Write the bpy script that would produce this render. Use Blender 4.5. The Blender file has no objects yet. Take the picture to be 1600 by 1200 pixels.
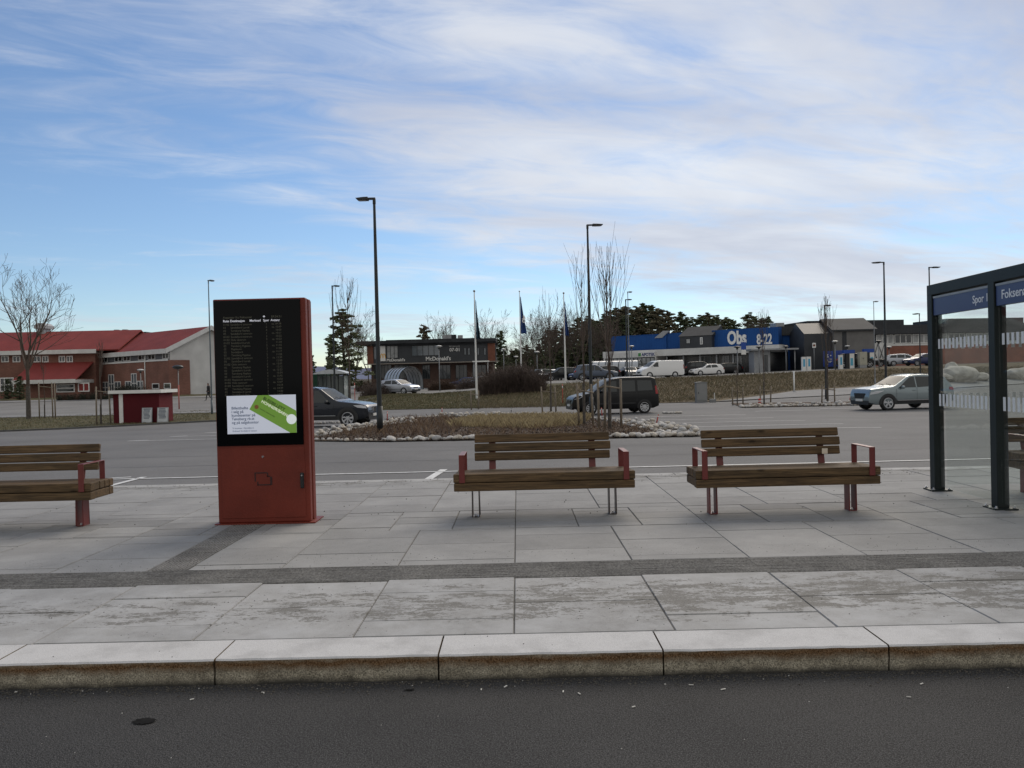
import bpy, bmesh, math, random
from mathutils import Vector, Matrix, noise as mnoise
from math import radians as R, sin, cos, pi, tan, atan2, sqrt
random.seed(7)
sc = bpy.context.scene
col = sc.collection
# ---------------------------------------------------------------- camera
F = 1245.0
EYE = 1.55
PAVE = 0.13
cam_d = bpy.data.cameras.new('camera'); cam = bpy.data.objects.new('camera', cam_d); col.objects.link(cam)
cam_d.sensor_width = 36; cam_d.lens = F/1600*36; cam_d.clip_start = .05; cam_d.clip_end = 12000
CM = Matrix.Rotation(R(.40), 3, 'Z') @ Matrix.Rotation(R(90-.60), 3, 'X') @ Matrix.Rotation(R(-1.38), 3, 'Z')
cam.matrix_world = Matrix.Translation((0, 0, EYE)) @ CM.to_4x4()
sc.camera = cam
# ---------------------------------------------------------------- light
SUN_EL, SUN_AZ = 38, 25          # azimuth measured from +Y towards +X
w = bpy.data.worlds.new('World'); sc.world = w; w.use_nodes = True
nt = w.node_tree; N = nt.nodes; Lk = nt.links
for n in list(N): N.remove(n)
def nd(t, **k):
    n = N.new(t)
    for a, b in k.items(): setattr(n, a, b)
    return n
def mth(op, a, b=None, c=None, clamp=False):
    n = nd('ShaderNodeMath', operation=op); n.use_clamp = clamp
    for i, v in enumerate((a, b, c)):
        if v is None: continue
        if isinstance(v, (int, float)): n.inputs[i].default_value = v
        else: Lk.new(v, n.inputs[i])
    return n.outputs[0]
out = nd('ShaderNodeOutputWorld'); bg = nd('ShaderNodeBackground'); bg.inputs[1].default_value = .14
sky = nd('ShaderNodeTexSky', sky_type='NISHITA'); sky.sun_disc = False
sky.sun_elevation = R(SUN_EL); sky.sun_rotation = R(SUN_AZ); sky.air_density = 1.0; sky.dust_density = .1; sky.ozone_density = 1.6
tc = nd('ShaderNodeTexCoord'); sep = nd('ShaderNodeSeparateXYZ'); Lk.new(tc.outputs['Generated'], sep.inputs[0])
dx, dy, dz = sep.outputs
zz = mth('ADD', mth('MAXIMUM', dz, 0.0), .10)
u = mth('DIVIDE', dx, zz); v = mth('DIVIDE', dy, zz)
def cloud(us, vs, off, scale, detail, rough, dist, rot=0.0):
    cmb = nd('ShaderNodeCombineXYZ')
    cr, sr = cos(rot), sin(rot)
    uu = mth('ADD', mth('MULTIPLY', u, cr*us), mth('MULTIPLY', v, -sr*us))
    vv = mth('ADD', mth('MULTIPLY', u, sr*vs), mth('MULTIPLY', v, cr*vs))
    Lk.new(uu, cmb.inputs[0]); Lk.new(vv, cmb.inputs[1]); cmb.inputs[2].default_value = off
    n = nd('ShaderNodeTexNoise'); Lk.new(cmb.outputs[0], n.inputs['Vector'])
    n.inputs['Scale'].default_value = scale; n.inputs['Detail'].default_value = detail
    n.inputs['Roughness'].default_value = rough; n.inputs['Distortion'].default_value = dist
    return n.outputs[0]
c1 = cloud(.40, .85, 3.1, .9, 5, .52, .5, R(-28))
c2 = cloud(.9, 1.9, 8.3, 2.4, 9, .62, .7, R(-20))
c3 = cloud(1.3, 1.0, 1.7, .45, 3, .5, .2, 0)
s = mth('ADD', mth('MULTIPLY', c1, .47), mth('ADD', mth('MULTIPLY', c2, .31), mth('MULTIPLY', c3, .22)))
# thicker towards the right of the view and overhead
bias = mth('ADD', mth('MULTIPLY', dx, .17), mth('MULTIPLY', dz, .13))
s = mth('ADD', s, bias)
m = nd('ShaderNodeMapRange', interpolation_type='SMOOTHSTEP'); Lk.new(s, m.inputs[0])
m.inputs[1].default_value = .43; m.inputs[2].default_value = .66; m.inputs[3].default_value = .0; m.inputs[4].default_value = .93
dens = m.outputs[0]
cc = nd('ShaderNodeMix', data_type='RGBA')
gn = cloud(.5, 1.1, 5.5, 1.3, 5, .55, .4, R(-25))
mr = nd('ShaderNodeMapRange'); Lk.new(mth('ADD', gn, mth('MULTIPLY', dz, .25)), mr.inputs[0]); mr.inputs[1].default_value = .35; mr.inputs[2].default_value = .85
Lk.new(mr.outputs[0], cc.inputs[0])
cc.inputs[6].default_value = (5.55, 5.75, 6.05, 1); cc.inputs[7].default_value = (3.0, 3.25, 4.05, 1)
# blue of the clear sky (nishita, scaled to the photograph's exposure)
sk = nd('ShaderNodeMix', data_type='RGBA', blend_type='MULTIPLY'); sk.inputs[0].default_value = 1
Lk.new(sky.outputs[0], sk.inputs[6]); sk.inputs[7].default_value = (.58, .64, .72, 1)
mx = nd('ShaderNodeMix', data_type='RGBA'); Lk.new(dens, mx.inputs[0]); Lk.new(sk.outputs[2], mx.inputs[6]); Lk.new(cc.outputs[2], mx.inputs[7])
# unseen darker cloud bank, added behind the camera to dim camera-facing surfaces
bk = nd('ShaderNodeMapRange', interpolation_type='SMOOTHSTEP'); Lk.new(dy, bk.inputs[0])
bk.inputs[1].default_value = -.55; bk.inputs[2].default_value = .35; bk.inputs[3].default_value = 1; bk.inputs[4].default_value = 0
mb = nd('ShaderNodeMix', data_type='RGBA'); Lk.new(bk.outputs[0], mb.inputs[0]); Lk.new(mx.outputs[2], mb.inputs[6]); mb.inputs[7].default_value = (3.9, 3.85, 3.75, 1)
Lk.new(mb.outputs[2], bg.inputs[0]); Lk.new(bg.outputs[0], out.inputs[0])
sd = bpy.data.lights.new('sun', 'SUN'); sd.energy = 1.75; sd.angle = R(38); sd.color = (1, .88, .72)
so = bpy.data.objects.new('sun', sd); col.objects.link(so)
sv = Vector((sin(R(SUN_AZ))*cos(R(SUN_EL)), cos(R(SUN_AZ))*cos(R(SUN_EL)), sin(R(SUN_EL))))
so.rotation_euler = sv.to_track_quat('Z', 'Y').to_euler()
sc.view_settings.view_transform = 'Standard'; sc.view_settings.look = 'None'; sc.view_settings.gamma = 1
sc.view_settings.use_curve_mapping = False; sc.view_settings.exposure = 0.12
# ---------------------------------------------------------------- helpers
def lerpt(t, pts):
    if t <= pts[0][0]: return pts[0][1]
    for (a, b), (c, d) in zip(pts, pts[1:]):
        if t <= c: return b+(d-b)*(t-a)/(c-a)
    return pts[-1][1]
def ss(t): t = max(0, min(1, t)); return t*t*(3-2*t)
def gz(X, Y):
    base = lerpt(X, [(14, 53), (33, 70), (60, 85)])
    if Y <= 35: return .10+(Y-11.2)*(-.55/23.8)
    low = lerpt(Y, [(35, -.45), (52, -.5), (70, -.5)])
    up = lerpt(X, [(-8, 0), (2, .72), (20, .9), (42, 1.5), (80, 1.8)])
    if Y > 150: up += (min(Y, 500)-150)*.008
    a = low+(up-low)*ss((Y-base)/17.0)
    left = lerpt(Y, [(35, -.45), (52, -.45), (78, -.25), (90, .2), (400, 1.5)])
    k = ss((X+17)/6.0)
    return a*k+left*(1-k)
def ray(px, py):
    return CM @ Vector(((px-800)/F, -(py-600)/F, -1))
def at(px, py, Y):                 # point at distance Y along the view of a pixel
    d = ray(px, py); k = Y/d.y
    return Vector((d.x*k, Y, EYE+d.z*k))
def gp(px, py, zf=gz):             # ground point
    d = ray(px, py); Y0 = 3.0
    p = None
    for i in range(4000):
        k = Y0/d.y; z = EYE+d.z*k
        if z <= zf(d.x*k, Y0): break
        Y0 *= 1.004
    k = Y0/d.y
    return Vector((d.x*k, Y0, zf(d.x*k, Y0)))
def gx(px, Y, dz=0):               # ground point below a pixel column at distance Y
    X = at(px, 600, Y).x
    return Vector((X, Y, gz(X, Y)+dz))
MATS = {}
def lin(c): return tuple(((x/255)/12.92 if x/255 <= .04045 else ((x/255+.055)/1.055)**2.4) for x in c)
def mat(name, c, rough=.7, var=.15, scale=4.0, metal=0, bump=0, bscale=None, c2=None, spec=None, emit=None, es=1, coord='Object', stretch=None, coat=0, detail=4, lo=.35, hi=.65, alpha=None):
    if name in MATS: return MATS[name]
    m = bpy.data.materials.new(name); m.use_nodes = True; t = m.node_tree
    b = t.nodes['Principled BSDF']
    b.inputs['Roughness'].default_value = rough; b.inputs['Metallic'].default_value = metal
    if spec is not None: b.inputs['Specular IOR Level'].default_value = spec
    if coat: b.inputs['Coat Weight'].default_value = coat; b.inputs['Coat Roughness'].default_value = .06
    if emit: b.inputs['Emission Color'].default_value = (*emit, 1); b.inputs['Emission Strength'].default_value = es
    if var or c2:
        tc = t.nodes.new('ShaderNodeTexCoord') if coord != 'World' else t.nodes.new('ShaderNodeNewGeometry')
        o = tc.outputs['Position'] if coord == 'World' else tc.outputs[coord]
        mp = t.nodes.new('ShaderNodeMapping'); t.links.new(o, mp.inputs[0])
        if stretch: mp.inputs['Scale'].default_value = stretch
        n = t.nodes.new('ShaderNodeTexNoise'); n.inputs['Scale'].default_value = scale; n.inputs['Detail'].default_value = detail
        n.inputs['Roughness'].default_value = .6
        t.links.new(mp.outputs[0], n.inputs['Vector'])
        r = t.nodes.new('ShaderNodeValToRGB'); t.links.new(n.outputs[0], r.inputs[0])
        r.color_ramp.elements[0].position = lo; r.color_ramp.elements[1].position = hi
        a = c2 if c2 else tuple(x*(1-var) for x in c)
        bb = c if c2 else tuple(min(1, x*(1+var)) for x in c)
        r.color_ramp.elements[0].color = (*a, 1); r.color_ramp.elements[1].color = (*bb, 1)
        t.links.new(r.outputs[0], b.inputs['Base Color'])
        if bump:
            n2 = t.nodes.new('ShaderNodeTexNoise'); n2.inputs['Scale'].default_value = bscale or scale*4; n2.inputs['Detail'].default_value = 5
            t.links.new(mp.outputs[0], n2.inputs['Vector'])
            bp = t.nodes.new('ShaderNodeBump'); bp.inputs['Strength'].default_value = bump; bp.inputs['Distance'].default_value = .02
            t.links.new(n2.outputs[0], bp.inputs['Height']); t.links.new(bp.outputs[0], b.inputs['Normal'])
    else: b.inputs['Base Color'].default_value = (*c, 1)
    MATS[name] = m
    return m
def tag(o, label=None, cat=None, group=None, kind=None):
    if label: o['label'] = label
    if cat: o['category'] = cat
    if group: o['group'] = group
    if kind: o['kind'] = kind
    return o
def empty(name, loc, rz=0, **k):
    o = bpy.data.objects.new(name, None); col.objects.link(o); o.location = loc; o.rotation_euler = (0, 0, rz); o.empty_display_size = .2
    return tag(o, **k)
class MB:
    def __init__(s): s.v = []; s.f = []; s.m = []; s.sm = []
    def add(s, vs, fs, mi=0, sm=False):
        b = len(s.v); s.v += [tuple(x) for x in vs]; s.f += [[b+i for i in f] for f in fs]; s.m += [mi]*len(fs); s.sm += [sm]*len(fs)
        return s
    def box(s, x0, x1, y0, y1, z0, z1, mi=0, M=None):
        vs = [Vector((x, y, z)) for x in (x0, x1) for y in (y0, y1) for z in (z0, z1)]
        if M: vs = [M @ q for q in vs]
        return s.add(vs, [(0, 1, 3, 2), (4, 6, 7, 5), (0, 4, 5, 1), (2, 3, 7, 6), (0, 2, 6, 4), (1, 5, 7, 3)], mi)
    def tube(s, p0, p1, r0, r1=None, n=8, mi=0, cap=True, sm=True):
        p0 = Vector(p0); p1 = Vector(p1); r1 = r0 if r1 is None else r1
        d = (p1-p0)
        if d.length < 1e-6: return s
        q = d.to_track_quat('Z', 'Y'); a = q @ Vector((1, 0, 0)); b = q @ Vector((0, 1, 0)); vs = []
        for p, r in ((p0, r0), (p1, r1)):
            for i in range(n):
                t = 2*pi*i/n; vs.append(p+a*(r*cos(t))+b*(r*sin(t)))
        s.add(vs, [(i, (i+1) % n, n+(i+1) % n, n+i) for i in range(n)], mi, sm)
        if cap: s.add(vs, [tuple(range(n))[::-1], tuple(range(n, 2*n))], mi)
        return s
    def path(s, pts, rs, n=6, mi=0):
        pts = [Vector(p) for p in pts]; vs = []; k = len(pts)
        for j, p in enumerate(pts):
            d = (pts[min(j+1, k-1)]-pts[max(j-1, 0)]).normalized()
            q = d.to_track_quat('Z', 'Y'); a = q @ Vector((1, 0, 0)); b = q @ Vector((0, 1, 0)); r = rs[j]
            for i in range(n):
                t = 2*pi*i/n; vs.append(p+a*(r*cos(t))+b*(r*sin(t)))
        fs = [(j*n+i, j*n+(i+1) % n, (j+1)*n+(i+1) % n, (j+1)*n+i) for j in range(k-1) for i in range(n)]
        return s.add(vs, fs, mi, True)
    def prism(s, poly, y0, y1, mi=0, axis='y', M=None):      # poly in (x,z) extruded in y
        n = len(poly)
        def mk(p, t):
            q = Vector((p[0], t, p[1])) if axis == 'y' else (Vector((t, p[0], p[1])) if axis == 'x' else Vector((p[0], p[1], t)))
            return M @ q if M else q
        vs = [mk(p, y0) for p in poly]+[mk(p, y1) for p in poly]
        return s.add(vs, [tuple(range(n)), tuple(range(n, 2*n))[::-1]]+[(i, n+i, n+(i+1) % n, (i+1) % n) for i in range(n)], mi)
    def ball(s, c, r, sc_=(1, 1, 1), seg=10, rings=6, mi=0, rot=None):
        vs = []; c = Vector(c)
        for j in range(rings+1):
            ph = pi*j/rings
            for i in range(seg):
                t = 2*pi*i/seg; q = Vector((r*sin(ph)*cos(t)*sc_[0], r*sin(ph)*sin(t)*sc_[1], r*cos(ph)*sc_[2]))
                if rot: q = rot @ q
                vs.append(c+q)
        return s.add(vs, [(j*seg+i, (j+1)*seg+i, (j+1)*seg+(i+1) % seg, j*seg+(i+1) % seg) for j in range(rings) for i in range(seg)], mi, True)
    def mesh(s, name, mats):
        me = bpy.data.meshes.new(name); me.from_pydata(s.v, [], s.f)
        for m_ in (mats if isinstance(mats, (list, tuple)) else [mats]): me.materials.append(m_)
        me.polygons.foreach_set('material_index', s.m); me.polygons.foreach_set('use_smooth', s.sm)
        me.update(); return me
    def build(s, name, mats, parent=None, bevel=0, fix=True, **k):
        me = s.mesh(name, mats)
        if fix:
            bm = bmesh.new(); bm.from_mesh(me); bmesh.ops.remove_doubles(bm, verts=bm.verts, dist=1e-5); bmesh.ops.recalc_face_normals(bm, faces=bm.faces); bm.to_mesh(me); bm.free()
        o = bpy.data.objects.new(name, me); col.objects.link(o)
        if parent: o.parent = parent
        if bevel:
            b = o.modifiers.new('bevel', 'BEVEL'); b.width = bevel; b.segments = 2; b.limit_method = 'ANGLE'; b.angle_limit = R(50)
        return tag(o, **k)
def tmesh(body, size, mats, name, parent=None, loc=(0, 0, 0), rot=(pi/2, 0, 0), ext=.002, bold=0, align='LEFT', sx=1.0, space=1.0, **k):
    cu = bpy.data.curves.new('t', 'FONT'); cu.body = body; cu.size = size; cu.extrude = ext; cu.offset = bold; cu.align_x = align; cu.resolution_u = 3; cu.space_character = space
    to = bpy.data.objects.new('t', cu); col.objects.link(to)
    dg = bpy.context.evaluated_depsgraph_get(); me = bpy.data.meshes.new_from_object(to.evaluated_get(dg)); bpy.data.objects.remove(to)
    me.name = name; me.materials.clear(); me.materials.append(mats)
    me.transform(Matrix.Diagonal((sx, 1, 1, 1)))
    o = bpy.data.objects.new(name, me); col.objects.link(o); o.location = loc; o.rotation_euler = rot
    if parent: o.parent = parent
    return tag(o, **k)
def copy_tree(o, parent=None):
    c = o.copy(); col.objects.link(c); c.parent = parent
    for ch in list(o.children): copy_tree(ch, c)
    return c
def patch(name, poly, m, dz, zf=gz, step=3.0, kind='structure', ymax=None, parent=None):
    bm = bmesh.new(); vs = [bm.verts.new((x, y, 0)) for x, y in poly]; bm.faces.new(vs)
    xs = [p[0] for p in poly]; ys = [p[1] for p in poly]
    y = math.ceil(min(ys)/step)*step
    cuts = [('y', 35.0), ('y', 52.0)]
    if max(ys) > 35:
        while y < max(ys):
            if y > 35: cuts.append(('y', y))
            y += step
        x = math.ceil(min(xs)/step)*step
        while x < max(xs): cuts.append(('x', x)); x += step
    for a, c in cuts:
        bmesh.ops.bisect_plane(bm, geom=bm.verts[:]+bm.edges[:]+bm.faces[:], plane_co=(c, 0, 0) if a == 'x' else (0, c, 0), plane_no=(1, 0, 0) if a == 'x' else (0, 1, 0))
    for v_ in bm.verts: v_.co.z = zf(v_.co.x, v_.co.y)+dz
    bmesh.ops.recalc_face_normals(bm, faces=bm.faces)
    for f in bm.faces:
        if f.normal.z < 0: f.normal_flip()
    me = bpy.data.meshes.new(name); bm.to_mesh(me); bm.free(); me.materials.append(m)
    o = bpy.data.objects.new(name, me); col.objects.link(o)
    if kind: o['kind'] = kind
    if parent: o.parent = parent
    return o
# ---------------------------------------------------------------- shared materials
M_redd = mat('dark_red_painted_steel', (.160, .026, .015), .5, .20, 1.6, spec=.3, bump=.08, bscale=60, detail=8)
M_red = mat('red_painted_steel', (.15, .024, .021), .42, .10, 3, bump=.05, bscale=60)
M_black = mat('black_plastic', (.012, .013, .015), .35, 0)
M_dark = mat('dark_metal', (.018, .022, .024), .45, .2, 6)
M_white = mat('white_paint', (.75, .75, .73), .5, .06, 3)
M_grey = mat('grey_metal', (.30, .31, .32), .45, .12, 5, metal=.3)
M_glassd = mat('dark_window_glass', (.02, .024, .028), .06, 0, spec=.8)
M_chrome = mat('chrome', (.75, .75, .77), .15, 0, metal=1)
M_tyre = mat('tyre_rubber', (.018, .018, .019), .85, .2, 20)
M_rim = mat('alloy_rim', (.55, .56, .58), .3, 0, metal=.8)
M_bark = mat('grey_bark', (.085, .075, .065), .9, .3, 9, bump=.4)
M_twig = mat('twig_bark', (.10, .075, .06), .9, .25, 3)
M_stake = mat('weathered_stake_wood', (.20, .165, .125), .85, .25, 8, stretch=(6, 6, 1))
# ================================================================ THE SETTING
def ground_mat(name, c1_, c2_, sc1, fine, rough=.9, c3_=None, bump=.3, sp=(.45, .6)):
    if name in MATS: return MATS[name]
    m = bpy.data.materials.new(name); m.use_nodes = True; t = m.node_tree; b = t.nodes['Principled BSDF']; b.inputs['Roughness'].default_value = rough
    b.inputs['Specular IOR Level'].default_value = .3
    g = t.nodes.new('ShaderNodeNewGeometry')
    def nz(s, d=5, r=.6):
        n = t.nodes.new('ShaderNodeTexNoise'); n.inputs['Scale'].default_value = s; n.inputs['Detail'].default_value = d; n.inputs['Roughness'].default_value = r
        t.links.new(g.outputs['Position'], n.inputs['Vector']); return n
    b.inputs['Specular IOR Level'].default_value = .18
    a = nz(sc1, 6, .65); f = nz(fine, 3)
    r = t.nodes.new('ShaderNodeValToRGB'); t.links.new(a.outputs[0], r.inputs[0])
    r.color_ramp.elements[0].position = .36; r.color_ramp.elements[1].position = .64
    r.color_ramp.elements[0].color = (*c1_, 1); r.color_ramp.elements[1].color = (*c2_, 1)
    mx = t.nodes.new('ShaderNodeMix'); mx.data_type = 'RGBA'; mx.blend_type = 'MULTIPLY'; mx.inputs[0].default_value = 1
    r2 = t.nodes.new('ShaderNodeValToRGB'); t.links.new(f.outputs[0], r2.inputs[0])
    r2.color_ramp.elements[0].position = .40 if name == 'dark_asphalt' else .3; r2.color_ramp.elements[1].position = .60 if name == 'dark_asphalt' else .7
    k = .55 if bump > .25 else .8
    r2.color_ramp.elements[0].color = (k, k, k, 1); r2.color_ramp.elements[1].color = (1.25, 1.25, 1.25, 1)
    t.links.new(r.outputs[0], mx.inputs[6]); t.links.new(r2.outputs[0], mx.inputs[7]); outc = mx.outputs[2]
    if c3_:
        w_ = nz(fine*2.2, 2, .5); r3 = t.nodes.new('ShaderNodeValToRGB'); t.links.new(w_.outputs[0], r3.inputs[0])
        r3.color_ramp.elements[0].position = sp[0]+.17; r3.color_ramp.elements[1].position = sp[1]+.12
        m3 = t.nodes.new('ShaderNodeMix'); m3.data_type = 'RGBA'; t.links.new(r3.outputs[0], m3.inputs[0]); t.links.new(outc, m3.inputs[6]); m3.inputs[7].default_value = (*c3_, 1); outc = m3.outputs[2]
    t.links.new(outc, b.inputs['Base Color'])
    bp = t.nodes.new('ShaderNodeBump'); bp.inputs['Strength'].default_value = bump; bp.inputs['Distance'].default_value = .02
    t.links.new(f.outputs[0], bp.inputs['Height']); t.links.new(bp.outputs[0], b.inputs['Normal'])
    MATS[name] = m; return m
G_road = ground_mat('dark_asphalt', (.031, .0305, .0305), (.046, .045, .0445), .9, 95, .85, (.12, .12, .118), .3, (.39, .48))
G_lot = ground_mat('grey_asphalt', (.130, .128, .128), (.170, .167, .165), .22, 45, .85, None, .2)
G_lot2 = ground_mat('far_asphalt', (.17, .165, .16), (.22, .215, .205), .15, 12, .9, None, .15)
G_side = ground_mat('pale_asphalt_path', (.20, .20, .20), (.25, .245, .24), .4, 14, .9, None, .15)
G_grass = ground_mat('winter_grass', (.065, .066, .030), (.130, .108, .056), .6, 9, .95, (.14, .115, .06), .6)
G_bank = ground_mat('dry_bank_grass', (.085, .068, .040), (.165, .128, .078), .5, 5, .95, (.155, .12, .075), .7)
G_mulch = ground_mat('bark_mulch', (.052, .036, .027), (.115, .083, .060), 1.6, 22, .95, (.16, .12, .09), .9)
G_tact = ground_mat('ribbed_tactile_stone', (.175, .171, .165), (.27, .264, .252), 3, 60, .9, (.06, .06, .058), .4)
G_sand = ground_mat('terrain_grass', (.055, .05, .028), (.10, .08, .05), .2, 3, .95, None, .4)

# terrain sheet
xs = [-3000, -1200, -500, -250, -150]+[-100+4*i for i in range(0, 50)]+[104+6*i for i in range(12)]+[250, 500, 1200, 3000]
ys = [-80, -20, 10, 14, 24, 35]+[38+3*i for i in range(0, 45)]+[180, 220, 300, 400, 500, 900, 2000, 4000, 6000]
tb = MB(); vs = []
for y in ys:
    for x in xs: vs.append((x, y, (gz(x, y)-.05) if y > 12 else -.10))
nx = len(xs)
tb.add(vs, [(j*nx+i, j*nx+i+1, (j+1)*nx+i+1, (j+1)*nx+i) for j in range(len(ys)-1) for i in range(nx-1)])
tag(tb.build('terrain', G_sand, fix=False), kind='structure')

# bus lane in front
r = MB(); r.add([(-60, -60, 0), (60, -60, 0), (60, 4.06, 0), (-60, 4.06, 0)], [(0, 1, 2, 3)]); tag(r.build('road', G_road, fix=False), kind='structure')
# gravel along the kerb foot and small bits on the road
M_grit = mat('grit', (.10, .09, .075), .95, .4, 30)
M_litter = mat('pale_litter', (.55, .54, .5), .8, .3, 30)
gb = MB()
for i in range(2600):
    x = random.uniform(-3.6, 3.6); y = 4.05-abs(random.gauss(0, .06)); s_ = random.uniform(.002, .006)
    gb.ball((x, y, s_*.4), s_, (1, random.uniform(.6, 1.2), .6), 5, 3, 0 if random.random() < .992 else 1)
for i in range(150):
    x = random.uniform(-3.4, 3.4); y = random.uniform(2.8, 4.0); s_ = random.uniform(.0015, .004)
    gb.ball((x, y, s_*.4), s_, (1, random.uniform(.6, 1.2), .5), 5, 3, 0 if random.random() < .85 else 1)
gb.build('kerbside_grit', [M_grit, M_litter], fix=False, kind='stuff', label='fine grit and small chips along the foot of the kerb', cat='grit')
pl_ = MB()
for (px, py) in ((412, 1085), (25, 1083), (790, 1074), (752, 1079), (880, 1083), (990, 1106), (1420, 1091), (1080, 1073), (1130, 1079), (905, 1086), (1440, 1070), (300, 1095)):
    q = gp(px, py, lambda x, y: 0.0); a = random.uniform(0, 3); l_ = random.uniform(.006, .014)
    pl_.box(-l_, l_, -.003, .003, 0, .003, 0, Matrix.Translation((q.x, q.y, .003)) @ Matrix.Rotation(a, 4, 'Z') @ Matrix.Rotation(.15, 4, 'X'))
pl_.build('litter_flecks', M_litter, fix=False, kind='stuff', label='small pale litter flecks lying on the dark road near the kerb', cat='litter')
# oil / tar spots on the road
sp = MB()
for (px, py, a, b_) in ((225, 1130, .055, .035), (212, 1071, .045, .02), (640, 1080, .03, .012)):
    p = gp(px, py, lambda x, y: 0.0)
    n_ = 22; sp.add([(p.x, p.y, .005)]+[(p.x+a*cos(2*pi*i/n_)*random.uniform(.75, 1.1), p.y+b_*sin(2*pi*i/n_)*random.uniform(.7, 1.1), .005) for i in range(n_)], [(0, 1+i, 1+(i+1) % n_) for i in range(n_)])
tag(sp.build('road_stains', mat('tar_stain', (.020, .020, .020), 1.0, .2, 20, spec=.02), fix=False), kind='structure')

# ---- kerb of granite blocks
def kerb_mat():
    m = bpy.data.materials.new('granite_kerb'); m.use_nodes = True; t = m.node_tree; b = t.nodes['Principled BSDF']; b.inputs['Roughness'].default_value = .9; b.inputs['Specular IOR Level'].default_value = .25
    g = t.nodes.new('ShaderNodeNewGeometry'); se = t.nodes.new('ShaderNodeSeparateXYZ'); t.links.new(g.outputs['Position'], se.inputs[0])
    def nz(s, d=5, sc3=None):
        n = t.nodes.new('ShaderNodeTexNoise'); n.inputs['Scale'].default_value = s; n.inputs['Detail'].default_value = d; n.inputs['Roughness'].default_value = .65
        if sc3:
            mp = t.nodes.new('ShaderNodeMapping'); mp.inputs['Scale'].default_value = sc3; t.links.new(g.outputs['Position'], mp.inputs[0]); t.links.new(mp.outputs[0], n.inputs['Vector'])
        else: t.links.new(g.outputs['Position'], n.inputs['Vector'])
        return n.outputs[0]
    def ramp(i, ps):
        r = t.nodes.new('ShaderNodeValToRGB'); t.links.new(i, r.inputs[0]); e = r.color_ramp.elements
        e[0].position, e[0].color = ps[0][0], (*ps[0][1], 1); e[1].position, e[1].color = ps[-1][0], (*ps[-1][1], 1)
        for p_, c_ in ps[1:-1]:
            q = e.new(p_); q.color = (*c_, 1)
        return r.outputs[0]
    def ma(op, a, b_=0, clamp=False):
        n = t.nodes.new('ShaderNodeMath'); n.operation = op; n.use_clamp = clamp
        for i, v_ in enumerate((a, b_)):
            if isinstance(v_, (int, float)): n.inputs[i].default_value = v_
            else: t.links.new(v_, n.inputs[i])
        return n.outputs[0]
    def mix(f, a, b_, bt='MIX'):
        n = t.nodes.new('ShaderNodeMix'); n.data_type = 'RGBA'; n.blend_type = bt
        for i, v_ in ((0, f), (6, a), (7, b_)):
            if isinstance(v_, (int, float)): n.inputs[i].default_value = v_
            elif isinstance(v_, tuple): n.inputs[i].default_value = (*v_, 1)
            else: t.links.new(v_, n.inputs[i])
        return n.outputs[2]
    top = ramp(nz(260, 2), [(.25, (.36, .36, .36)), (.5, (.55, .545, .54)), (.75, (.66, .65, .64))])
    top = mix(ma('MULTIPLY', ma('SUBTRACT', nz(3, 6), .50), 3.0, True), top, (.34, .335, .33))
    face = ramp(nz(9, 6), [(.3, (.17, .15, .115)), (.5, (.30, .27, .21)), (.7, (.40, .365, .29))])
    face = mix(1.0, face, ramp(nz(150, 3), [(.32, (.30, .30, .28)), (.5, (.95, .95, .95)), (.68, (1.75, 1.75, 1.7))]), 'MULTIPLY')
    zr = ma('ADD', se.outputs[2], ma('MULTIPLY', ma('SUBTRACT', nz(6, 5), .5), .06))
    rust = ma('MULTIPLY', ma('SUBTRACT', 1.0, ma('ABSOLUTE', ma('DIVIDE', ma('SUBTRACT', zr, .100), .042)), True), ma('ADD', nz(5, 4), .60), True)
    face = mix(rust, face, ramp(nz(140, 3), [(.35, (.045, .026, .012)), (.5, (.14, .078, .036)), (.65, (.26, .17, .10))]))
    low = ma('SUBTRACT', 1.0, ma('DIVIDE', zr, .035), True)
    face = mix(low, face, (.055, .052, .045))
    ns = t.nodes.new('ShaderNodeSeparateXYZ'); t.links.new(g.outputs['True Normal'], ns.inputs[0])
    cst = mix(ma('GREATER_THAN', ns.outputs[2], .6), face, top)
    t.links.new(cst, b.inputs['Base Color'])
    bp = t.nodes.new('ShaderNodeBump'); bp.inputs['Strength'].default_value = .35; bp.inputs['Distance'].default_value = .006
    t.links.new(nz(120, 4), bp.inputs['Height']); t.links.new(bp.outputs[0], b.inputs['Normal'])
    return m
kb = MB(); kx = at(685, 1040, 4.06).x
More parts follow.
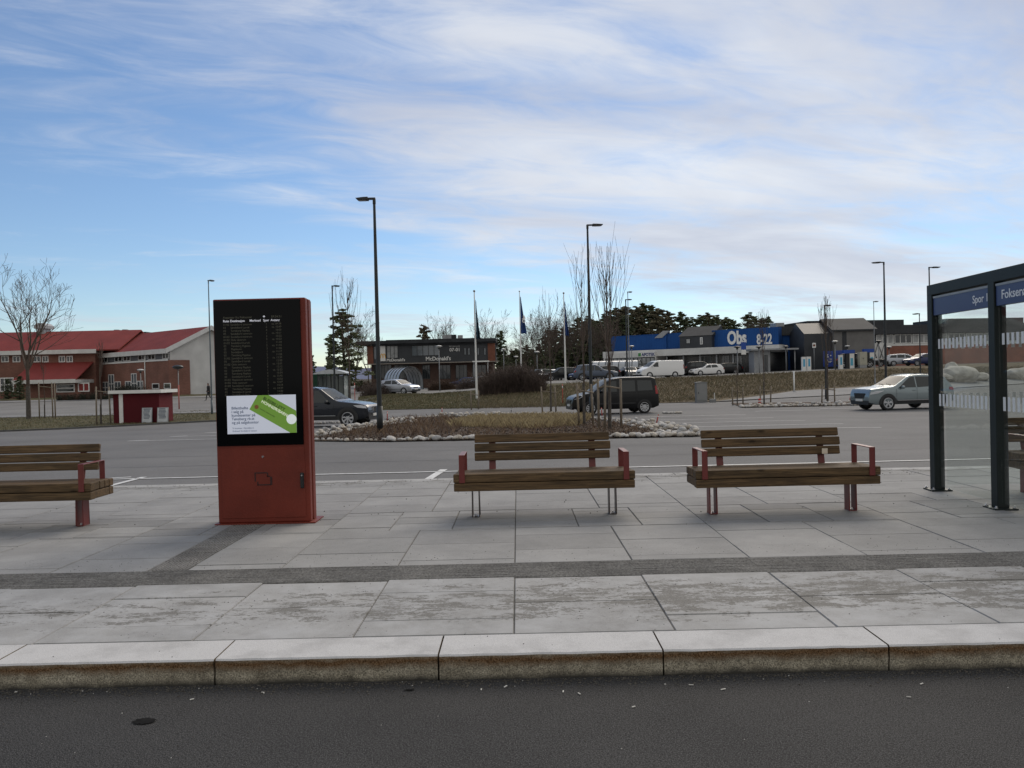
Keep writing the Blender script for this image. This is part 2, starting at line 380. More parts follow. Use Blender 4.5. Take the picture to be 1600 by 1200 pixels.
for i in range(-40, 40):
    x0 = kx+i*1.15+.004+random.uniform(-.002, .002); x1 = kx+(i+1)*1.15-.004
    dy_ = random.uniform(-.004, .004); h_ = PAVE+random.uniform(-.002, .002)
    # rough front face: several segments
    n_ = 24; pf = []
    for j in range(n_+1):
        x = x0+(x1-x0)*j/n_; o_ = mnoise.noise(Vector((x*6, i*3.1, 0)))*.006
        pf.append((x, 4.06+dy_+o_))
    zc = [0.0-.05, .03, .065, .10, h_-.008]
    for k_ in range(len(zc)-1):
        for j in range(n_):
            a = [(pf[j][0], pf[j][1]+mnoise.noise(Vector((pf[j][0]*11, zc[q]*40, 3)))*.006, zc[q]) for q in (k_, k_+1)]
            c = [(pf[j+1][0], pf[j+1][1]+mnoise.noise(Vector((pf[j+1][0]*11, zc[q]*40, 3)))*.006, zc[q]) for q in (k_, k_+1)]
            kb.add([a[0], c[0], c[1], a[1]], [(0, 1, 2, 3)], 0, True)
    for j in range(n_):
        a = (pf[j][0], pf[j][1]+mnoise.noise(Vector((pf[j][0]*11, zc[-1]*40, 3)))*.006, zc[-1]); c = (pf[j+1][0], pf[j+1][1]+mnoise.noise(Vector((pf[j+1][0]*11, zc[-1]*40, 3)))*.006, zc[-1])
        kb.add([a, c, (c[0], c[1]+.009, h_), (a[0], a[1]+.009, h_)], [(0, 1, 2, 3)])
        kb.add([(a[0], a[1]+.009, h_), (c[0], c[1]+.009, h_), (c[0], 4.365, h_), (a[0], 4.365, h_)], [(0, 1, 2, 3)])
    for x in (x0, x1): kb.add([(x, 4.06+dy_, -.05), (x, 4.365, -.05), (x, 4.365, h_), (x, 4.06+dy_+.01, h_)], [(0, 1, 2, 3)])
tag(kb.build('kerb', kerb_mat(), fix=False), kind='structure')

# ---- slab paving
def pave_mat():
    m = bpy.data.materials.new('concrete_paving'); m.use_nodes = True; t = m.node_tree; b = t.nodes['Principled BSDF']; b.inputs['Roughness'].default_value = .85; b.inputs['Specular IOR Level'].default_value = .3
    g = t.nodes.new('ShaderNodeNewGeometry'); se = t.nodes.new('ShaderNodeSeparateXYZ'); t.links.new(g.outputs['Position'], se.inputs[0])
    def nz(s, d=5, ro=.6, sc3=None):
        n = t.nodes.new('ShaderNodeTexNoise'); n.inputs['Scale'].default_value = s; n.inputs['Detail'].default_value = d; n.inputs['Roughness'].default_value = ro
        if sc3:
            mp = t.nodes.new('ShaderNodeMapping'); mp.inputs['Scale'].default_value = sc3; t.links.new(g.outputs['Position'], mp.inputs[0]); t.links.new(mp.outputs[0], n.inputs['Vector'])
        else: t.links.new(g.outputs['Position'], n.inputs['Vector'])
        return n.outputs[0]
    def ma(op, a, b_=0, clamp=False):
        n = t.nodes.new('ShaderNodeMath'); n.operation = op; n.use_clamp = clamp
        for i, v_ in enumerate((a, b_)):
            if isinstance(v_, (int, float)): n.inputs[i].default_value = v_
            else: t.links.new(v_, n.inputs[i])
        return n.outputs[0]
    def ramp(i, a, b_, ca, cb):
        r = t.nodes.new('ShaderNodeValToRGB'); t.links.new(i, r.inputs[0]); e = r.color_ramp.elements
        e[0].position, e[0].color = a, (*ca, 1); e[1].position, e[1].color = b_, (*cb, 1); return r.outputs[0]
    def mix(f, a, b_, bt='MIX'):
        n = t.nodes.new('ShaderNodeMix'); n.data_type = 'RGBA'; n.blend_type = bt
        for i, v_ in ((0, f), (6, a), (7, b_)):
            if isinstance(v_, (int, float)): n.inputs[i].default_value = v_
            elif isinstance(v_, tuple): n.inputs[i].default_value = (*v_, 1)
            else: t.links.new(v_, n.inputs[i])
        return n.outputs[2]
    at_ = t.nodes.new('ShaderNodeAttribute'); at_.attribute_name = 'tone'
    base = ramp(nz(2.2, 6, .65), .32, .68, (.275, .273, .268), (.36, .356, .348))
    base = mix(1.0, base, ramp(nz(150, 3), .3, .7, (.86, .86, .86), (1.12, 1.12, 1.12)), 'MULTIPLY')
    base = mix(1.0, base, at_.outputs['Color'], 'MULTIPLY')
    # lighter film of salt/dust in the front zone
    y = se.outputs[1]
    def band(c, w_): return ma('SUBTRACT', 1.0, ma('ABSOLUTE', ma('DIVIDE', ma('SUBTRACT', y, c), w_)), True)
    film = ma('MULTIPLY', ma('SUBTRACT', 1.0, ma('MULTIPLY', ma('SUBTRACT', y, 5.4), 1.2, True), True), ma('MULTIPLY', ma('SUBTRACT', nz(3.5, 6, .65), .40), 4.0, True), True)
    base = mix(ma('MULTIPLY', film, .55), base, (.47, .475, .48))
    # sandy dirt patches with ragged outlines
    pn = ma('ADD', ma('MULTIPLY', nz(5.5, 9, .75, (.6, 1.5, 1)), .72), ma('MULTIPLY', nz(38, 4, .75), .30))
    th = ma('ADD', ma('MULTIPLY', band(5.12, .80), .185), ma('ADD', ma('MULTIPLY', band(10.9, .9), .16), ma('MULTIPLY', band(4.75, .35), .07)))
    right = ma('MULTIPLY', ma('ADD', ma('MULTIPLY', se.outputs[0], .022), 0), 1.0)
    right = ma('MAXIMUM', ma('MINIMUM', right, .035), -.05)
    th = ma('ADD', th, ma('MULTIPLY', right, band(5.28, .9)))
    pm = ma('MULTIPLY', ma('SUBTRACT', ma('ADD', pn, th),   .662), 20.0, True)
    dirt = ramp(nz(170, 3, .7), .35, .65, (.075, .072, .064), (.23, .22, .20))
    base = mix(ma('MULTIPLY', pm, .85), base, dirt)
    # scattered black specks
    vo = t.nodes.new('ShaderNodeTexVoronoi'); vo.inputs['Scale'].default_value = 26; t.links.new(g.outputs['Position'], vo.inputs['Vector'])
    spk = ma('MULTIPLY', ma('LESS_THAN', vo.outputs['Distance'], .13), ma('GREATER_THAN', ma('ADD', nz(5, 4, .7), ma('MULTIPLY', band(6.35, .5), .06)), .575))
    base = mix(ma('MULTIPLY', spk, .8), base, (.05, .048, .045))
    t.links.new(base, b.inputs['Base Color'])
    bp = t.nodes.new('ShaderNodeBump'); bp.inputs['Strength'].default_value = .25; bp.inputs['Distance'].default_value = .004
    t.links.new(nz(90, 4), bp.inputs['Height']); t.links.new(bp.outputs[0], b.inputs['Normal'])
    return m
X0 = at(803, 990, 4.38).x
pv = MB(); tones = []
def slab(x0, x1, y0, y1, t_=None, g=.0030):
    z = PAVE+random.uniform(-.0025, .0025); k = random.uniform(.93, 1.05) if t_ is None else t_
    x0 += g; x1 -= g; y0 += g; y1 -= g; e = .004
    if x1-x0 < .02 or y1-y0 < .02: return
    vs = [(x0, y0, z-.009), (x1, y0, z-.009), (x1, y1, z-.009), (x0, y1, z-.009), (x0+e, y0+e, z), (x1-e, y0+e, z), (x1-e, y1-e, z), (x0+e, y1-e, z)]
    fs = [(4, 5, 6, 7), (0, 1, 5, 4), (1, 2, 6, 5), (2, 3, 7, 6), (3, 0, 4, 7)]
    pv.add(vs, fs); tones.extend([k]*5)
kioskX0, kioskX1 = -3.02, -2.06
TX0, TX1 = -2.86, -2.55           # tactile branch to the kiosk
def zone(ya, yb, w_, d_, offs, tone=(.94, 1.05), xr=(-16, 16), avoid=None):
    i0 = int((xr[0]-X0)/w_)-1
    for i in range(i0, int((xr[1]-X0)/w_)+1):
        x0 = X0+i*w_; x1 = x0+w_
        y = ya-offs(i)
        while y < yb:
            a = max(y, ya); c = min(y+d_, yb)
            if c-a > .03:
                segs = [(x0, x1)]
                if avoid and a < avoid[3] and c > avoid[2]:
                    segs = []
                    if x0 < avoid[0]: segs.append((x0, min(x1, avoid[0])))
                    if x1 > avoid[1]: segs.append((max(x0, avoid[1]), x1))
                for q0, q1 in segs: slab(q0, q1, a, c, random.uniform(*tone))
            y += d_
zone(4.372, 5.60, .889, .60, lambda i: (.0, .32)[i % 2], (.92, 1.09))
AV = (TX0, TX1, 5.6, 8.0)
zone(6.03, 7.42, .889, .60, lambda i: (.15, .45)[i % 2], (.82, .98), avoid=AV)
zone(7.42, 8.42, .593, .333, lambda i: (.0, .17)[i % 2], (.68, .94), avoid=AV)
zone(8.42, 10.95, .889, .62, lambda i: (.1, .40)[i % 2], (.80, .96))
for i in range(-14, 16): slab(X0+i*1.1, X0+(i+1)*1.1, 10.96, 11.2, 1.22)
po = pv.build('paving', pave_mat(), fix=False); tag(po, kind='structure')
ca = po.data.color_attributes.new('tone', 'FLOAT_COLOR', 'CORNER')
buf = []
for p, k in zip(po.data.polygons, tones): buf += [k, k, k, 1]*p.loop_total
ca.data.foreach_set('color', buf)
jb = MB(); jb.add([(-60, 4.365, PAVE-.0085), (60, 4.365, PAVE-.0085), (60, 11.2, PAVE-.0085), (-60, 11.2, PAVE-.0085)], [(0, 1, 2, 3)])
jb.add([(-60, 11.2, PAVE-.0085), (60, 11.2, PAVE-.0085), (60, 11.2, -.1), (-60, 11.2, -.1)], [(0, 1, 2, 3)])
tag(jb.build('paving_joints', mat('joint_sand', (.11, .105, .095), .95, .35, 12, coord='World')), kind='structure')
for (a_, b_) in ((-60, -16.5), (16.5, 60)):
    q = MB(); q.add([(a_, 4.37, PAVE), (b_, 4.37, PAVE), (b_, 11.2, PAVE), (a_, 11.2, PAVE)], [(0, 1, 2, 3)]); tag(q.build('paving_outer', G_side, fix=False), kind='structure')
# tactile strips with real ribs
tr = MB()
tr.box(-16, 16, 5.605, 6.025, PAVE-.012, PAVE-.003)
x = -16.0
y = 5.62
while y < 6.02:
    x = -16.0
    while x < 16:
        l_ = .29; tr.box(x+.002, x+.299, y, y+.014, PAVE-.004, PAVE+.001+random.uniform(-.001, .001)); x += .30
    y += .030
tr.box(TX0+.004, TX1-.004, 6.03, 7.93, PAVE-.012, PAVE-.003)
x = TX0+.01
while x < TX1-.01:
    yy = 6.04
    while yy < 7.9: tr.box(x, x+.013, yy, yy+.28, PAVE-.004, PAVE+.002); yy += .3
    x += .028
tag(tr.build('tactile_paving', G_tact, fix=False), kind='structure')
# crumbs on the paving
cb = MB()
for i in range(1500):
    x = random.uniform(-5.5, 5.5); y = random.choice((random.gauss(5.25, .25), random.gauss(6.2, .15), random.uniform(4.1, 10.5), random.gauss(10.9, .2)))
    if not 4.1 < y < 11.1: continue
    s_ = random.uniform(.0015, .0045)*(1 if y < 8 else 2.0); cb.ball((x, y, PAVE+s_*.3), s_, (1, random.uniform(.6, 1.3), .5), 5, 3)
cb.build('paving_grit', mat('dark_crumb', (.05, .045, .04), .95, .4, 30), fix=False, kind='stuff', label='dark crumbs of grit scattered on the pale paving', cat='grit')

# ---- car park
patch('car_park', [(-120, 11.2), (120, 11.2), (120, 84), (60, 84.5), (33, 69.5), (14, 52.5), (-12, 52), (-120, 52)], G_lot, 0.0)
eg = [gp(0, 675), gp(100, 671), gp(200, 666), gp(330, 659)]
stripP = [(-90, 10+11), (-50, 26)]+[(p.x, p.y) for p in eg]+[(-12.5, 41.5), (-12.5, 50.5), (-20, 51.6), (-90, 51.6)]
patch('grass_verge', stripP, G_grass, .045)
# its kerb edge
ek = MB(); pl = [(-50, 26)]+[(p.x, p.y) for p in eg]+[(-12.5, 41.5)]
for (a, b_) in zip(pl, pl[1:]):
    d = Vector((b_[0]-a[0], b_[1]-a[1])).normalized(); n_ = Vector((-d.y, d.x))*.12
    za, zb_ = gz(*a)+.075, gz(*b_)+.075
    ek.add([(a[0], a[1], za-.08), (b_[0], b_[1], zb_-.08), (b_[0], b_[1], zb_), (a[0], a[1], za), (a[0]+n_.x, a[1]+n_.y, za), (b_[0]+n_.x, b_[1]+n_.y, zb_)], [(0, 1, 2, 3), (3, 2, 5, 4)])
tag(ek.build('verge_kerb', mat('dark_kerb', (.09, .088, .085), .9, .2, 5)), kind='structure')
# road and pavement beyond the verge on the left
patch('side_road', [(-160, 55), (-12, 55), (-9, 70), (-9, 86), (-160, 80)], G_lot2, .03)
patch('pavement', [(-160, 51.7), (-13, 51.7), (-12, 54.9), (-160, 54.9)], G_side, .07)
patch('pavement', [(-160, 80.2), (-30, 84.2), (-12, 86.2), (-12, 88), (-160, 83.0)], G_side, .07)
patch('hedge_bed', [(-160, 83.1), (-31, 87.3), (-31, 92), (-160, 92)], G_grass, .08)
# grass slope in the middle, bank on the right, upper lots
patch('grass_slope', [(-12, 52), (4.5, 52), (4.5, 71), (-12, 71)], G_grass, .03, step=1.5)
patch('grass_bank', [(4.5, 52), (14, 53), (33, 70), (60, 85), (110, 85), (110, 103), (56, 101), (31, 85), (12, 71), (4.5, 71)], G_bank, .03, step=1.5)
patch('upper_car_park', [(4.5, 71.5), (12, 71.5), (31, 86), (56, 102), (110, 104), (110, 150), (-60, 150), (-60, 92), (-12, 88), (-9, 86), (-9, 72)], G_lot2, .04)
# ramp road climbing to the right at the foot of the bank
patch('ramp_road', [(p.x, p.y) for p in (gp(1118, 628), gp(1350, 616), gp(1600, 600), gp(1600, 590), gp(1350, 605), gp(1240, 612))], G_side, .05)
# ---- road markings
M_line = mat('road_marking', (.62, .62, .61), .7, .18, 12, coord='World')
mk = MB()
def line(p, q, wd, dz=.009):
    p = Vector((p[0], p[1])); q = Vector((q[0], q[1])); d = (q-p).normalized(); n_ = Vector((-d.y, d.x))*wd/2
    n = max(1, int((q-p).length/3))
    for i in range(n):
        a = p+(q-p)*i/n; b_ = p+(q-p)*(i+1)/n
        mk.add([(v_.x, v_.y, gz(v_.x, v_.y)+dz) for v_ in (a-n_, b_-n_, b_+n_, a+n_)], [(0, 1, 2, 3)])
a, b_ = gp(170, 748.5), gp(1546, 719.5)
ym = (a.y+b_.y)/2
line((-30, ym), (30, ym), .10)
p, q = gp(693, 735), gp(666, 752); line((p.x, p.y+.05), (q.x, q.y), .12)
p, q = gp(225, 746), gp(160, 763); line(p, q, .10)
p, q = gp(205, 746), gp(60, 755); line(p, q, .10)
p, q = gp(1546, 719), gp(1500, 737); line((8.7, ym), (7.6, 11.3), .10)
for (x0, x1, y) in ((1000, 1143, 648.5), (1020, 1183, 653), (1040, 1230, 657.5), (1070, 1285, 662.8), (1100, 1340, 668.5), (1180, 1260, 641), (1290, 1330, 634.5)):
    a = gp(x1, y); x = at(x0, y+4, a.y).x; line((x, a.y), (a.x, a.y), .10); line((a.x, a.y), (a.x+.55, a.y-.28), .10)
for (x0, x1, y) in ((200, 480, 689.5), (265, 480, 682.5), (320, 480, 676.5), (487, 560, 673), (487, 575, 666)):
    a = gp(x0, y); x = at(x1, y-4, a.y).x; line((a.x, a.y), (x, a.y), .10)
    if x0 < 330: line((a.x, a.y), (a.x+.5, a.y+.3), .10)
for (x0, y0, x1, y1) in ((1280, 639, 1450, 637), (0, 633, 60, 640)):
    a = gp(x0, y0); b_ = gp(x1, y1); line(a, b_, .12)
tag(mk.build('parking_markings', M_line, fix=False), kind='structure')
# tar seams in the lot
sm_ = MB(); mk2 = mk; mk = sm_
for y in (14.6, 17.2):
    line((-30, y), (30, y+.25), .03, .005)
line(gp(560, 700), gp(1500, 690), .03, .006)
tag(sm_.build('asphalt_seams', mat('tar_seam', (.055, .055, .058), .7, .2, 5), fix=False), kind='structure'); mk = mk2

# ---- distant hill
hb = MB(); n_ = 90; vs = []
for i in range(n_+1):
    x = -2600+5200*i/n_
    h = 38+60*math.exp(-((x+1150)/420)**2)+10*mnoise.noise(Vector((x/350, 0, 0)))+4*mnoise.noise(Vector((x/70, 5, 0)))
    vs += [(x, 2600, -30), (x, 3000, h*.9), (x, 3500, -30)]
hb.add(vs, [(3*i+k, 3*i+3+k, 3*i+4+k, 3*i+1+k) for i in range(n_) for k in (0, 1)], 0, True)
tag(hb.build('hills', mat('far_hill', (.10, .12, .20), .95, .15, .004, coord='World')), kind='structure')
# ================================================================ INFORMATION KIOSK
def make_kiosk():
    K = empty('information_pillar', (kioskX0+.0, 7.93, PAVE), label='tall dark red steel departure board pillar with black screen, standing left of the benches', cat='information board')
    W_, D_, H_ = .925, .27, 2.25
    b = MB(); b.box(.02, W_-.02, .02, D_-.02, .012, H_-.012)
    b.box(0, W_, 0, .085, .012, H_); b.box(0, W_, .125, D_-.06, .012, H_-.004); b.box(.01, W_-.01, D_-.05, D_, .012, H_-.01)
    b.build('housing', M_redd, K, bevel=.012)
    b = MB(); b.box(-.03, W_+.05, -.03, D_+.05, .0, .012); b.build('base_plate', M_redd, K)
    b = MB(); b.box(.045, W_-.045, -.006, .0, .06, .76); b.build('access_door', M_redd, K, bevel=.003)
    M_scr = mat('screen_glass', (.003, .0035, .004), .10, 0, spec=.12)
    sc_ = MB(); sc_.box(.012, .875, -.014, -.001, .785, 2.235); S = sc_.build('screen', M_scr, K, bevel=.003)
    T1 = mat('screen_text_bright', (.3, .3, .32), .5, 0, emit=(.55, .56, .62), es=.55)
    T2 = mat('screen_text_dim', (.045, .045, .032), .5, 0, emit=(.32, .31, .22), es=.06)
    hd = [(.105, 'Rute'), (.175, 'Destinasjon'), (.37, 'Merknad'), (.505, 'Spor'), (.58, 'Avgang')]
    y = -.0155
    for x, s_ in hd: tmesh(s_, .031, T1, 'heading_text', S, (x, y, 2.02), bold=.0006, ext=.0006)
    tmesh('Avganger fra Fokserød', .031, T2, 'heading_text', S, (.105, y, 2.055), ext=.0006)
    tmesh('09:34:31', .031, T2, 'clock_text', S, (.585, y, 2.055), ext=.0006)
    b = MB(); b.ball((.515, y, 2.068), .011, (1, .1, .8), 8, 5); b.build('cloud_icon', T1, S)
    dest = [('01/02', 'Sandefjord sentrum'), ('02', 'Sandefjord Larvik'), ('02', 'Tønsberg Flyplass'), ('02', 'Sandefjord sentrum'), ('01/02', 'Sandefjord sentrum'), ('01/02', 'Oslo sentrum'), ('01/02', 'Sandefjord Larvik'), ('02', 'Tønsberg Flyplass'), ('02', 'Flyplassen'), ('02', 'Sandefjord'), ('02', 'Tønsberg Flyplass'), ('01/02', 'Sandefjord sentrum'), ('02', 'Sandefjord Larvik'), ('01/02', 'Oslo sentrum'), ('02', 'Tønsberg Flyplass'), ('02', 'Sandefjord Larvik'), ('02', 'Tønsberg Flyplass'), ('02', 'Sandefjord Larvik'), ('01/02', 'Flyplassen sentrum'), ('01/02', 'Oslo sentrum'), ('01/02', 'Sandefjord sentrum'), ('02', 'Tønsberg Flyplass'), ('02', 'Sandefjord Larvik'), ('01', 'Sandefjord Oslo')]
    for i, (r_, d_) in enumerate(dest):
        z = 1.985-i*.0305
        tmesh(r_, .027, T2, 'route_text', S, (.105, y, z), ext=.0004)
        tmesh(d_, .027, T2, 'destination_text', S, (.178, y, z), ext=.0004)
        tmesh(str(1+(i*7) % 3), .027, T2, 'platform_text', S, (.53, y, z), ext=.0004)
        tmesh(('ca. ' if i % 2 or i < 1 else '')+'%02d:%02d' % (9+(i+4)//5, (38+i*11) % 60), .027, T2, 'time_text', S, (.685, y, z), ext=.0004, align='RIGHT')
    A = MB(); A.box(.12, .81, -.0165, -.0135, .905, 1.285)
    M_ad = mat('lit_advert', (.5, .52, .56), .4, 0, emit=(.50, .54, .66), es=.42)
    ad = A.build('advert_panel', M_ad, S)
    Tt = mat('advert_text', (.06, .08, .13), .5, 0, emit=(.05, .07, .12), es=.5)
    for i, s_ in enumerate(('Billetthefte', 'i salg på', 'kundesenter på', 'Tønsberg rb.st', 'og på salgskontor')):
        tmesh(s_, .038, Tt, 'advert_text', ad, (.165, -.0175, 1.150-i*.036), ext=.0004, bold=.0005)
    for i, s_ in enumerate(('Vi kommer i Sandefjord', 'Gokstad Sandefjord stasjon')):
        tmesh(s_, .022, Tt, 'advert_text', ad, (.17, -.0175, .955-i*.028), ext=.0004)
    # green ticket, clipped by the panel's top and right edges
    tk = bmesh.new(); c_, s_ = cos(R(-31)), sin(R(-31)); P0 = Vector((.475, 1.325))
    def tp(a, b_): return (P0.x+a*c_-b_*s_, P0.y+a*s_+b_*c_)
    vs = [tk.verts.new((*[tp(a, b_)[0]], -.0172, tp(a, b_)[1])) for a, b_ in ((-.02, -.22), (.62, -.22), (.62, .0), (-.02, .0))]
    tk.faces.new(vs)
    for co, no in (((.81, 0, 0), (1, 0, 0)), ((0, 0, 1.285), (0, 0, 1)), ((0, 0, .905), (0, 0, -1))):
        bmesh.ops.bisect_plane(tk, geom=tk.verts[:]+tk.edges[:]+tk.faces[:], plane_co=co, plane_no=no, clear_outer=True)
    me = bpy.data.meshes.new('ticket_picture'); tk.to_mesh(me); tk.free(); me.materials.append(mat('ticket_green', (.12, .24, .03), .5, 0, emit=(.13, .26, .035), es=.4))
    to = bpy.data.objects.new('ticket_picture', me); col.objects.link(to); to.parent = ad
    Gd = mat('ticket_dark_text', (.02, .05, .01), .5, 0); Gw = mat('ticket_pale_text', (.6, .65, .5), .5, 0, emit=(.6, .65, .5), es=.5)
    rot = (pi/2, R(31), 0)
    p = tp(.045, -.065); tmesh('BUSSBILLETT', .043, Gd, 'ticket_text', ad, (p[0], -.0178, p[1]), rot, ext=.0003, bold=.0008)
    p = tp(.045, -.10); tmesh('HONNØR/BARN', .040, Gw, 'ticket_text', ad, (p[0], -.0178, p[1]), rot, ext=.0003, bold=.0008)
    p = tp(.065, -.165); tmesh('Vestfold kollektivtrafikk', .018, Gd, 'ticket_text', ad, (p[0], -.0178, p[1]), rot, ext=.0003)
    b = MB(); p = tp(.030, -.163); b.tube((p[0], -.0185, p[1]), (p[0], -.017, p[1]), .021, n=20); b.build('ticket_seal', mat('seal_orange', (.30, .13, .04), .5, 0), ad)
    b = MB(); b.tube((.762, -.0190, 1.04), (.762, -.0165, 1.04), .050, n=26); b.build('round_sticker', mat('sticker_white', (.6, .63, .62), .5, 0, emit=(.6, .66, .68), es=.5), ad)
    b = MB(); b.tube((.462, -.012, .672), (.462, .0, .672), .011, n=16); b.build('lock', M_chrome, K)
    b = MB(); b.box(.832, .868, -.022, -.0, .350, .505); hb_ = b.build('handle', M_black, K, bevel=.008)
    b = MB(); b.tube((.850, -.026, .478), (.850, -.021, .478), .007, n=10); b.build('key_cylinder', M_chrome, hb_)
    # corner-bracket emblem pressed in the door
    e = MB(); t_ = .011; y0, y1 = -.0085, -.0055
    for seg in ((.375, .375+t_, .425, .505), (.375, .50, .505, .505+t_), (.40, .535, .385, .385+t_), (.53, .53+.020, .388, .47), (.40, .40+t_, .388, .425), (.50, .53, .47, .47+t_), (.50, .50+t_, .47, .512)):
        e.box(seg[0], seg[1], y0, y1, seg[2], seg[3])
    e.build('emblem', mat('emblem_dark_red', (.03, .006, .005), .5, 0), K)
    return K
kiosk = make_kiosk()

# ================================================================ BENCHES
def wood_mat(name, ca, cb, cd):
    m = bpy.data.materials.new(name); m.use_nodes = True; t = m.node_tree; b = t.nodes['Principled BSDF']; b.inputs['Roughness'].default_value = .75; b.inputs['Specular IOR Level'].default_value = .3
    tc = t.nodes.new('ShaderNodeTexCoord'); oi = t.nodes.new('ShaderNodeObjectInfo')
    ad = t.nodes.new('ShaderNodeVectorMath'); ad.operation = 'ADD'; t.links.new(tc.outputs['Object'], ad.inputs[0])
    cx = t.nodes.new('ShaderNodeCombineXYZ')
    mu = t.nodes.new('ShaderNodeMath'); mu.operation = 'MULTIPLY'; mu.inputs[1].default_value = 37; t.links.new(oi.outputs['Random'], mu.inputs[0]); 
    for i in range(3): t.links.new(mu.outputs[0], cx.inputs[i])
    t.links.new(cx.outputs[0], ad.inputs[1])
    def nz(sc3, s, d=5, dist=0):
        mp = t.nodes.new('ShaderNodeMapping'); mp.inputs['Scale'].default_value = sc3; t.links.new(ad.outputs[0], mp.inputs[0])
        n = t.nodes.new('ShaderNodeTexNoise'); n.inputs['Scale'].default_value = s; n.inputs['Detail'].default_value = d; n.inputs['Roughness'].default_value = .65; n.inputs['Distortion'].default_value = dist
        t.links.new(mp.outputs[0], n.inputs['Vector']); return n.outputs[0]
    def ramp(i, a, b_, c0, c1_):
        r = t.nodes.new('ShaderNodeValToRGB'); t.links.new(i, r.inputs[0]); e = r.color_ramp.elements
        e[0].position, e[0].color = a, (*c0, 1); e[1].position, e[1].color = b_, (*c1_, 1); return r.outputs[0]
    def mix(f, a, b_, bt='MIX'):
        n = t.nodes.new('ShaderNodeMix'); n.data_type = 'RGBA'; n.blend_type = bt
        for i, v_ in ((0, f), (6, a), (7, b_)):
            if isinstance(v_, (int, float)): n.inputs[i].default_value = v_
            elif isinstance(v_, tuple): n.inputs[i].default_value = (*v_, 1)
            else: t.links.new(v_, n.inputs[i])
        return n.outputs[2]
    g = nz((.9, 14, 14), 3.2, 7, .8)
    c = ramp(g, .34, .66, ca, cb)
    c = mix(1, c, ramp(nz((1, 1, 1), 1.6, 3), .3, .7, (.72, .74, .72), (1.18, 1.12, 1.05)), 'MULTIPLY')
    vo = t.nodes.new('ShaderNodeTexVoronoi'); mp = t.nodes.new('ShaderNodeMapping'); mp.inputs['Scale'].default_value = (.42, 1.1, 1.1); t.links.new(ad.outputs[0], mp.inputs[0]); t.links.new(mp.outputs[0], vo.inputs['Vector']); vo.inputs['Scale'].default_value = 5.5
    kn = ramp(vo.outputs['Distance'], .05, .13, (.30, .28, .25), (1, 1, 1)); c = mix(1, c, kn, 'MULTIPLY')
    gr = ramp(nz((.5, 30, 30), 5, 4), .4, .62, (.62, .62, .62), (1.1, 1.1, 1.1)); c = mix(1, c, gr, 'MULTIPLY')
    t.links.new(c, b.inputs['Base Color'])
    bp = t.nodes.new('ShaderNodeBump'); bp.inputs['Strength'].default_value = .3; bp.inputs['Distance'].default_value = .004
    t.links.new(g, bp.inputs['Height']); t.links.new(bp.outputs[0], b.inputs['Normal'])
    return m
M_wood = wood_mat('weathered_pine', (.070, .046, .025), (.185, .120, .062), 0)
M_cut = mat('cut_wood_end', (.13, .105, .07), .85, .3, 25)
M_bolt = mat('zinc_bolt', (.45, .45, .46), .4, .1, 20, metal=.8)
def make_bench(loc, rz, label, leg='bare'):
    B = empty('park_bench', loc, rz, label=label, cat='bench', group='slatted wooden benches in a row on the platform')
    L = 1.79
    def plank(name, x0, x1, y0, y1, z0, z1, par=B, bv=.009, M=None):
        b = MB(); b.box(x0, x1, y0, y1, z0, z1, 0, M); return b.build(name, M_wood, par, bevel=bv)
    # lower ring of beams (chamfered corners) and seat slats
    for (x0, x1, y0, y1) in ((0, L, 0, .098), (.012, L-.012, .395, .48)):
        plank('seat_beam', x0, x1, y0, y1, .285, .366)
    for x0 in (.012, L-.10): plank('seat_end_beam', x0, x0+.088, .10, .393, .285, .366)
    ys_ = [(0, .098), (.106, .198), (.206, .298), (.306, .388), (.396, .48)]
    for i, (y0, y1) in enumerate(ys_):
        e = -.004 if i == 0 else .01
        plank('seat_slat', e, L-e, y0, y1, .372, .455-.002*i)
    # backrest
    T = Matrix.Translation((0, .47, .455)) @ Matrix.Rotation(R(-12), 4, 'X')
    for i in range(3):
        z0 = .085+i*.0955
        plank('back_slat', .185, L-.185+.01*(i % 2), 0, .045, z0, z0+.083, M=T)
    for x in (.335, L-.335-.07):
        b = MB(); b.box(x, x+.07, .047, .056, -.12, .345, 0, T); b.box(x, x+.07, .030, .056, -.12, -.02, 0, T)
        b.build('back_bracket', M_red, B, bevel=.002)
    # arms: flat steel hoops
    for x in (.055, L-.055-.057):
        b = MB(); x1 = x+.057
        b.box(x, x1, -.013, -.004, .370, .638); b.box(x, x1, -.013, .40, .638, .647); b.box(x, x1, .392, .401, .450, .638)
        b.build('armrest', M_red, B, bevel=.004)
    # legs: U hoops of flat steel, edge on
    for x in (.165, L-.165-.078):
        b = MB(); m_ = M_red if leg == 'red' else mat('leg_steel', (.10, .085, .08), .4, .2, 20, metal=.6)
        b.box(x, x+.010, .16, .28, .008, .285); b.box(x+.068, x+.078, .16, .28, .008, .285); b.box(x, x+.078, .16, .28, 0.0, .008)
        b.build('leg', m_, B, bevel=.003)
        b = MB(); b.tube((x+.039, .19, .008), (x+.039, .19, .030), .009, n=8); b.tube((x+.039, .19, .008), (x+.039, .19, .018), .016, n=6); b.build('anchor_bolt', M_bolt, B)
    return B
def bench_at(pxl, ydist, **k):
    return at(pxl, 756, ydist)
b2 = at(709, 756, 7.86); b3 = at(1088, 750, 7.72); b1 = at(141, 770, 7.86)
bench2 = make_bench((b2.x, 7.86, PAVE), 0, 'middle wooden bench with bare steel hoop legs, in front of the stone-edged planting bed')
bench3 = make_bench((b3.x, 7.72, PAVE), R(.6), 'wooden bench with red arms beside the glass shelter, pale sticker on its right back bracket', leg='red')
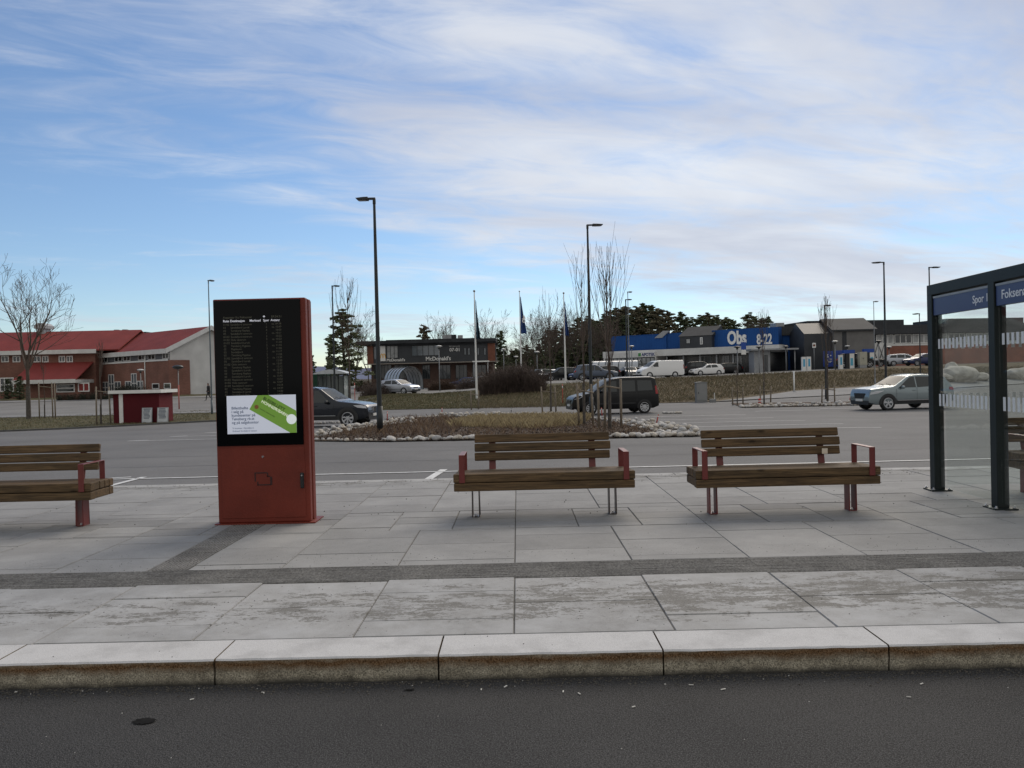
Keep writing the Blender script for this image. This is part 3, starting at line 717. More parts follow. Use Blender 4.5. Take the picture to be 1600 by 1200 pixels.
bench1 = make_bench((b1.x-1.79, 7.86, PAVE), 0, 'wooden bench cut off by the left edge, standing left of the red departure pillar', leg='red')
bench4 = make_bench((at(1577, 740, 8.75).x, 8.55, PAVE), 0, 'wooden bench seen behind the glass inside the dark green shelter', leg='red')
st = MB(); st.box(1.79-.335-.064, 1.79-.335-.006, .425, .429, .545, .60); st.build('pale_sticker', mat('sticker_pale', (.7, .62, .5), .4, .1, 20), bench3)

# ================================================================ SHELTER
def make_shelter():
    xl = at(1464, 767, 9.03).x-.06
    S = empty('bus_shelter', (xl, 7.79, PAVE), -R(2.2), label='dark green steel and glass bus shelter with blue name signs, at the right edge', cat='bus shelter')
    M_g = mat('shelter_green_paint', (.011, .017, .017), .5, .12, 3, spec=.3, bump=.03, bscale=50)
    Wd = 4.4; ysv = [1.26, 0.0, -1.26]
    for (x, ylist) in ((0, ysv), (Wd, ysv)):
        for y in ylist:
            b = MB(); b.box(x, x+.115, y, y+.115, .012, 2.22); P = b.build('post', M_g, S, bevel=.006)
            b = MB(); b.box(x-.055, x+.17, y-.055, y+.17, 0, .014); b.build('base_plate', M_g, P, bevel=.002)
            for (a, c) in ((-.03, -.03), (.145, -.03), (-.03, .145), (.145, .145)):
                b = MB(); b.tube((x+a, y+c, .012), (x+a, y+c, .040), .009, n=8); b.tube((x+a, y+c, .014), (x+a, y+c, .026), .017, n=6)
                b.build('anchor_bolt', M_bolt, P)
    for x in (Wd/2,):
        b = MB(); b.box(x, x+.115, 1.26, 1.375, .012, 2.22); b.build('post', M_g, S, bevel=.006)
    b = MB()
    b.box(0, .115, -1.45, 1.375, 2.215, 2.335); b.box(Wd, Wd+.115, -1.45, 1.375, 2.215, 2.335); b.box(.117, Wd-.002, 1.262, 1.373, 2.217, 2.333); b.box(.117, Wd-.002, -1.448, -1.34, 2.217, 2.333)
    b.build('roof_beam', M_g, S, bevel=.006)
    b = MB(); b.box(.12, Wd-.005, -1.33, 1.255, 2.26, 2.30); b.build('roof_panel', mat('roof_glass', (.30, .33, .34), .3, 0), S)
    # glass
    mg = bpy.data.materials.new('clear_glass'); mg.use_nodes = True; t = mg.node_tree; t.nodes.remove(t.nodes['Principled BSDF'])
    tr = t.nodes.new('ShaderNodeBsdfTransparent'); tr.inputs[0].default_value = (.95, .97, .965, 1); gl = t.nodes.new('ShaderNodeBsdfGlossy'); gl.inputs['Roughness'].default_value = .02
    fr0 = t.nodes.new('ShaderNodeLayerWeight'); fr0.inputs[0].default_value = .22; fr = t.nodes.new('ShaderNodeMath'); fr.operation = 'MULTIPLY_ADD'; fr.inputs[1].default_value = .14; fr.inputs[2].default_value = .02; t.links.new(fr0.outputs['Facing'], fr.inputs[0]); mxs = t.nodes.new('ShaderNodeMixShader')
    t.links.new(fr.outputs[0], mxs.inputs[0]); t.links.new(tr.outputs[0], mxs.inputs[1]); t.links.new(gl.outputs[0], mxs.inputs[2]); t.links.new(mxs.outputs[0], t.nodes['Material Output'].inputs[0])
    M_bar = mat('white_glass_stripe', (.75, .76, .76), .6, 0)
    def pane(x0, x1, y0, y1):
        b = MB(); b.box(x0, x1, y0, y1, .06, 2.18); G = b.build('glass_pane', mg, S)
        s_ = MB(); al = x1-x0 > y1-y0
        L_ = (x1-x0) if al else (y1-y0); n = int(L_/.078)
        for z0, z1 in ((1.605, 1.715), (.965, 1.10)):
            s_ = MB()
            for i in range(n):
                c = .02+i*(L_-.04)/n
                if al: s_.box(x0+c, x0+c+.036, y0-.003, y0-.001, z0, z1)
                else: s_.box(x0-.004, x0-.001, y0+c, y0+c+.040, z0, z1)
            s_.build('stripe_pattern', M_bar, G)
    for k in (0, 1): pane(.038, .048, (-1.14, .118)[k], (-.005, 1.255)[k])
    pane(.16, 2.18, 1.30, 1.31); pane(2.34, 4.38, 1.30, 1.31)
    pane(Wd+.06, Wd+.07, .12, 1.25)
    # blue signs on the side glass
    M_b = mat('sign_blue', (.022, .040, .135), .35, 0); M_t = mat('sign_text_white', (.75, .77, .8), .5, 0)
    for (y0, y1, txt, ty) in ((.118, 1.25, 'Spor 1', .42), (-1.14, -.01, 'Fokserød', -.10)):
        b = MB(); b.box(.015, .075, y0, y1, 1.985, 2.175); sg = b.build('sign_panel', M_b, S)
        b = MB(); b.box(.010, .080, y0, y1, 2.176, 2.198); b.build('sign_rail', M_grey, S)
        tmesh(txt, .112 if txt[0] == 'S' else .122, M_t, 'sign_text', sg, (.0135, ty, 2.045), (pi/2, 0, -pi/2), ext=.001, bold=.001)
    return S
shelter = make_shelter()
# ================================================================ CARS
def car_paint(name, c, metal=.35, rough=.28):
    return mat('car_paint_'+name, c, rough, 0, metal=metal, coat=.35)
M_clad = mat('grey_black_cladding', (.022, .023, .024), .6, 0)
M_gl = mat('car_window_glass', (.022, .027, .028), .05, 0, spec=.6)
M_ws = mat('windscreen_glass', (.055, .062, .066), .15, 0, spec=.03)
M_lamp = mat('headlamp_glass', (.55, .57, .60), .12, 0, spec=.9)
M_tail = mat('tail_lamp_red', (.30, .012, .012), .2, 0)
M_plate = mat('number_plate', (.65, .65, .62), .5, 0)
def make_car(label, cat, sp, paint, loc, yaw, detail=1, group=None, name='parked_car'):
    L, W = sp['L'], sp['W']; prof = sp['prof']; zb = sp.get('belt', .95); zf = sp.get('floor', .24); k = sp.get('tumble', .26)
    r_ = sp.get('r', .33); whs = sp['wh']; flat = sp.get('flat', 0)
    C = empty(name, loc, yaw, label=label, cat=cat, group=group)
    def ztop(x): return lerpt(x, prof)
    def plan(x):
        f = 1.0
        a = sp.get('nose', .75)
        if x < a: f -= sp.get('nt', .17)*((a-x)/a)**2.2
        bb = .55
        if x > L-bb: f -= sp.get('tt', .10)*((x-(L-bb))/bb)**2.2
        return W/2*f
    def belt(x): return zb(x) if callable(zb) else zb
    def half(x, z):
        w_ = plan(x)
        if z < .5: w_ *= 1-.07*((.5-z)/.3)**2
        b_ = belt(x)
        if z > b_: w_ -= (z-b_)*k + .012
        elif z > b_-.10: w_ -= .012*(z-b_+.10)/.10
        return w_
    def nose_shift(x, z):          # makes the ends lean and curve
        s_ = 0
        if x < .12: s_ = (1-x/.12)*(.10*abs(z-.50)**1.6)
        if x > L-.12: s_ = -(1-(L-x)/.12)*(sp.get('rl', .10)*abs(z-.55)**1.5)
        return s_
    knots = sorted(set([round(p[0], 3) for p in prof]+[L*i/(44 if detail else 22) for i in range((44 if detail else 22)+1)]+[.03, .08, L-.03, L-.08]))
    knots = [x for x in knots if 0 <= x <= L]
    nside = 9; rr = sp.get('rr', .07)
    def section(x):
        zt = ztop(x); zl = zf+(.10*(1-x/.35) if x < .35 else 0)+(.10*(1-(L-x)/.3) if x > L-.3 else 0); zs = zt-rr
        pts = [(half(x, zl)-.05, zl)]
        for j in range(nside):
            z = zl+.02+(zs-zl-.02)*j/(nside-1); pts.append((half(x, z), z))
        hw = half(x, zs)
        for a in (30, 60, 90): pts.append((hw-rr*1.2*(1-cos(R(a))), zs+rr*sin(R(a))))
        e = pts[-1][0]
        for t in (.66, .33, 0): pts.append((e*t, zt+.025*(1-t*t)*min(1, max(0, (zt-.6)))))
        return pts
    b = MB(); vs = []; m_ = None
    for x in knots:
        s_ = section(x); ring = [(x+nose_shift(x, z), y, z) for y, z in s_]+[(x+nose_shift(x, z), -y, z) for y, z in s_[-2::-1]]
        m_ = len(ring); vs += ring
    nk = len(knots)
    fs = [(i*m_+j, i*m_+(j+1) % m_, (i+1)*m_+(j+1) % m_, (i+1)*m_+j) for i in range(nk-1) for j in range(m_)]
    b.add(vs, fs, 0, True); b.add(vs[:m_], [tuple(range(m_))], 0); b.add(vs[-m_:], [tuple(range(m_))], 0)
    body = b.build('body', paint, C)
    body.data.set_sharp_from_angle(angle=R(38))
    def sidepoly(name, poly, m, off=.006, both=True, parent=C, thick=0, sub=.12):
        for sgn in ((1, -1) if both else (both,)):
            bm = bmesh.new(); vv = [bm.verts.new((x, 0, z)) for x, z in poly]; bm.faces.new(vv)
            x = min(p[0] for p in poly)+sub
            while x < max(p[0] for p in poly):
                bmesh.ops.bisect_plane(bm, geom=bm.verts[:]+bm.edges[:]+bm.faces[:], plane_co=(x, 0, 0), plane_no=(1, 0, 0)); x += sub
            for z in (belt(1.0)-.10, belt(1.0), .5):
                bmesh.ops.bisect_plane(bm, geom=bm.verts[:]+bm.edges[:]+bm.faces[:], plane_co=(0, 0, z), plane_no=(0, 0, 1))
            for q in bm.verts:
                zt = ztop(q.co.x)-rr; z = q.co.z; h_ = half(q.co.x, min(z, zt))
                if z > zt: h_ -= rr*1.2*(1-sqrt(max(0, 1-min(1, (z-zt)/rr)**2)))
                q.co.y = sgn*(h_+off); q.co.x += nose_shift(q.co.x, z)
                if q.co.x < .02: q.co.x -= off
            me = bpy.data.meshes.new(name); bm.to_mesh(me); bm.free(); me.materials.append(m)
            o = bpy.data.objects.new(name, me); col.objects.link(o); o.parent = parent
    def toppoly(name, x0, x1, m, e0=.90, e1=.90, off=.007, n=8, parent=C):
        b = MB(); vs = []
        for i in range(n+1):
            x = x0+(x1-x0)*i/n; zt = ztop(x); e = (half(x, zt-rr)-rr*1.2*.5)*(e0+(e1-e0)*i/n)
            dzx = (ztop(x+.01)-ztop(x-.01))/.02; nn = Vector((-dzx, 0, 1)).normalized()*off
            ex = section(x)[-4][0]
            for t in (-1, -.66, -.33, 0, .33, .66, 1):
                yy = e*t; tt = min(1, abs(yy)/max(ex, .01)); vs.append((x+nn.x, yy, zt+.025*(1-tt*tt)*min(1, max(0, zt-.6))+nn.z))
        b.add(vs, [(i*7+j, i*7+j+1, (i+1)*7+j+1, (i+1)*7+j) for i in range(n) for j in range(6)], 0, True)
        return b.build(name, m, parent, fix=False)
    cm = sp.get('clad')
    for wpoly in sp['win']: sidepoly('side_window', wpoly, M_gl)
    for (x0, x1) in sp.get('ws', []): toppoly('windscreen', x0, x1, M_ws)
    for (x0, x1) in sp.get('rw', []): toppoly('rear_window', x0, x1, M_gl, .86, .86)
    for hp in sp.get('head', []): sidepoly('headlight', hp, M_lamp, .010, sub=.05)
    for hp in sp.get('tail', []): sidepoly('tail_light', hp, M_tail, .010, sub=.05)
    if cm:
        zl = zf+.01
        sidepoly('sill_cladding', [(whs[0]+r_+.03, zl+.02), (whs[1]-r_-.03, zl+.02), (whs[1]-r_-.03, zl+.17), (whs[0]+r_+.03, zl+.17)], cm, .010)
    # arches and wheels
    for wx in whs:
        for sg in (1, -1):
            hw = plan(wx)
            ro = r_+(.085 if cm else .045); ye_ = sg*(hw+.012 if cm else hw+.004); yi_ = sg*(hw-.22); vs = []
            for i in range(19):
                a = -R(8)+(pi+R(16))*i/18
                for (q_, y_) in ((ro, yi_), (ro, ye_), (r_-.01, ye_), (r_-.01, yi_)): vs.append((wx+q_*cos(a), y_, max(zf+.02, r_+q_*sin(a))))
            b = MB(); b.add(vs, [(i*4+j, i*4+(j+1) % 4, i*4+4+(j+1) % 4, i*4+4+j) for i in range(18) for j in range(4)], 0); b.build('wheel_arch', cm or M_black, C)
            Wn = MB(); y0, y1 = sg*(hw-.19), sg*(hw+.018); n = 28 if detail else 16; vs = []
            for (rad, y) in ((r_*.66, y0), (r_-.015, y0), (r_, y0+sg*.02), (r_, y1-sg*.03), (r_-.02, y1-sg*.004), (r_*.74, y1), (r_*.70, y1-sg*.015)):
                for i in range(n): vs.append((wx+rad*cos(2*pi*i/n), y, r_+rad*sin(2*pi*i/n)))
            Wn.add(vs, [(q*n+i, q*n+(i+1) % n, (q+1)*n+(i+1) % n, (q+1)*n+i) for q in range(6) for i in range(n)], 0, True)
            Wh = Wn.build('wheel', M_tyre, C)
            if detail or sg == sp.get('vis', sg):
                b = MB(); yb = sg*(hw-.035); b.tube((wx, yb-sg*.10, r_), (wx, yb, r_), r_*.70, n=n, mi=1)
                ye = sg*(hw+.008)
                vs = []
                for (rad, y) in ((r_*.70, ye-sg*.02), (r_*.70, ye), (r_*.62, ye), (r_*.60, ye-sg*.03)):
                    for i in range(n): vs.append((wx+rad*cos(2*pi*i/n), y, r_+rad*sin(2*pi*i/n)))
                b.add(vs, [(q*n+i, q*n+(i+1) % n, (q+1)*n+(i+1) % n, (q+1)*n+i) for q in range(3) for i in range(n)], 0, True)
                ns = sp.get('spokes', 5)
                for i in range(ns):
                    for dd in (sp.get('split', (-.12, .12)) if detail else (0,)):
                        a = 2*pi*i/ns+.3; a2 = a+dd; p0 = Vector((wx+r_*.10*cos(a), ye-sg*.01, r_+r_*.10*sin(a))); p1 = Vector((wx+r_*.64*cos(a2), ye-sg*.012, r_+r_*.64*sin(a2)))
                        d = (p1-p0).normalized(); n_ = Vector((-d.z, 0, d.x))*(r_*.055)
                        b.add([p0-n_, p0+n_, p1+n_*1.2, p1-n_*1.2]+[q+Vector((0, -sg*.03, 0)) for q in (p0-n_, p0+n_, p1+n_*1.2, p1-n_*1.2)], [(0, 1, 2, 3), (0, 4, 5, 1), (1, 5, 6, 2), (2, 6, 7, 3), (3, 7, 4, 0)], 0)
                b.tube((wx, ye-sg*.03, r_), (wx, ye, r_), r_*.15, n=12)
                b.build('rim', [sp.get('rim', M_rim), M_black], Wh)
    # nose and tail
    hz = ztop(.05)
    b = MB(); gw = sp.get('gw', .42); g0, g1 = sp.get('gz', (.58, .74))
    x_ = -.012
    b.prism([(-gw, g1), (gw, g1), (gw*.86, g0), (-gw*.86, g0)], x_, x_+.06, 0, axis='x')
    if sp.get('kidney'):
        b = MB()
        for s_ in (-1, 1): b.prism([(s_*.03, g1), (s_*.21, g1-.01), (s_*.19, g0), (s_*.04, g0)], x_-.012, x_+.06, 0, axis='x')
        G = b.build('grille', M_black, C)
        b = MB()
        for s_ in (-1, 1):
            for (y0, y1) in ((.022, .036), (.20, .215)): b.box(x_-.02, x_+.04, min(s_*y0, s_*y1), max(s_*y0, s_*y1), g0, g1)
            b.box(x_-.02, x_+.04, min(s_*.022, s_*.215), max(s_*.022, s_*.215), g1-.005, g1+.008)
        b.build('grille_surround', M_chrome, G)
    else: b.build('grille', M_black, C)
    b = MB(); b.prism([(-W*.40, .46), (W*.40, .46), (W*.36, .27), (-W*.36, .27)], .0, .12, 0, axis='x'); b.build('bumper_intake', cm or M_black, C)
    b = MB(); b.box(-.025, .01, -.26, .26, .43, .54); b.build('number_plate', M_plate, C)
    if detail or sp.get('rearplate'):
        b = MB(); b.box(L-.02, L+.015, -.26, .26, .62, .73); b.build('number_plate', M_plate, C)
    # mirrors, handles, seams
    mxp = sp.get('mx', 1.55)
    for s_ in (1, -1):
        hw = half(mxp, belt(mxp)+.05)
        b = MB(); b.ball((mxp, s_*(hw+.12), belt(mxp)+.07), .105, (.75, .95, .72), 10, 7); b.tube((mxp, s_*(hw-.02), belt(mxp)+.02), (mxp, s_*(hw+.10), belt(mxp)+.04), .03, .03, 6)
        b.build('wing_mirror', sp.get('mirror', paint), C)
    if detail:
        for (hx, hz_) in sp.get('handles', []):
            for s_ in (1, -1):
                hw = half(hx, hz_); b = MB(); b.box(hx-.09, hx+.09, min(s_*(hw+.0), s_*(hw+.032)), max(s_*(hw), s_*(hw+.032)), hz_-.014, hz_+.014); b.build('door_handle', sp.get('hmat', paint), C, bevel=.006)
        for ln in sp.get('seams', []):
            sidepoly('door_seam', ln, M_black, .003, sub=.2)
        for (x0, x1, z0, z1, mm) in sp.get('trim', []): sidepoly('side_trim', [(x0, z0), (x1, z0), (x1, z1), (x0, z1)], mm, .014)
        if sp.get('rails'):
            x0, x1 = sp['rails']
            for s_ in (1, -1):
                pts = []
                for i in range(9):
                    x = x0+(x1-x0)*i/8; z = ztop(x); pts.append((x, s_*(half(x, z-rr)-rr*.7), z+.035 - (.03 if i in (0, 8) else 0)))
                b = MB(); b.path(pts, [.014]*9, 6); b.build('roof_rail', sp.get('railm', M_dark), C)
        # interior hint: seats seen as darker; wipers
        b = MB(); wsx = sp['ws'][0][0]
        for yo in (-.5, .05): b.tube((wsx+.02, yo, ztop(wsx+.02)+.045), (wsx+.10, yo+.5, ztop(wsx+.10)+.045), .008, n=5)
        b.build('wiper_blades', M_black, C)
    return C
def seam(x, z0, z1, w_=.012, dx_=0): return [(x, z0), (x+w_, z0), (x+w_+dx_, z1), (x+dx_, z1)]
# --- dark SUV (front to the right)
SUV = dict(L=4.57, W=1.86, belt=.98, floor=.30, r=.37, wh=(.86, 3.66), tumble=.30, nose=.9, nt=.16,
    prof=[(0, .66), (.03, .80), (.12, .90), (.5, .985), (1.28, 1.075), (1.50, 1.17), (2.08, 1.575), (2.35, 1.64), (3.0, 1.675), (3.9, 1.625), (4.15, 1.55), (4.40, 1.16), (4.52, 1.02), (4.57, .80)],
    win=[[(1.62, 1.03), (2.36, 1.03), (2.36, 1.53), (2.17, 1.52)], [(2.44, 1.03), (3.22, 1.04), (3.22, 1.55), (2.44, 1.54)], [(3.30, 1.04), (3.92, 1.10), (3.70, 1.50), (3.30, 1.55)]],
    ws=[(1.44, 2.10)], rw=[(4.17, 4.39)], head=[[(.02, .76), (.42, .80), (.60, .90), (.30, .905), (.06, .85)]], tail=[[(4.30, .95), (4.54, .85), (4.50, 1.02), (4.32, 1.10)]],
    clad=M_clad, rim=M_rim, spokes=7, split=(-.10, .10), kidney=1, gz=(.62, .82), mx=1.74, mirror=M_black, handles=[(2.28, .90), (3.18, .92)], rails=(2.2, 3.95), railm=M_dark,
    seams=[seam(1.45, .40, .98), seam(2.40, .40, 1.03), seam(3.26, .45, 1.03)], trim=[(1.38, 3.1, .47, .50, M_grey)], hmat=M_black)
p = gp(520, 665); X3Y = 34.0
fx = at(588, 640, 33.2)
paint_dark = car_paint('dark_blue_grey', (.012, .016, .024), .5, .25)
cx = fx.x; yaw = pi+R(-9)
def place_front(front_px, Y, yaw, dyaw=0):
    X = at(front_px, 640, Y).x; return Vector((X, Y, gz(X, Y)))
loc = place_front(586, 33.6, 0)
make_car('black off-road car with chrome twin grille and silver wheels, half hidden behind the red pillar', 'car', SUV, paint_dark, loc, pi-R(10), group=None)
# --- black van-like MPV facing left
MPV = dict(L=4.38, W=1.81, belt=1.06, floor=.25, r=.325, wh=(.88, 3.61), tumble=.14, nose=.85, nt=.17, rl=.06, rr=.09,
    prof=[(0, .62), (.04, .80), (.15, .90), (.55, 1.01), (1.0, 1.10), (1.15, 1.17), (1.80, 1.64), (2.05, 1.74), (2.5, 1.80), (4.0, 1.80), (4.22, 1.74), (4.33, 1.20), (4.38, .95)],
    win=[[(1.32, 1.12), (2.22, 1.10), (2.22, 1.62), (2.02, 1.63), (1.86, 1.56)], [(2.34, 1.10), (3.16, 1.10), (3.16, 1.64), (2.34, 1.64)], [(3.28, 1.12), (4.06, 1.14), (4.0, 1.62), (3.28, 1.64)]],
    ws=[(1.14, 1.86)], rw=[(4.235, 4.325)], head=[[(.03, .78), (.30, .80), (.62, .96), (.50, 1.0), (.12, .89)]], tail=[[(4.20, .95), (4.36, .95), (4.30, 1.35), (4.18, 1.35)]],
    rim=M_rim, spokes=9, split=(-.08, .08), gz=(.56, .74), mx=1.42, handles=[(2.12, 1.0), (2.45, 1.0)], clad=None,
    seams=[seam(1.22, .38, 1.08), seam(2.27, .36, 1.66), seam(3.22, .36, 1.66), [(2.3, 1.0), (4.1, 1.0), (4.1, 1.01), (2.3, 1.01)]], trim=[(1.25, 3.15, .50, .56, M_black)], hmat=M_black)
paint_black = mat('car_paint_black', (.0045, .005, .006), .3, 0, coat=.10, spec=.3)
loc = place_front(889, 39.6, 0)
make_car('black tall family van facing left, parked behind the staked young trees', 'car', MPV, paint_black, loc, R(9))
# --- pale blue-green crossover facing left
MG = dict(L=4.31, W=1.81, belt=.98, floor=.27, r=.345, wh=(.86, 3.45), tumble=.30, nose=.85, nt=.19,
    prof=[(0, .62), (.03, .86), (.12, .98), (.6, 1.05), (1.12, 1.09), (1.30, 1.14), (1.98, 1.53), (2.3, 1.60), (2.8, 1.62), (3.6, 1.55), (3.86, 1.47), (4.15, 1.12), (4.26, 1.02), (4.31, .75)],
    win=[[(1.42, 1.03), (2.29, 1.03), (2.29, 1.52), (2.10, 1.51), (1.98, 1.45)], [(2.35, 1.03), (3.12, 1.06), (3.08, 1.51), (2.35, 1.53)], [(3.18, 1.08), (3.66, 1.18), (3.42, 1.44), (3.14, 1.49)]],
    ws=[(1.27, 1.99)], rw=[(3.88, 4.13)], head=[[(.04, .74), (.40, .80), (.66, .92), (.30, .90), (.08, .84)]], tail=[[(3.98, .88), (4.27, .86), (4.24, 1.0), (4.0, 1.0)]],
    clad=M_clad, rim=M_rim, spokes=5, split=(-.17, .17), gw=.40, gz=(.56, .80), mx=1.56, handles=[(2.18, .90), (2.98, .92)], rails=(2.05, 3.6), railm=M_grey,
    seams=[seam(1.28, .42, .98), seam(2.32, .42, 1.04), seam(3.12, .50, 1.07)], trim=[(1.35, 2.95, .44, .465, M_chrome)])
paint_teal = car_paint('pale_teal', (.23, .275, .29), .45, .22)
loc = place_front(1343, 37.2, 0)
make_car('pale blue-green crossover car facing left, its tail seen through the shelter glass', 'car', MG, paint_teal, loc, R(10))
# --- silver hatchback further off
HATCH = dict(L=4.15, W=1.735, belt=.92, floor=.22, r=.31, wh=(.84, 3.35), tumble=.30, nose=.8, nt=.16,
    prof=[(0, .58), (.04, .70), (.2, .80), (.6, .88), (1.05, .94), (1.20, 1.0), (1.85, 1.37), (2.2, 1.43), (2.7, 1.44), (3.5, 1.38), (3.75, 1.30), (4.02, .98), (4.12, .90), (4.15, .60)],
    win=[[(1.36, .97), (2.30, .97), (2.30, 1.33), (2.02, 1.32)], [(2.38, .97), (3.28, 1.0), (3.10, 1.30), (2.38, 1.33)]], ws=[(1.18, 1.86)], rw=[(3.78, 4.0)],
    head=[[(.03, .62), (.34, .66), (.42, .76), (.10, .75)]], tail=[[(3.98, .74), (4.13, .72), (4.08, .92), (3.98, .94)]], spokes=5, split=(0,), gw=.34, gz=(.60, .70), mx=1.45,
    handles=[(2.15, .82)], seams=[seam(1.25, .34, .92), seam(2.34, .34, .97)], trim=[(1.1, 3.0, .48, .52, M_black)])
paint_silver = car_paint('silver', (.42, .44, .48), .6, .3)
loc = place_front(651, 76.0, 0); loc.z = gz(loc.x, 76)+.03
make_car('small silver hatchback facing right on the road above the grass slope', 'car', HATCH, paint_silver, loc, pi-R(30))
# --- parked cars on the upper lot
CRS = dict(SUV, spokes=5, split=(0,)); EST = dict(HATCH, L=4.6, wh=(.86, 3.60), prof=[(0, .58), (.04, .70), (.2, .80), (.6, .88), (1.1, .94), (1.30, 1.0), (1.95, 1.38), (2.3, 1.45), (2.9, 1.46), (4.0, 1.40), (4.25, 1.32), (4.48, .98), (4.57, .90), (4.6, .60)],
    win=[[(1.45, .97), (2.30, .97), (2.30, 1.34), (2.12, 1.33)], [(2.38, .97), (3.18, .98), (3.18, 1.35), (2.38, 1.36)], [(3.26, .99), (4.05, 1.02), (3.85, 1.30), (3.26, 1.34)]], rw=[(4.27, 4.46)], tail=[[(4.43, .74), (4.58, .72), (4.52, .92), (4.43, .94)]], handles=[], seams=[], trim=[])
VAN = dict(L=5.3, W=2.0, belt=1.25, floor=.28, r=.34, wh=(.95, 4.1), tumble=.10, nose=.8, nt=.14, rl=.03, rr=.09,
    prof=[(0, .65), (.05, .90), (.25, 1.02), (.75, 1.22), (.95, 1.32), (1.65, 1.86), (1.95, 1.97), (2.6, 2.0), (5.15, 2.0), (5.27, 1.9), (5.3, 1.0)],
    win=[[(1.15, 1.28), (2.05, 1.28), (2.05, 1.80), (1.80, 1.80)]], ws=[(.92, 1.70)], head=[[(.04, .85), (.30, .90), (.45, 1.05), (.12, .98)]], tail=[[(5.18, 1.0), (5.29, 1.0), (5.27, 1.5), (5.17, 1.5)]], spokes=5, split=(0,), mx=1.3, rearplate=1)
cols = dict(black=paint_black, navy=car_paint('navy', (.015, .025, .09), .3), grey=car_paint('mid_grey', (.10, .105, .11), .5), bluegrey=car_paint('blue_grey', (.07, .09, .13), .5), white=car_paint('white', (.78, .78, .77), 0), red=car_paint('red', (.42, .015, .03), .1), silver=paint_silver, green=car_paint('dark_green', (.015, .03, .025), .3))
def pc(px, Y, kind, c, yaw_deg, label, cat='car', **k):
    X = at(px, 590, Y).x
    make_car(label, cat, kind, cols[c], (X, Y, gz(X, Y)+.04), R(yaw_deg), detail=0, group=k.get('group', 'cars parked on the upper car parks'))
pc(965, 83, CRS, 'bluegrey', 172+5, 'large blue-grey off-road car on the upper lot, front right, behind the thin staked trees')
pc(998, 92, VAN, 'white', 14, 'white panel van parked at the edge of the bank', 'van')
pc(1052, 98, VAN, 'white', 80, 'white delivery van seen from behind, right of the white panel van', 'van')
row = [(772, 'EST', 'bluegrey', 'dusty blue-grey estate car beside the tall bare hedge'), (790, 'H', 'black', 'black hatchback just right of the tall bare hedge, under the middle flag'), (812, 'S', 'green', 'dark green off-road car near the globe lamp'), (836, 'H', 'bluegrey', 'blue-grey hatchback parked left of the blue flagpole'), (848, 'S', 'black', 'black off-road car left of the third flagpole'), (869, 'EST', 'silver', 'silver estate car behind the third flagpole'), (892, 'H', 'navy', 'navy hatchback right of the third flagpole, near the walking person'), (912, 'S', 'black', 'black off-road car behind the middle tall street lamp'), (930, 'H', 'white', 'white hatchback right of the middle tall street lamp')]
KD = dict(EST=EST, H=HATCH, S=CRS)
for i, (px, kd, c, lb) in enumerate(row): pc(px, 96+(i % 3)*3.5, KD[kd], c, (20, 100, 15, 84, 12, 95, 24, 8, 75)[i], lb)
for (px, Y, kd, c, yw, lb) in ((955, 103, HATCH, 'black', 15, 'black hatchback behind the blue-grey off-road car'), (978, 106, EST, 'white', 10, 'white estate car in front of the trolley shelter by the pharmacy'), (990, 101, HATCH, 'grey', 95, 'grey hatchback left of the white panel van'),
    (1068, 104, EST, 'black', 20, 'black estate car right of the white delivery van'), (1092, 108, HATCH, 'grey', 85, 'mid grey hatchback in front of the supermarket entrance'), (1104, 102, EST, 'black', 8, 'black estate car left of the red car'), (1116, 106, HATCH, 'red', 80, 'bright red hatchback in front of the supermarket'), (1128, 100, CRS, 'black', 172, 'black off-road car right of the bright red hatchback'),
    (1374, 92, CRS, 'black', 150, 'black off-road car facing the bank, left of the right tall street lamp'), (1389, 94, EST, 'black', 155, 'black estate car right of the right tall street lamp'), (1402, 99, EST, 'white', 150, 'white estate car behind the black estate, before the brick building'), (1416, 95, HATCH, 'navy', 10, 'navy hatchback before the brick building'), (1447, 97, EST, 'silver', 160, 'silver estate car seen beside the shelter post'),
    (1262, 104, HATCH, 'white', 20, 'white hatchback charging under the grey canopy'), (1240, 106, HATCH, 'grey', 20, 'grey hatchback under the grey canopy'), (735, 108, HATCH, 'white', 10, 'white hatchback in front of the restaurant'), (858, 112, HATCH, 'white', 12, 'white hatchback in the back row between the two right flagpoles'), (880, 114, EST, 'grey', 15, 'grey estate car in the back row behind the third flagpole'), (905, 111, HATCH, 'silver', 10, 'silver hatchback in the back row left of the middle tall lamp'), (1080, 99, HATCH, 'white', 14, 'white hatchback in the front row between the delivery van and the black estate'), (722, 100, EST, 'bluegrey', 30, 'blue-grey estate car left of the white flagpole by the restaurant'), (700, 106, HATCH, 'navy', 15, 'navy hatchback in front of the restaurant windows')):
    pc(px, Y, kd, c, yw, lb)
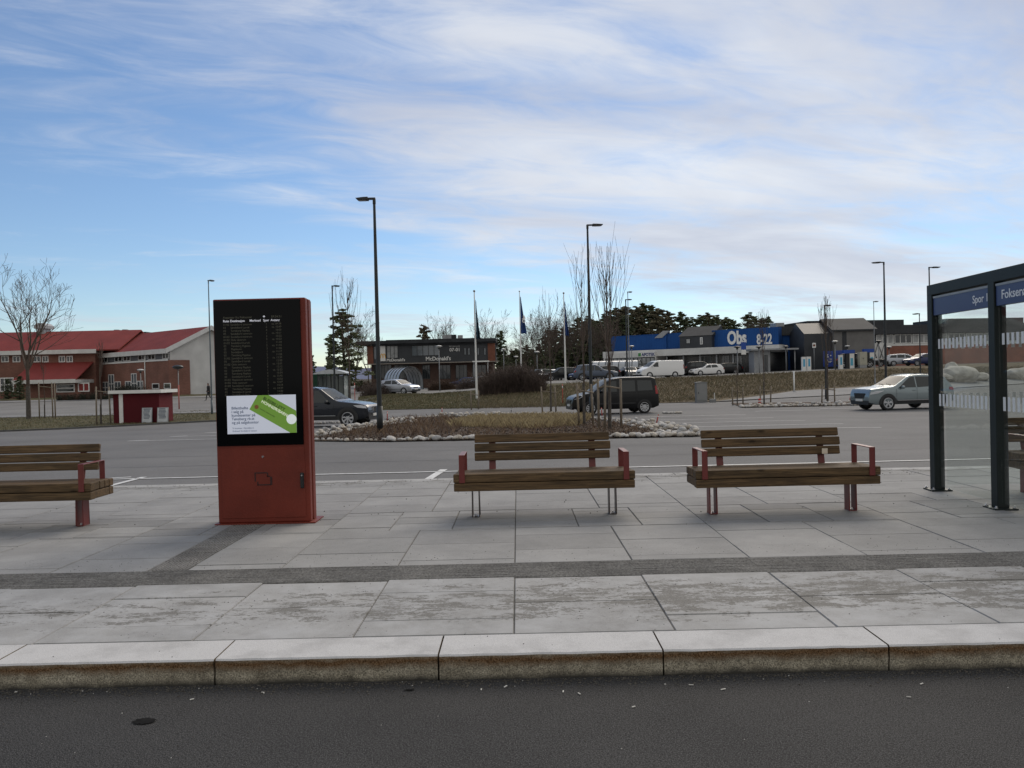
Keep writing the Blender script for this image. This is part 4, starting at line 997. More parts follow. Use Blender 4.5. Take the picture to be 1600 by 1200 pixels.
# ================================================================ BUILDINGS
class Fr:
    def __init__(s, px, Y, psi=0, z=0.0): s.o = Vector((at(px, 600, Y).x, Y)); s.rz = -R(psi); s.z = z
    def uz(s, px, py, v=0.0):
        d = ray(px, py); e = Vector((cos(s.rz), sin(s.rz))); n = Vector((-sin(s.rz), cos(s.rz))); o = s.o+n*v
        # k*d = o + u*e
        det = d.x*(-e.y)+e.x*d.y; k = (o.x*(-e.y)+e.x*o.y)/det; u = (k*d.x-o.x)*e.x+(k*d.y-o.y)*e.y
        return u, EYE+k*d.z-s.z
    def empty(s, name, **k): return empty(name, (s.o.x, s.o.y, s.z), s.rz, **k)
def brick_mat(name, a, b_, mo, sc_=1.0):
    m = bpy.data.materials.new(name); m.use_nodes = True; t = m.node_tree; b = t.nodes['Principled BSDF']; b.inputs['Roughness'].default_value = .9
    tc = t.nodes.new('ShaderNodeTexCoord'); se = t.nodes.new('ShaderNodeSeparateXYZ'); t.links.new(tc.outputs['Object'], se.inputs[0])
    ad = t.nodes.new('ShaderNodeMath'); ad.operation = 'ADD'; t.links.new(se.outputs[0], ad.inputs[0]); t.links.new(se.outputs[1], ad.inputs[1])
    cb = t.nodes.new('ShaderNodeCombineXYZ'); t.links.new(ad.outputs[0], cb.inputs[0]); t.links.new(se.outputs[2], cb.inputs[1])
    br = t.nodes.new('ShaderNodeTexBrick'); t.links.new(cb.outputs[0], br.inputs['Vector']); br.inputs['Color1'].default_value = (*a, 1); br.inputs['Color2'].default_value = (*b_, 1); br.inputs['Mortar'].default_value = (*mo, 1)
    br.inputs['Scale'].default_value = 4*sc_; br.inputs['Mortar Size'].default_value = .015; br.inputs['Brick Width'].default_value = 1.0; br.inputs['Row Height'].default_value = .32
    n = t.nodes.new('ShaderNodeTexNoise'); n.inputs['Scale'].default_value = .6; t.links.new(tc.outputs['Object'], n.inputs['Vector'])
    mx = t.nodes.new('ShaderNodeMix'); mx.data_type = 'RGBA'; mx.blend_type = 'MULTIPLY'; mx.inputs[0].default_value = 1
    r = t.nodes.new('ShaderNodeValToRGB'); t.links.new(n.outputs[0], r.inputs[0]); r.color_ramp.elements[0].position = .3; r.color_ramp.elements[1].position = .7; r.color_ramp.elements[0].color = (.8, .8, .8, 1); r.color_ramp.elements[1].color = (1.15, 1.15, 1.15, 1)
    t.links.new(br.outputs[0], mx.inputs[6]); t.links.new(r.outputs[0], mx.inputs[7]); t.links.new(mx.outputs[2], b.inputs['Base Color'])
    return m
def ribbed(name, c, pitch=1.0, ax=0, depth=.5, dark=.7):   # vertical/horizontal cladding ribs as real colour lines + bump
    m = bpy.data.materials.new(name); m.use_nodes = True; t = m.node_tree; b = t.nodes['Principled BSDF']; b.inputs['Roughness'].default_value = .75; b.inputs['Specular IOR Level'].default_value = .18
    tc = t.nodes.new('ShaderNodeTexCoord'); w_ = t.nodes.new('ShaderNodeTexWave'); w_.bands_direction = 'XYZ'[ax]; w_.inputs['Scale'].default_value = pitch; w_.inputs['Distortion'].default_value = .15; w_.inputs['Detail'].default_value = 1
    t.links.new(tc.outputs['Object'], w_.inputs['Vector'])
    r = t.nodes.new('ShaderNodeValToRGB'); t.links.new(w_.outputs['Fac'], r.inputs[0]); e = r.color_ramp.elements; e[0].position = .05; e[1].position = .28
    e[0].color = (*[x*dark for x in c], 1); e[1].color = (*c, 1)
    n = t.nodes.new('ShaderNodeTexNoise'); n.inputs['Scale'].default_value = .5; n.inputs['Detail'].default_value = 6; t.links.new(tc.outputs['Object'], n.inputs['Vector'])
    r2 = t.nodes.new('ShaderNodeValToRGB'); t.links.new(n.outputs[0], r2.inputs[0]); r2.color_ramp.elements[0].position = .3; r2.color_ramp.elements[1].position = .7; r2.color_ramp.elements[0].color = (.85, .85, .85, 1); r2.color_ramp.elements[1].color = (1.1, 1.1, 1.1, 1)
    mx = t.nodes.new('ShaderNodeMix'); mx.data_type = 'RGBA'; mx.blend_type = 'MULTIPLY'; mx.inputs[0].default_value = 1
    t.links.new(r.outputs[0], mx.inputs[6]); t.links.new(r2.outputs[0], mx.inputs[7]); t.links.new(mx.outputs[2], b.inputs['Base Color'])
    bp = t.nodes.new('ShaderNodeBump'); bp.inputs['Strength'].default_value = depth; bp.inputs['Distance'].default_value = .03; t.links.new(w_.outputs['Fac'], bp.inputs['Height']); t.links.new(bp.outputs[0], b.inputs['Normal'])
    return m
B_red = brick_mat('red_brown_brick', (.175, .075, .054), (.23, .10, .072), (.20, .16, .13))
B_red2 = brick_mat('orange_brick', (.23, .085, .06), (.28, .105, .07), (.25, .18, .14))
M_roofr = ribbed('red_metal_roof', (.235, .046, .040), 2.2, 0, .3, .75)
M_sid = ribbed('white_siding', (.66, .655, .63), 2.4, 2, .5, .72)
M_sidg = ribbed('grey_siding', (.20, .21, .23), 2.6, 2, .4, .8)
M_fas = mat('white_fascia', (.62, .62, .60), .6, .08, 1.5)
M_blue = ribbed('blue_cladding', (.017, .078, .265), 1.2, 0, .25, .86)
M_dgrey = ribbed('dark_grey_cladding', (.055, .058, .063), 1.4, 0, .3, .75)
M_mgrey = mat('mid_grey_panel', (.155, .150, .145), .7, .12, .8)
M_droof = mat('dark_roof_sheet', (.04, .043, .047), .8, .2, .8, spec=.2)
M_char = mat('charcoal_cladding', (.030, .034, .040), .55, .15, 1.0)
M_corten = mat('rust_red_panel', (.16, .055, .030), .7, .2, 1.2)
M_win = mat('pale_reflecting_pane', (.10, .12, .14), .08, 0, spec=1.0)
M_curt = mat('curtained_pane', (.30, .31, .31), .25, .25, 1.5)
def rbox(fr, E, name, m, px0, px1, pyt, pyb, v0=0, v1=.3, par=None, ub=None, **k):
    ua, zt = fr.uz(px0, pyt, v0); ub_, zb_ = fr.uz(px1, pyb, v0)
    u2, zt2 = fr.uz(px0, pyb, v0)
    b = MB(); b.box(min(ua, ub_), max(ua, ub_), v0, v1, min(zt, zb_), max(zt, zb_)); return b.build(name, m, par or E, **k)
def win(E, u0, u1, z0, z1, v, mull=2, trans=0, fw=.07, pane=None, fm=None):
    f = MB(); y0, y1 = v-.05, v+.0
    f.box(u0, u1, y0, y1, z1-fw, z1); f.box(u0, u1, y0, y1, z0, z0+fw); f.box(u0, u0+fw, y0, y1, z0+fw, z1-fw); f.box(u1-fw, u1, y0, y1, z0+fw, z1-fw)
    for i in range(1, mull): x = u0+(u1-u0)*i/mull; f.box(x-fw/2, x+fw/2, y0+.002, y1, z0+fw, z1-fw)
    for i in range(trans): z = z0+(z1-z0)*(i+1)/(trans+1); f.box(u0+fw, u1-fw, y0+.004, y1, z-fw/2, z+fw/2)
    W_ = f.build('window', fm or M_white, E)
    p = MB(); p.box(u0+fw/2, u1-fw/2, v-.018, v-.004, z0+fw/2, z1-fw/2); p.build('pane', pane or M_glassd, W_)
    return W_
def winpx(fr, E, px0, px1, pyt, pyb, v=-.002, **k):
    a, zt = fr.uz(px0, (pyt+pyb)/2, v); b_, _ = fr.uz(px1, (pyt+pyb)/2, v); _, zt = fr.uz((px0+px1)/2, pyt, v); _, zb_ = fr.uz((px0+px1)/2, pyb, v)
    return win(E, a, b_, zb_, zt, v, **k)

# ---- long brick building with red roofs on the left
fa = Fr(266, 90, 38, 0.0)
E = fa.empty('brick_building', label='brick and grey-clad building with red metal roof and white gable end behind the shed', cat='building')
Lw = 25.5
b = MB(); b.box(-Lw, .0, 0, 9.8, 0.0, 5.6); b.prism([(0, 5.6), (9.8, 5.6), (4.9, 8.0)], -Lw, 0, 0, axis='x'); b.build('upper_wall', M_sidg, E)
b = MB(); b.box(.003, .10, .0, 9.8, .0, 5.6); b.prism([(0, 5.6), (9.8, 5.6), (4.9, 8.0)], .003, .10, 0, axis='x'); b.build('gable_wall', M_sid, E)
b = MB(); b.box(-Lw, 0.0, -.35, -.003, 0.0, 4.25); b.box(.0, .101, -.35, -.004, 0, 4.25);  b.box(.103, .40, -.35, 2.2, 0.0, 4.25); b.build('brick_wall', B_red, E)
for i in range(7):
    if i in (0,): continue
fas = MB(); rf = MB()
rf.add([(-Lw-.2, -.75, 5.42), (.55, -.75, 5.42), (.55, 4.9, 8.22), (-Lw-.2, 4.9, 8.22), (-Lw-.2, -.75, 5.30), (.55, -.75, 5.30), (.55, 4.9, 8.08), (-Lw-.2, 4.9, 8.08)], [(0, 1, 2, 3), (4, 7, 6, 5), (0, 4, 5, 1), (1, 5, 6, 2), (0, 3, 7, 4)])
rf.add([(-Lw-.2, 10.5, 5.42), (.55, 10.5, 5.42), (.55, 4.9, 8.22), (-Lw-.2, 4.9, 8.22), (-Lw-.2, 10.5, 5.30), (.55, 10.5, 5.30), (.55, 4.9, 8.08), (-Lw-.2, 4.9, 8.08)], [(0, 3, 2, 1), (4, 5, 6, 7), (0, 1, 5, 4), (1, 2, 6, 5)])
rf.build('roof', M_roofr, E)
fas.add([(-Lw-.2, -.80, 4.98), (.60, -.80, 4.98), (.60, -.80, 5.52), (-Lw-.2, -.80, 5.52)], [(0, 1, 2, 3)])
fas.add([(.60, -.80, 4.95), (.60, 4.95, 7.8), (.60, 4.95, 8.32), (.60, -.80, 5.52)], [(0, 1, 2, 3)])
fas.add([(.60, 10.6, 4.95), (.60, 4.95, 7.8), (.60, 4.95, 8.32), (.60, 10.6, 5.52)], [(3, 2, 1, 0)])
fas.add([(-Lw-.2, -.80, 4.98), (.60, -.80, 4.98), (.60, -.002, 5.0), (-Lw-.2, -.002, 5.0)], [(0, 1, 2, 3)])
fo = fas.build('fascia', M_fas, E); sm2 = fo.modifiers.new('t', 'SOLIDIFY'); sm2.thickness = .05
b = MB(); b.box(-Lw, .35, -.42, -.352, 4.18, 4.36); b.build('sill_band', M_white, E)
for (a, c) in ((254, 267), (231, 242.5), (216, 228), (193, 204), (179, 191), (158, 168), (145, 156), (122, 132), (108, 118)):
    ua, z1 = fa.uz(a, 548); ub, _ = fa.uz(c, 548); win(E, ua, min(ub, -.1), 4.42, 5.25, -.006, mull=2, fw=.09)
for (a, c, z0, z1) in ((256.5, 267, 1.0, 1.65), (238, 249, 1.0, 1.65)):
    ua, _ = fa.uz(a, 600, -.35); ub, _ = fa.uz(c, 600, -.35); win(E, ua, ub, z0, z1, -.352, mull=1, fw=.09)
for (a, c) in ((196, 224), (160, 189)):
    ua, _ = fa.uz(a, 600, -.35); ub, _ = fa.uz(c, 600, -.35); mid = (ua+ub)/2
    for k_, (x0, x1, z1) in enumerate(((ua, ua+(ub-ua)*.33, 2.0), (ua+(ub-ua)*.35, ua+(ub-ua)*.65, 2.9), (ua+(ub-ua)*.67, ub, 2.0))): win(E, x0, x1, .55, z1, -.353, mull=2, trans=1, fw=.09, pane=M_win)
ua, _ = fa.uz(228, 600, -.35); b = MB(); b.tube((ua, -.42, 0), (ua, -.42, 5.0), .06, n=8); b.build('downpipe', M_white, E)
# front wing facing the road on the far left
fb = Fr(0, 97, -3, .2)
E2 = fb.empty('brick_building', label='low brick wing with two red roofs behind the large bare tree, far left', cat='building')
def X_(px, v=0): return fb.uz(px, 600, v)[0]
xr, xl = X_(150), X_(-160)

def zf_(px, py, v=0): return fb.uz(px, py, v)[1]
z_e = zf_(60, 548, -.7); z_r = zf_(60, 518.5, 6)
b = MB(); b.box(xl, xr, 0, 9, -.3, z_e+.05); b.build('wall', B_red, E2)
b = MB(); b.prism([(-.8, z_e), (6, z_r), (6, z_r-.15), (-.8, z_e-.15)], xl-.5, xr+3.2, 0, axis='x'); b.prism([(12, z_e), (6.002, z_r), (6.002, z_r-.15), (12, z_e-.15)], xl-.5, xr+3.2, 0, axis='x'); b.build('roof', M_roofr, E2)
b = MB(); b.box(xl-.5, xr+.5, -.88, -.802, z_e-.45, z_e+.05); b.box(xl-.5, xr+.5, -.80, -.002, z_e-.45, z_e-.40); b.build('fascia', M_fas, E2)
for (a, c) in ((2, 14), (20, 32), (52, 64), (66, 76), (92, 102), (104, 114)): winpx(fb, E2, a, c, 556, 566, -.003, mull=2, fw=.1)
b = MB(); b.box(X_(54)-.2, X_(80), -.9, -.7, z_r-.1, z_r+.1)
cz = z_r; b = MB(); xa, xb = X_(56, 5), X_(74, 5); b.box(xa+.3, xb-.3, 5.2, 6.8, cz-.5, cz+.35); b.prism([(xa, cz+.35), (xb, cz+.35), (xb, cz+.75), (xb-.4, cz+1.05), (xa+.4, cz+1.05), (xa, cz+.75)], 4.9, 7.1); b.build('roof_vent', M_grey, E2)
# porch roof
pz0 = zf_(60, 594, -4.5); pz1 = zf_(60, 567, 0)
b = MB(); b.prism([(-4.5, pz0), (-.003, pz1), (-.003, pz1-.15), (-4.5, pz0-.15)], X_(52), X_(147), 0, axis='x'); b.build('porch_roof', M_roofr, E2)
b = MB(); b.box(X_(52), X_(147), -4.6, -4.503, pz0-.42, pz0+.04); b.box(X_(146), X_(147), -4.5, -.01, pz0-.42, pz0-.02); b.build('porch_fascia', M_fas, E2)
b = MB(); b.box(X_(54), X_(146), -3.2, -.01, -.3, pz0+.1); b.build('porch_wall', B_red, E2)
winpx(fb, E2, 88, 117, 600, 613, -3.205, mull=1, trans=1, fw=.12)
winpx(fb, E2, 0, 22, 590, 612, -.004, mull=3, trans=1, fw=.12); winpx(fb, E2, 26, 44, 590, 612, -.004, mull=2, trans=1, fw=.12)
winpx(fb, E2, 122, 140, 598, 612, -3.206, mull=2, trans=0, fw=.12, pane=mat('red_door_panel', (.25, .03, .03), .6, 0))
# ---- grey flat building behind them
fg = Fr(150, 130, 0, .5); E3 = fg.empty('flat_roof_building', label='dark flat-roofed block with roof vents showing just above the red roofs', cat='building')
b = MB(); u0, z1 = fg.uz(120, 521); u1, _ = fg.uz(228, 521); b.box(u0, u1, 0, 12, 0, z1); b.build('wall', M_dgrey, E3)
for px in (183, 196): u0, _ = fg.uz(px, 521, 3); b = MB(); b.tube((u0, 3, z1), (u0, 3, z1+.5), .35, n=10); b.tube((u0, 3, z1+.5), (u0, 3, z1+.65), .5, n=10); b.build('roof_vent', M_grey, E3)

# ---- two-storey restaurant
fm = Fr(574, 112, 0, .1)
E = fm.empty('restaurant_building', label='two-storey dark restaurant with flat roof, rust-red corners and white lettering, beyond the grass slope', cat='building')
def U(px, v=0): return fm.uz(px, 560, v)[0]
def Z(px, py, v=0): return fm.uz(px, py, v)[1]
zt = Z(690, 538); zm = Z(690, 566)
x0, x1 = U(575), U(773)
b = MB(); b.box(x0, x1, 0, 12, zm, zt); b.build('upper_wall', M_char, E)
b = MB(); b.box(x0+.3, x1-.3, .6, 11.5, -.5, zm-.003); b.build('ground_floor_wall', brick_mat('dark_brown_brick', (.075, .042, .033), (.10, .055, .042), (.09, .08, .07)), E)
b = MB(); ztt = Z(690, 529.5)
b.box(U(558), x1+.25, -.9, 12.5, zt+.22, ztt-.1); b.prism([(U(572), zt+.003), (x1+.1, zt+.003), (x1+.1, zt+.22), (U(565), zt+.22)], -.5, 12.3); b.box(U(600), x1-2, 2, 10, ztt-.1, ztt+.12); b.build('roof', M_droof, E)
for px in (692, 699, 706, 716): b = MB(); u_ = U(px, 5); b.box(u_, u_+.7, 5, 5.8, ztt+.1, ztt+.75+.1*sin(px)); b.build('roof_unit', M_grey if px != 706 else M_droof, E)
for (a, c) in ((574, 583.5), (762.5, 774)): b = MB(); b.box(U(a), U(c), -.12, -.003, zm, zt-.003); b.build('corner_panel', M_corten, E)
b = MB(); b.box(U(594.5), U(602.5), -.10, -.003, zm+.35, zt-.02); wp = b.build('white_panel', M_white, E)
# golden arches
b = MB(); ux, uz_ = U(598.5, -.1), Z(598, 556.5)
for s_ in (-1, 1):
    pts = [(ux+s_*(.17+.17*cos(a)), -.12, uz_-.30+.62*max(0, sin(a))**.8) for a in [pi*i/10 for i in range(11)]]; b.path(pts, [.045]*11, 5)
b.build('arch_emblem', mat('arch_yellow', (.75, .40, .02), .5, 0), wp)
winpx(fm, E, 584, 593, 541, 562, mull=1, pane=M_win, fm=M_dark); winpx(fm, E, 604, 622, 540, 560, mull=3, pane=M_curt, fm=M_dark)
winpx(fm, E, 643, 687, 539.5, 556, mull=5, pane=M_win, fm=M_dark)
for a in (725, 731, 745.5, 756): winpx(fm, E, a, a+3.4, 543, 555, mull=1, fm=M_dark, pane=M_win)
for (px, py, h_) in ((665, 563.5, 8.5), (604, 564.8, 6.2)):
    b_ = tmesh("McDonald's", h_/7*.098*7*.9, M_white, 'sign_text', E, (U(px), -.05, Z(px, py)), ext=.03, bold=.012)
b_ = tmesh('07-01', .66, M_white, 'sign_text', E, (U(702.5), -.05, Z(703, 549)), ext=.03, bold=.012)
b_ = tmesh('ÅPENT ALLE DAGER', .17, M_white, 'sign_text', E, (U(702), -.05, Z(703, 541.8)), ext=.02)
for (a, c) in ((584, 592), (595, 612), (616, 640), (660, 672), (686, 704), (712, 730), (738, 760)): winpx(fm, E, a, c, 570, 592, .597, mull=3, fm=M_dark, pane=M_glassd)
b = MB(); b.box(x0-.2, x1+.6, -1.3, -.003, zm-.12, zm-.005); b.build('canopy_slab', mat('canopy_edge', (.25, .22, .19), .7, .1), E)
b = MB(); b.box(U(740), U(765), -3.2, -1.305, zm-.14, zm+.02); b.build('white_canopy', M_white, E)
for px in (742, 763): b = MB(); b.tube((U(px), -3, -.3), (U(px), -3, zm-.14), .07, n=8); b.build('canopy_post', M_grey, E)

# ---- supermarket
fs_ = Fr(1218, 105, 36, .75)
E = fs_.empty('supermarket_building', label='large blue-clad supermarket with white canopy band and big white letters, above the bank', cat='building')
v0 = 0
zc = fs_.uz(1215, 537.5)[1]; zt = fs_.uz(1217, 510.5)[1]
UL = fs_.uz(954, 560)[0]; UM = fs_.uz(1113, 560)[0]
b = MB(); b.box(UM, 0, .0, 14, -1, zt); b.build('blue_wall', M_blue, E)
zl = fs_.uz(1000, 523)[1]
b = MB(); b.box(UL, UM-.004, .6, 14, -1, zl); b.box(UL-.002, fs_.uz(1040, 560)[0], .4, .597, -1, zl-.2); b.build('blue_rear_wall', M_blue, E)
b = MB(); b.prism([(fs_.uz(1022, 560)[0], zl-.6), (fs_.uz(1036, 560)[0], zl+.4), (fs_.uz(1046, 560)[0], zl+.35), (fs_.uz(1034, 560)[0], zl-.6)], .2, .58); b.build('roof_hatch', M_grey, E)
# dark gabled attic house
ua, _ = fs_.uz(1062, 530, -1); ub, _ = fs_.uz(1112, 530, -1); za = fs_.uz(1100, 538, -1)[1]; zb1 = fs_.uz(1100, 524, -1)[1]; zb2 = fs_.uz(1105, 511.5, -1)[1]
b = MB(); b.box(ua, ub, -1, 3, zc-.2, zb1); h1 = b.build('attic_wall', M_char, E)
b = MB(); b.prism([(-1.15, zb1), (2.2, zb2+.35), (3.4, zb1), ], ua-.15, ub+.15, 0, axis='x'); b.build('attic_roof', M_droof, E)
winpx(fs_, E, 1072, 1079, 529, 537, -1.003, mull=1, fm=M_dark, pane=M_curt); winpx(fs_, E, 1094, 1098, 527, 538, -1.003, mull=1, fm=M_white, pane=M_curt)
# white canopy band
vc = -3.6; ucl = fs_.uz(942, 560, vc)[0]; ucr = fs_.uz(1217, 545, vc)[0]; z1c = fs_.uz(1210, 538.5, vc)[1]; z0c = fs_.uz(1210, 549.5, vc)[1]
b = MB(); b.box(ucl, ucr, vc, -.01, z0c, z1c); b.build('canopy', M_fas, E)
b = MB(); b.box(ucl, ucr, -.009, -.003, -1, z0c-.01); b.build('shop_front', mat('dark_shop_front', (.03, .032, .035), .2, .3, .6, spec=.8), E)
i = 0
for px in (1040, 1066, 1092, 1118, 1144, 1170, 1196):
    u_ = fs_.uz(px, 560, vc)[0]; b = MB(); b.tube((u_, vc+.4, -1), (u_, vc+.4, z0c), .12, n=8); b.build('canopy_column', M_grey, E)
for (a, c) in ((1128, 1140), (1146, 1160), (1096, 1112)): winpx(fs_, E, a, c, 556, 578, -.012, mull=3, fm=M_grey, pane=M_win)
# glazed pharmacy wing
uw0 = fs_.uz(943, 560, vc-.3)[0]; uw1 = fs_.uz(1024, 560, vc-.3)[0]; zw = z1c-.25
b = MB(); b.box(uw0, uw1, vc-.3, -.02, -1, zw); b.build('white_wing_wall', M_fas, E)
win(E, uw0+.3, uw1-.1, .1, z0c-.1, vc-.305, mull=12, trans=2, fw=.10, pane=M_curt, fm=M_dark)
b = MB(); us0 = fs_.uz(997, 552, vc-.3)[0]; b.box(us0, uw1-.05, vc-.42, vc-.31, zw-.72, zw-.02); ps = b.build('pharmacy_sign', M_white, E)
tmesh('APOTEK', .62, mat('sign_navy', (.02, .04, .18), .5, 0), 'sign_text', ps, (us0+.62, vc-.43, zw-.60), ext=.02, bold=.015, sx=.86)
b = MB(); b.box(us0+.08, us0+.50, vc-.44, vc-.425, zw-.62, zw-.15); b.build('cross_mark', mat('sign_green', (.05, .25, .06), .5, 0), ps)
# big letters
uo = fs_.uz(1136.5, 530, -.05)[0]; zo0 = fs_.uz(1137, 539, -.05)[1]; zo1 = fs_.uz(1137, 517.5, -.05)[1]
hh = zo1-zo0
o = tmesh('Obs', hh/.72*.94, M_white, 'sign_text', E, (uo, -.06, zo0+.12), ext=.08, bold=.085, sx=.64)
b = MB(); b.box(uo+.50*hh*.50, uo+.50*hh*.50+.13, -.15, -.142, zo0+hh*.22, zo0+hh*.52); 
un = fs_.uz(1182.5, 530, -.05)[0]; zn0 = fs_.uz(1183, 537.8, -.05)[1]; zn1 = fs_.uz(1183, 522, -.05)[1]
tmesh('8-22', (zn1-zn0)/.72, M_white, 'sign_text', E, (un, -.06, zn0), ext=.06, bold=.05, sx=.60)
# ---- block between supermarket and brick building
fk = Fr(1219, 106, -6, .8)
E = fk.empty('flat_roof_building', label='dark flat-roofed block with blue lower wall, right of the big white letters', cat='building')
ur = fk.uz(1300, 540)[0]; z1 = fk.uz(1250, 509.5)[1]; z2 = fk.uz(1250, 523.5)[1]
b = MB(); b.box(.02, ur, .0, 12, z2, z1); b.build('dark_band_wall', M_dgrey, E)
b = MB(); b.box(.02, fk.uz(1269, 540)[0], .3, 11, -1, z2-.003); b.build('blue_wall', M_blue, E)
b = MB(); b.box(fk.uz(1269, 540)[0]+.003, ur, .6, 11, -1, z2-.003); b.build('recess_wall', M_char, E)
winpx(fk, E, 1269, 1272.5, 524, 540, .296, mull=1, fm=M_dark)
b = MB(); b.box(fk.uz(1251, 540)[0], fk.uz(1271, 540)[0], -1.4, .297, fk.uz(1260, 553)[1], fk.uz(1260, 549)[1]); b.build('door_canopy', M_corten, E)
for (a, c, t_) in ((1213, 1226, 503), (1229, 1241, 506)):
    b = MB(); b.box(fk.uz(a, 540, 2)[0], fk.uz(c, 540, 2)[0], 2, 4, z1-.1, fk.uz(a, t_+1.5, 2)[1]); b.build('roof_unit', M_grey if a < 1220 else M_droof, E)
b = MB(); b.box(fk.uz(1262, 540, 1)[0], ur+1, 1, 11, z1+.002, fk.uz(1262, 501.5, 1)[1]); b.build('upper_block', M_droof, E)
# grey clad gabled house
fh = Fr(1304, 99, 4, .8)
E = fh.empty('clad_house', label='tall grey-clad block with pitched dark roof, left of the right tall street lamp', cat='building')
u1 = fh.uz(1366, 540)[0]; ze = fh.uz(1335, 515.5)[1]; zr = fh.uz(1330, 499.5, 4)[1]
b = MB(); b.box(0, u1, 0, 8.5, -1, ze); b.prism([(.0, ze), (8.5, ze), (4.3, zr-.1)], 0, u1, 0, axis='x'); b.build('wall', M_mgrey, E)
b = MB(); b.box(.003+fh.uz(1316, 540)[0], fh.uz(1323, 540)[0], -.012, -.002, .3, ze-.2); b.box(.05, u1-.05, -.014, -.003, 1.7, 1.78); b.build('facade_panel', M_dgrey, E)
b = MB(); b.prism([(-.35, ze-.12), (4.3, zr), (8.9, ze-.12), (8.9, ze+.06), (4.3, zr+.2), (-.35, ze+.06)], -.3, u1+.3, 0, axis='x'); b.build('roof', M_dgrey, E)
b = MB(); b.box(-3.4, -.003, .6, 8.0, -1, ze-.3); b.prism([(.6, ze-.3), (8.0, ze-.3), (4.3, zr-.3)], -3.4, -.003, 0, axis='x'); b.build('dark_side_wall', M_char, E)
# brick building with window band
fr_ = Fr(1368, 112, -8, 1.2)
E = fr_.empty('brick_building', label='long brick building with pale window band and dark parapet, behind the shelter glass', cat='building')
u1 = fr_.uz(1720, 540)[0]; zp = fr_.uz(1420, 507.5)[1]; zq = fr_.uz(1420, 521.5)[1]; zs_ = fr_.uz(1420, 540)[1]; zw0 = fr_.uz(1420, 537)[1]
b = MB(); b.box(0, u1, 0, 14, -1.5, zs_); b.build('brick_wall', B_red2, E)
b = MB(); b.box(0, u1, -.06, 14, zs_+.002, zw0); b.build('concrete_band', M_fas, E)
b = MB(); b.box(0, u1, .12, 14, zw0+.002, zq-.002); b.build('window_wall', M_char, E)
b = MB(); b.box(-.4, u1+.4, -.5, 14.4, zq, zp-.55); b.box(-.2, u1+.2, -.2, 14, zp-.55, zp); b.build('parapet', M_dgrey, E)
uu = .3; k_ = 0
while uu < u1-3:
    win(E, uu, uu+2.6, zw0+.05, zq-.06, .117, mull=3, fw=.09, pane=(M_curt, M_glassd, M_curt)[k_ % 3]); uu += 2.75; k_ += 1
b = MB(); b.box(fr_.uz(1355, 540, 4)[0], fr_.uz(1413, 540, 4)[0], 4, 12, zp+.002, fr_.uz(1400, 499.5, 4)[1]); b.build('roof_plant_room', M_dgrey, E)
ua = fr_.uz(1480, 540, 5)[0]; b = MB(); b.box(ua, fr_.uz(1600, 540, 5)[0], 5, 13, zp+.002, zp+1.1); b.build('roof_plant_room', M_char, E)

# ---- red shed
p = gp(176, 663); fsd = Fr(176, p.y, 0, p.z+.05)
E = fsd.empty('red_shed', label='small dark red wooden shed with white roof edge on the grass verge', cat='shed')
M_rw = ribbed('dark_red_boards', (.115, .014, .020), 9, 0, .4, .6)
u1 = fsd.uz(249, 640)[0]; zt = fsd.uz(212, 613)[1]
b = MB(); b.box(0, u1, 0, 1.6, -.05, zt-.02); b.build('wall', M_rw, E)
b = MB(); b.box(-.12, u1+.16, -.20, 1.8, zt-.018, zt+.10); b.build('roof', M_droof, E)
b = MB(); b.box(-.14, u1+.18, -.235, -.202, zt-.05, zt+.12); b.box(u1+.162, u1+.19, -.20, 1.8, zt-.05, zt+.12); b.build('roof_edge_board', M_white, E)
b = MB(); ud = fsd.uz(186.5, 640)[0]; b.box(ud, ud+.20, -.03, -.003, .0, zt-.06); b.build('white_board', M_white, E)
for k_, (px0, px1, lb) in enumerate(((221, 237, 'framed white notice board leaning on the right half of the red shed'), (245, 262.5, 'framed white notice board standing just right of the red shed'))):
    g = gp((px0+px1)/2, 661.5); sc_ = F/g.y; wd_ = (px1-px0)/sc_; hh_ = 23.5/sc_
    y_ = p.y-.30 if k_ == 0 else p.y-.25
    x_ = at(px0, 650, y_).x
    P = empty('notice_board', (x_, y_, gz(x_, y_)+.05), 0, label=lb, cat='notice board', group='notice boards at the red shed')
    b = MB(); T = Matrix.Rotation(R(-6), 4, 'X'); b.box(0, wd_, 0, .03, .0, hh_, 0, T); b.build('panel', M_grey, P)
    b = MB(); b.box(.03, wd_-.03, -.006, -.001, .04, hh_-.03, 0, T); b.build('poster', mat('poster_paper', (.50, .53, .55), .6, .1, 4), P)
    b = MB()
    for i in range(8):
        z = hh_-.10-.065*i; x0_ = .06; 
        b.box(x0_+random.uniform(0, .05), wd_-.06-random.uniform(0, .12), -.009, -.0065, z, z+(.035 if i else .05), 0, T)
    b.build('print_lines', mat('print_ink', (.10, .12, .16), .7, .3, 8), P)
    b = MB(); b.box(.02, .06, -.01, .22, -.03, .0); b.box(wd_-.06, wd_-.02, -.01, .22, -.03, .0); b.tube((.05, .2, 0), (.05, .1, hh_*.8), .012); b.tube((wd_-.05, .2, 0), (wd_-.05, .1, hh_*.8), .012); b.build('stand', M_dark, P)

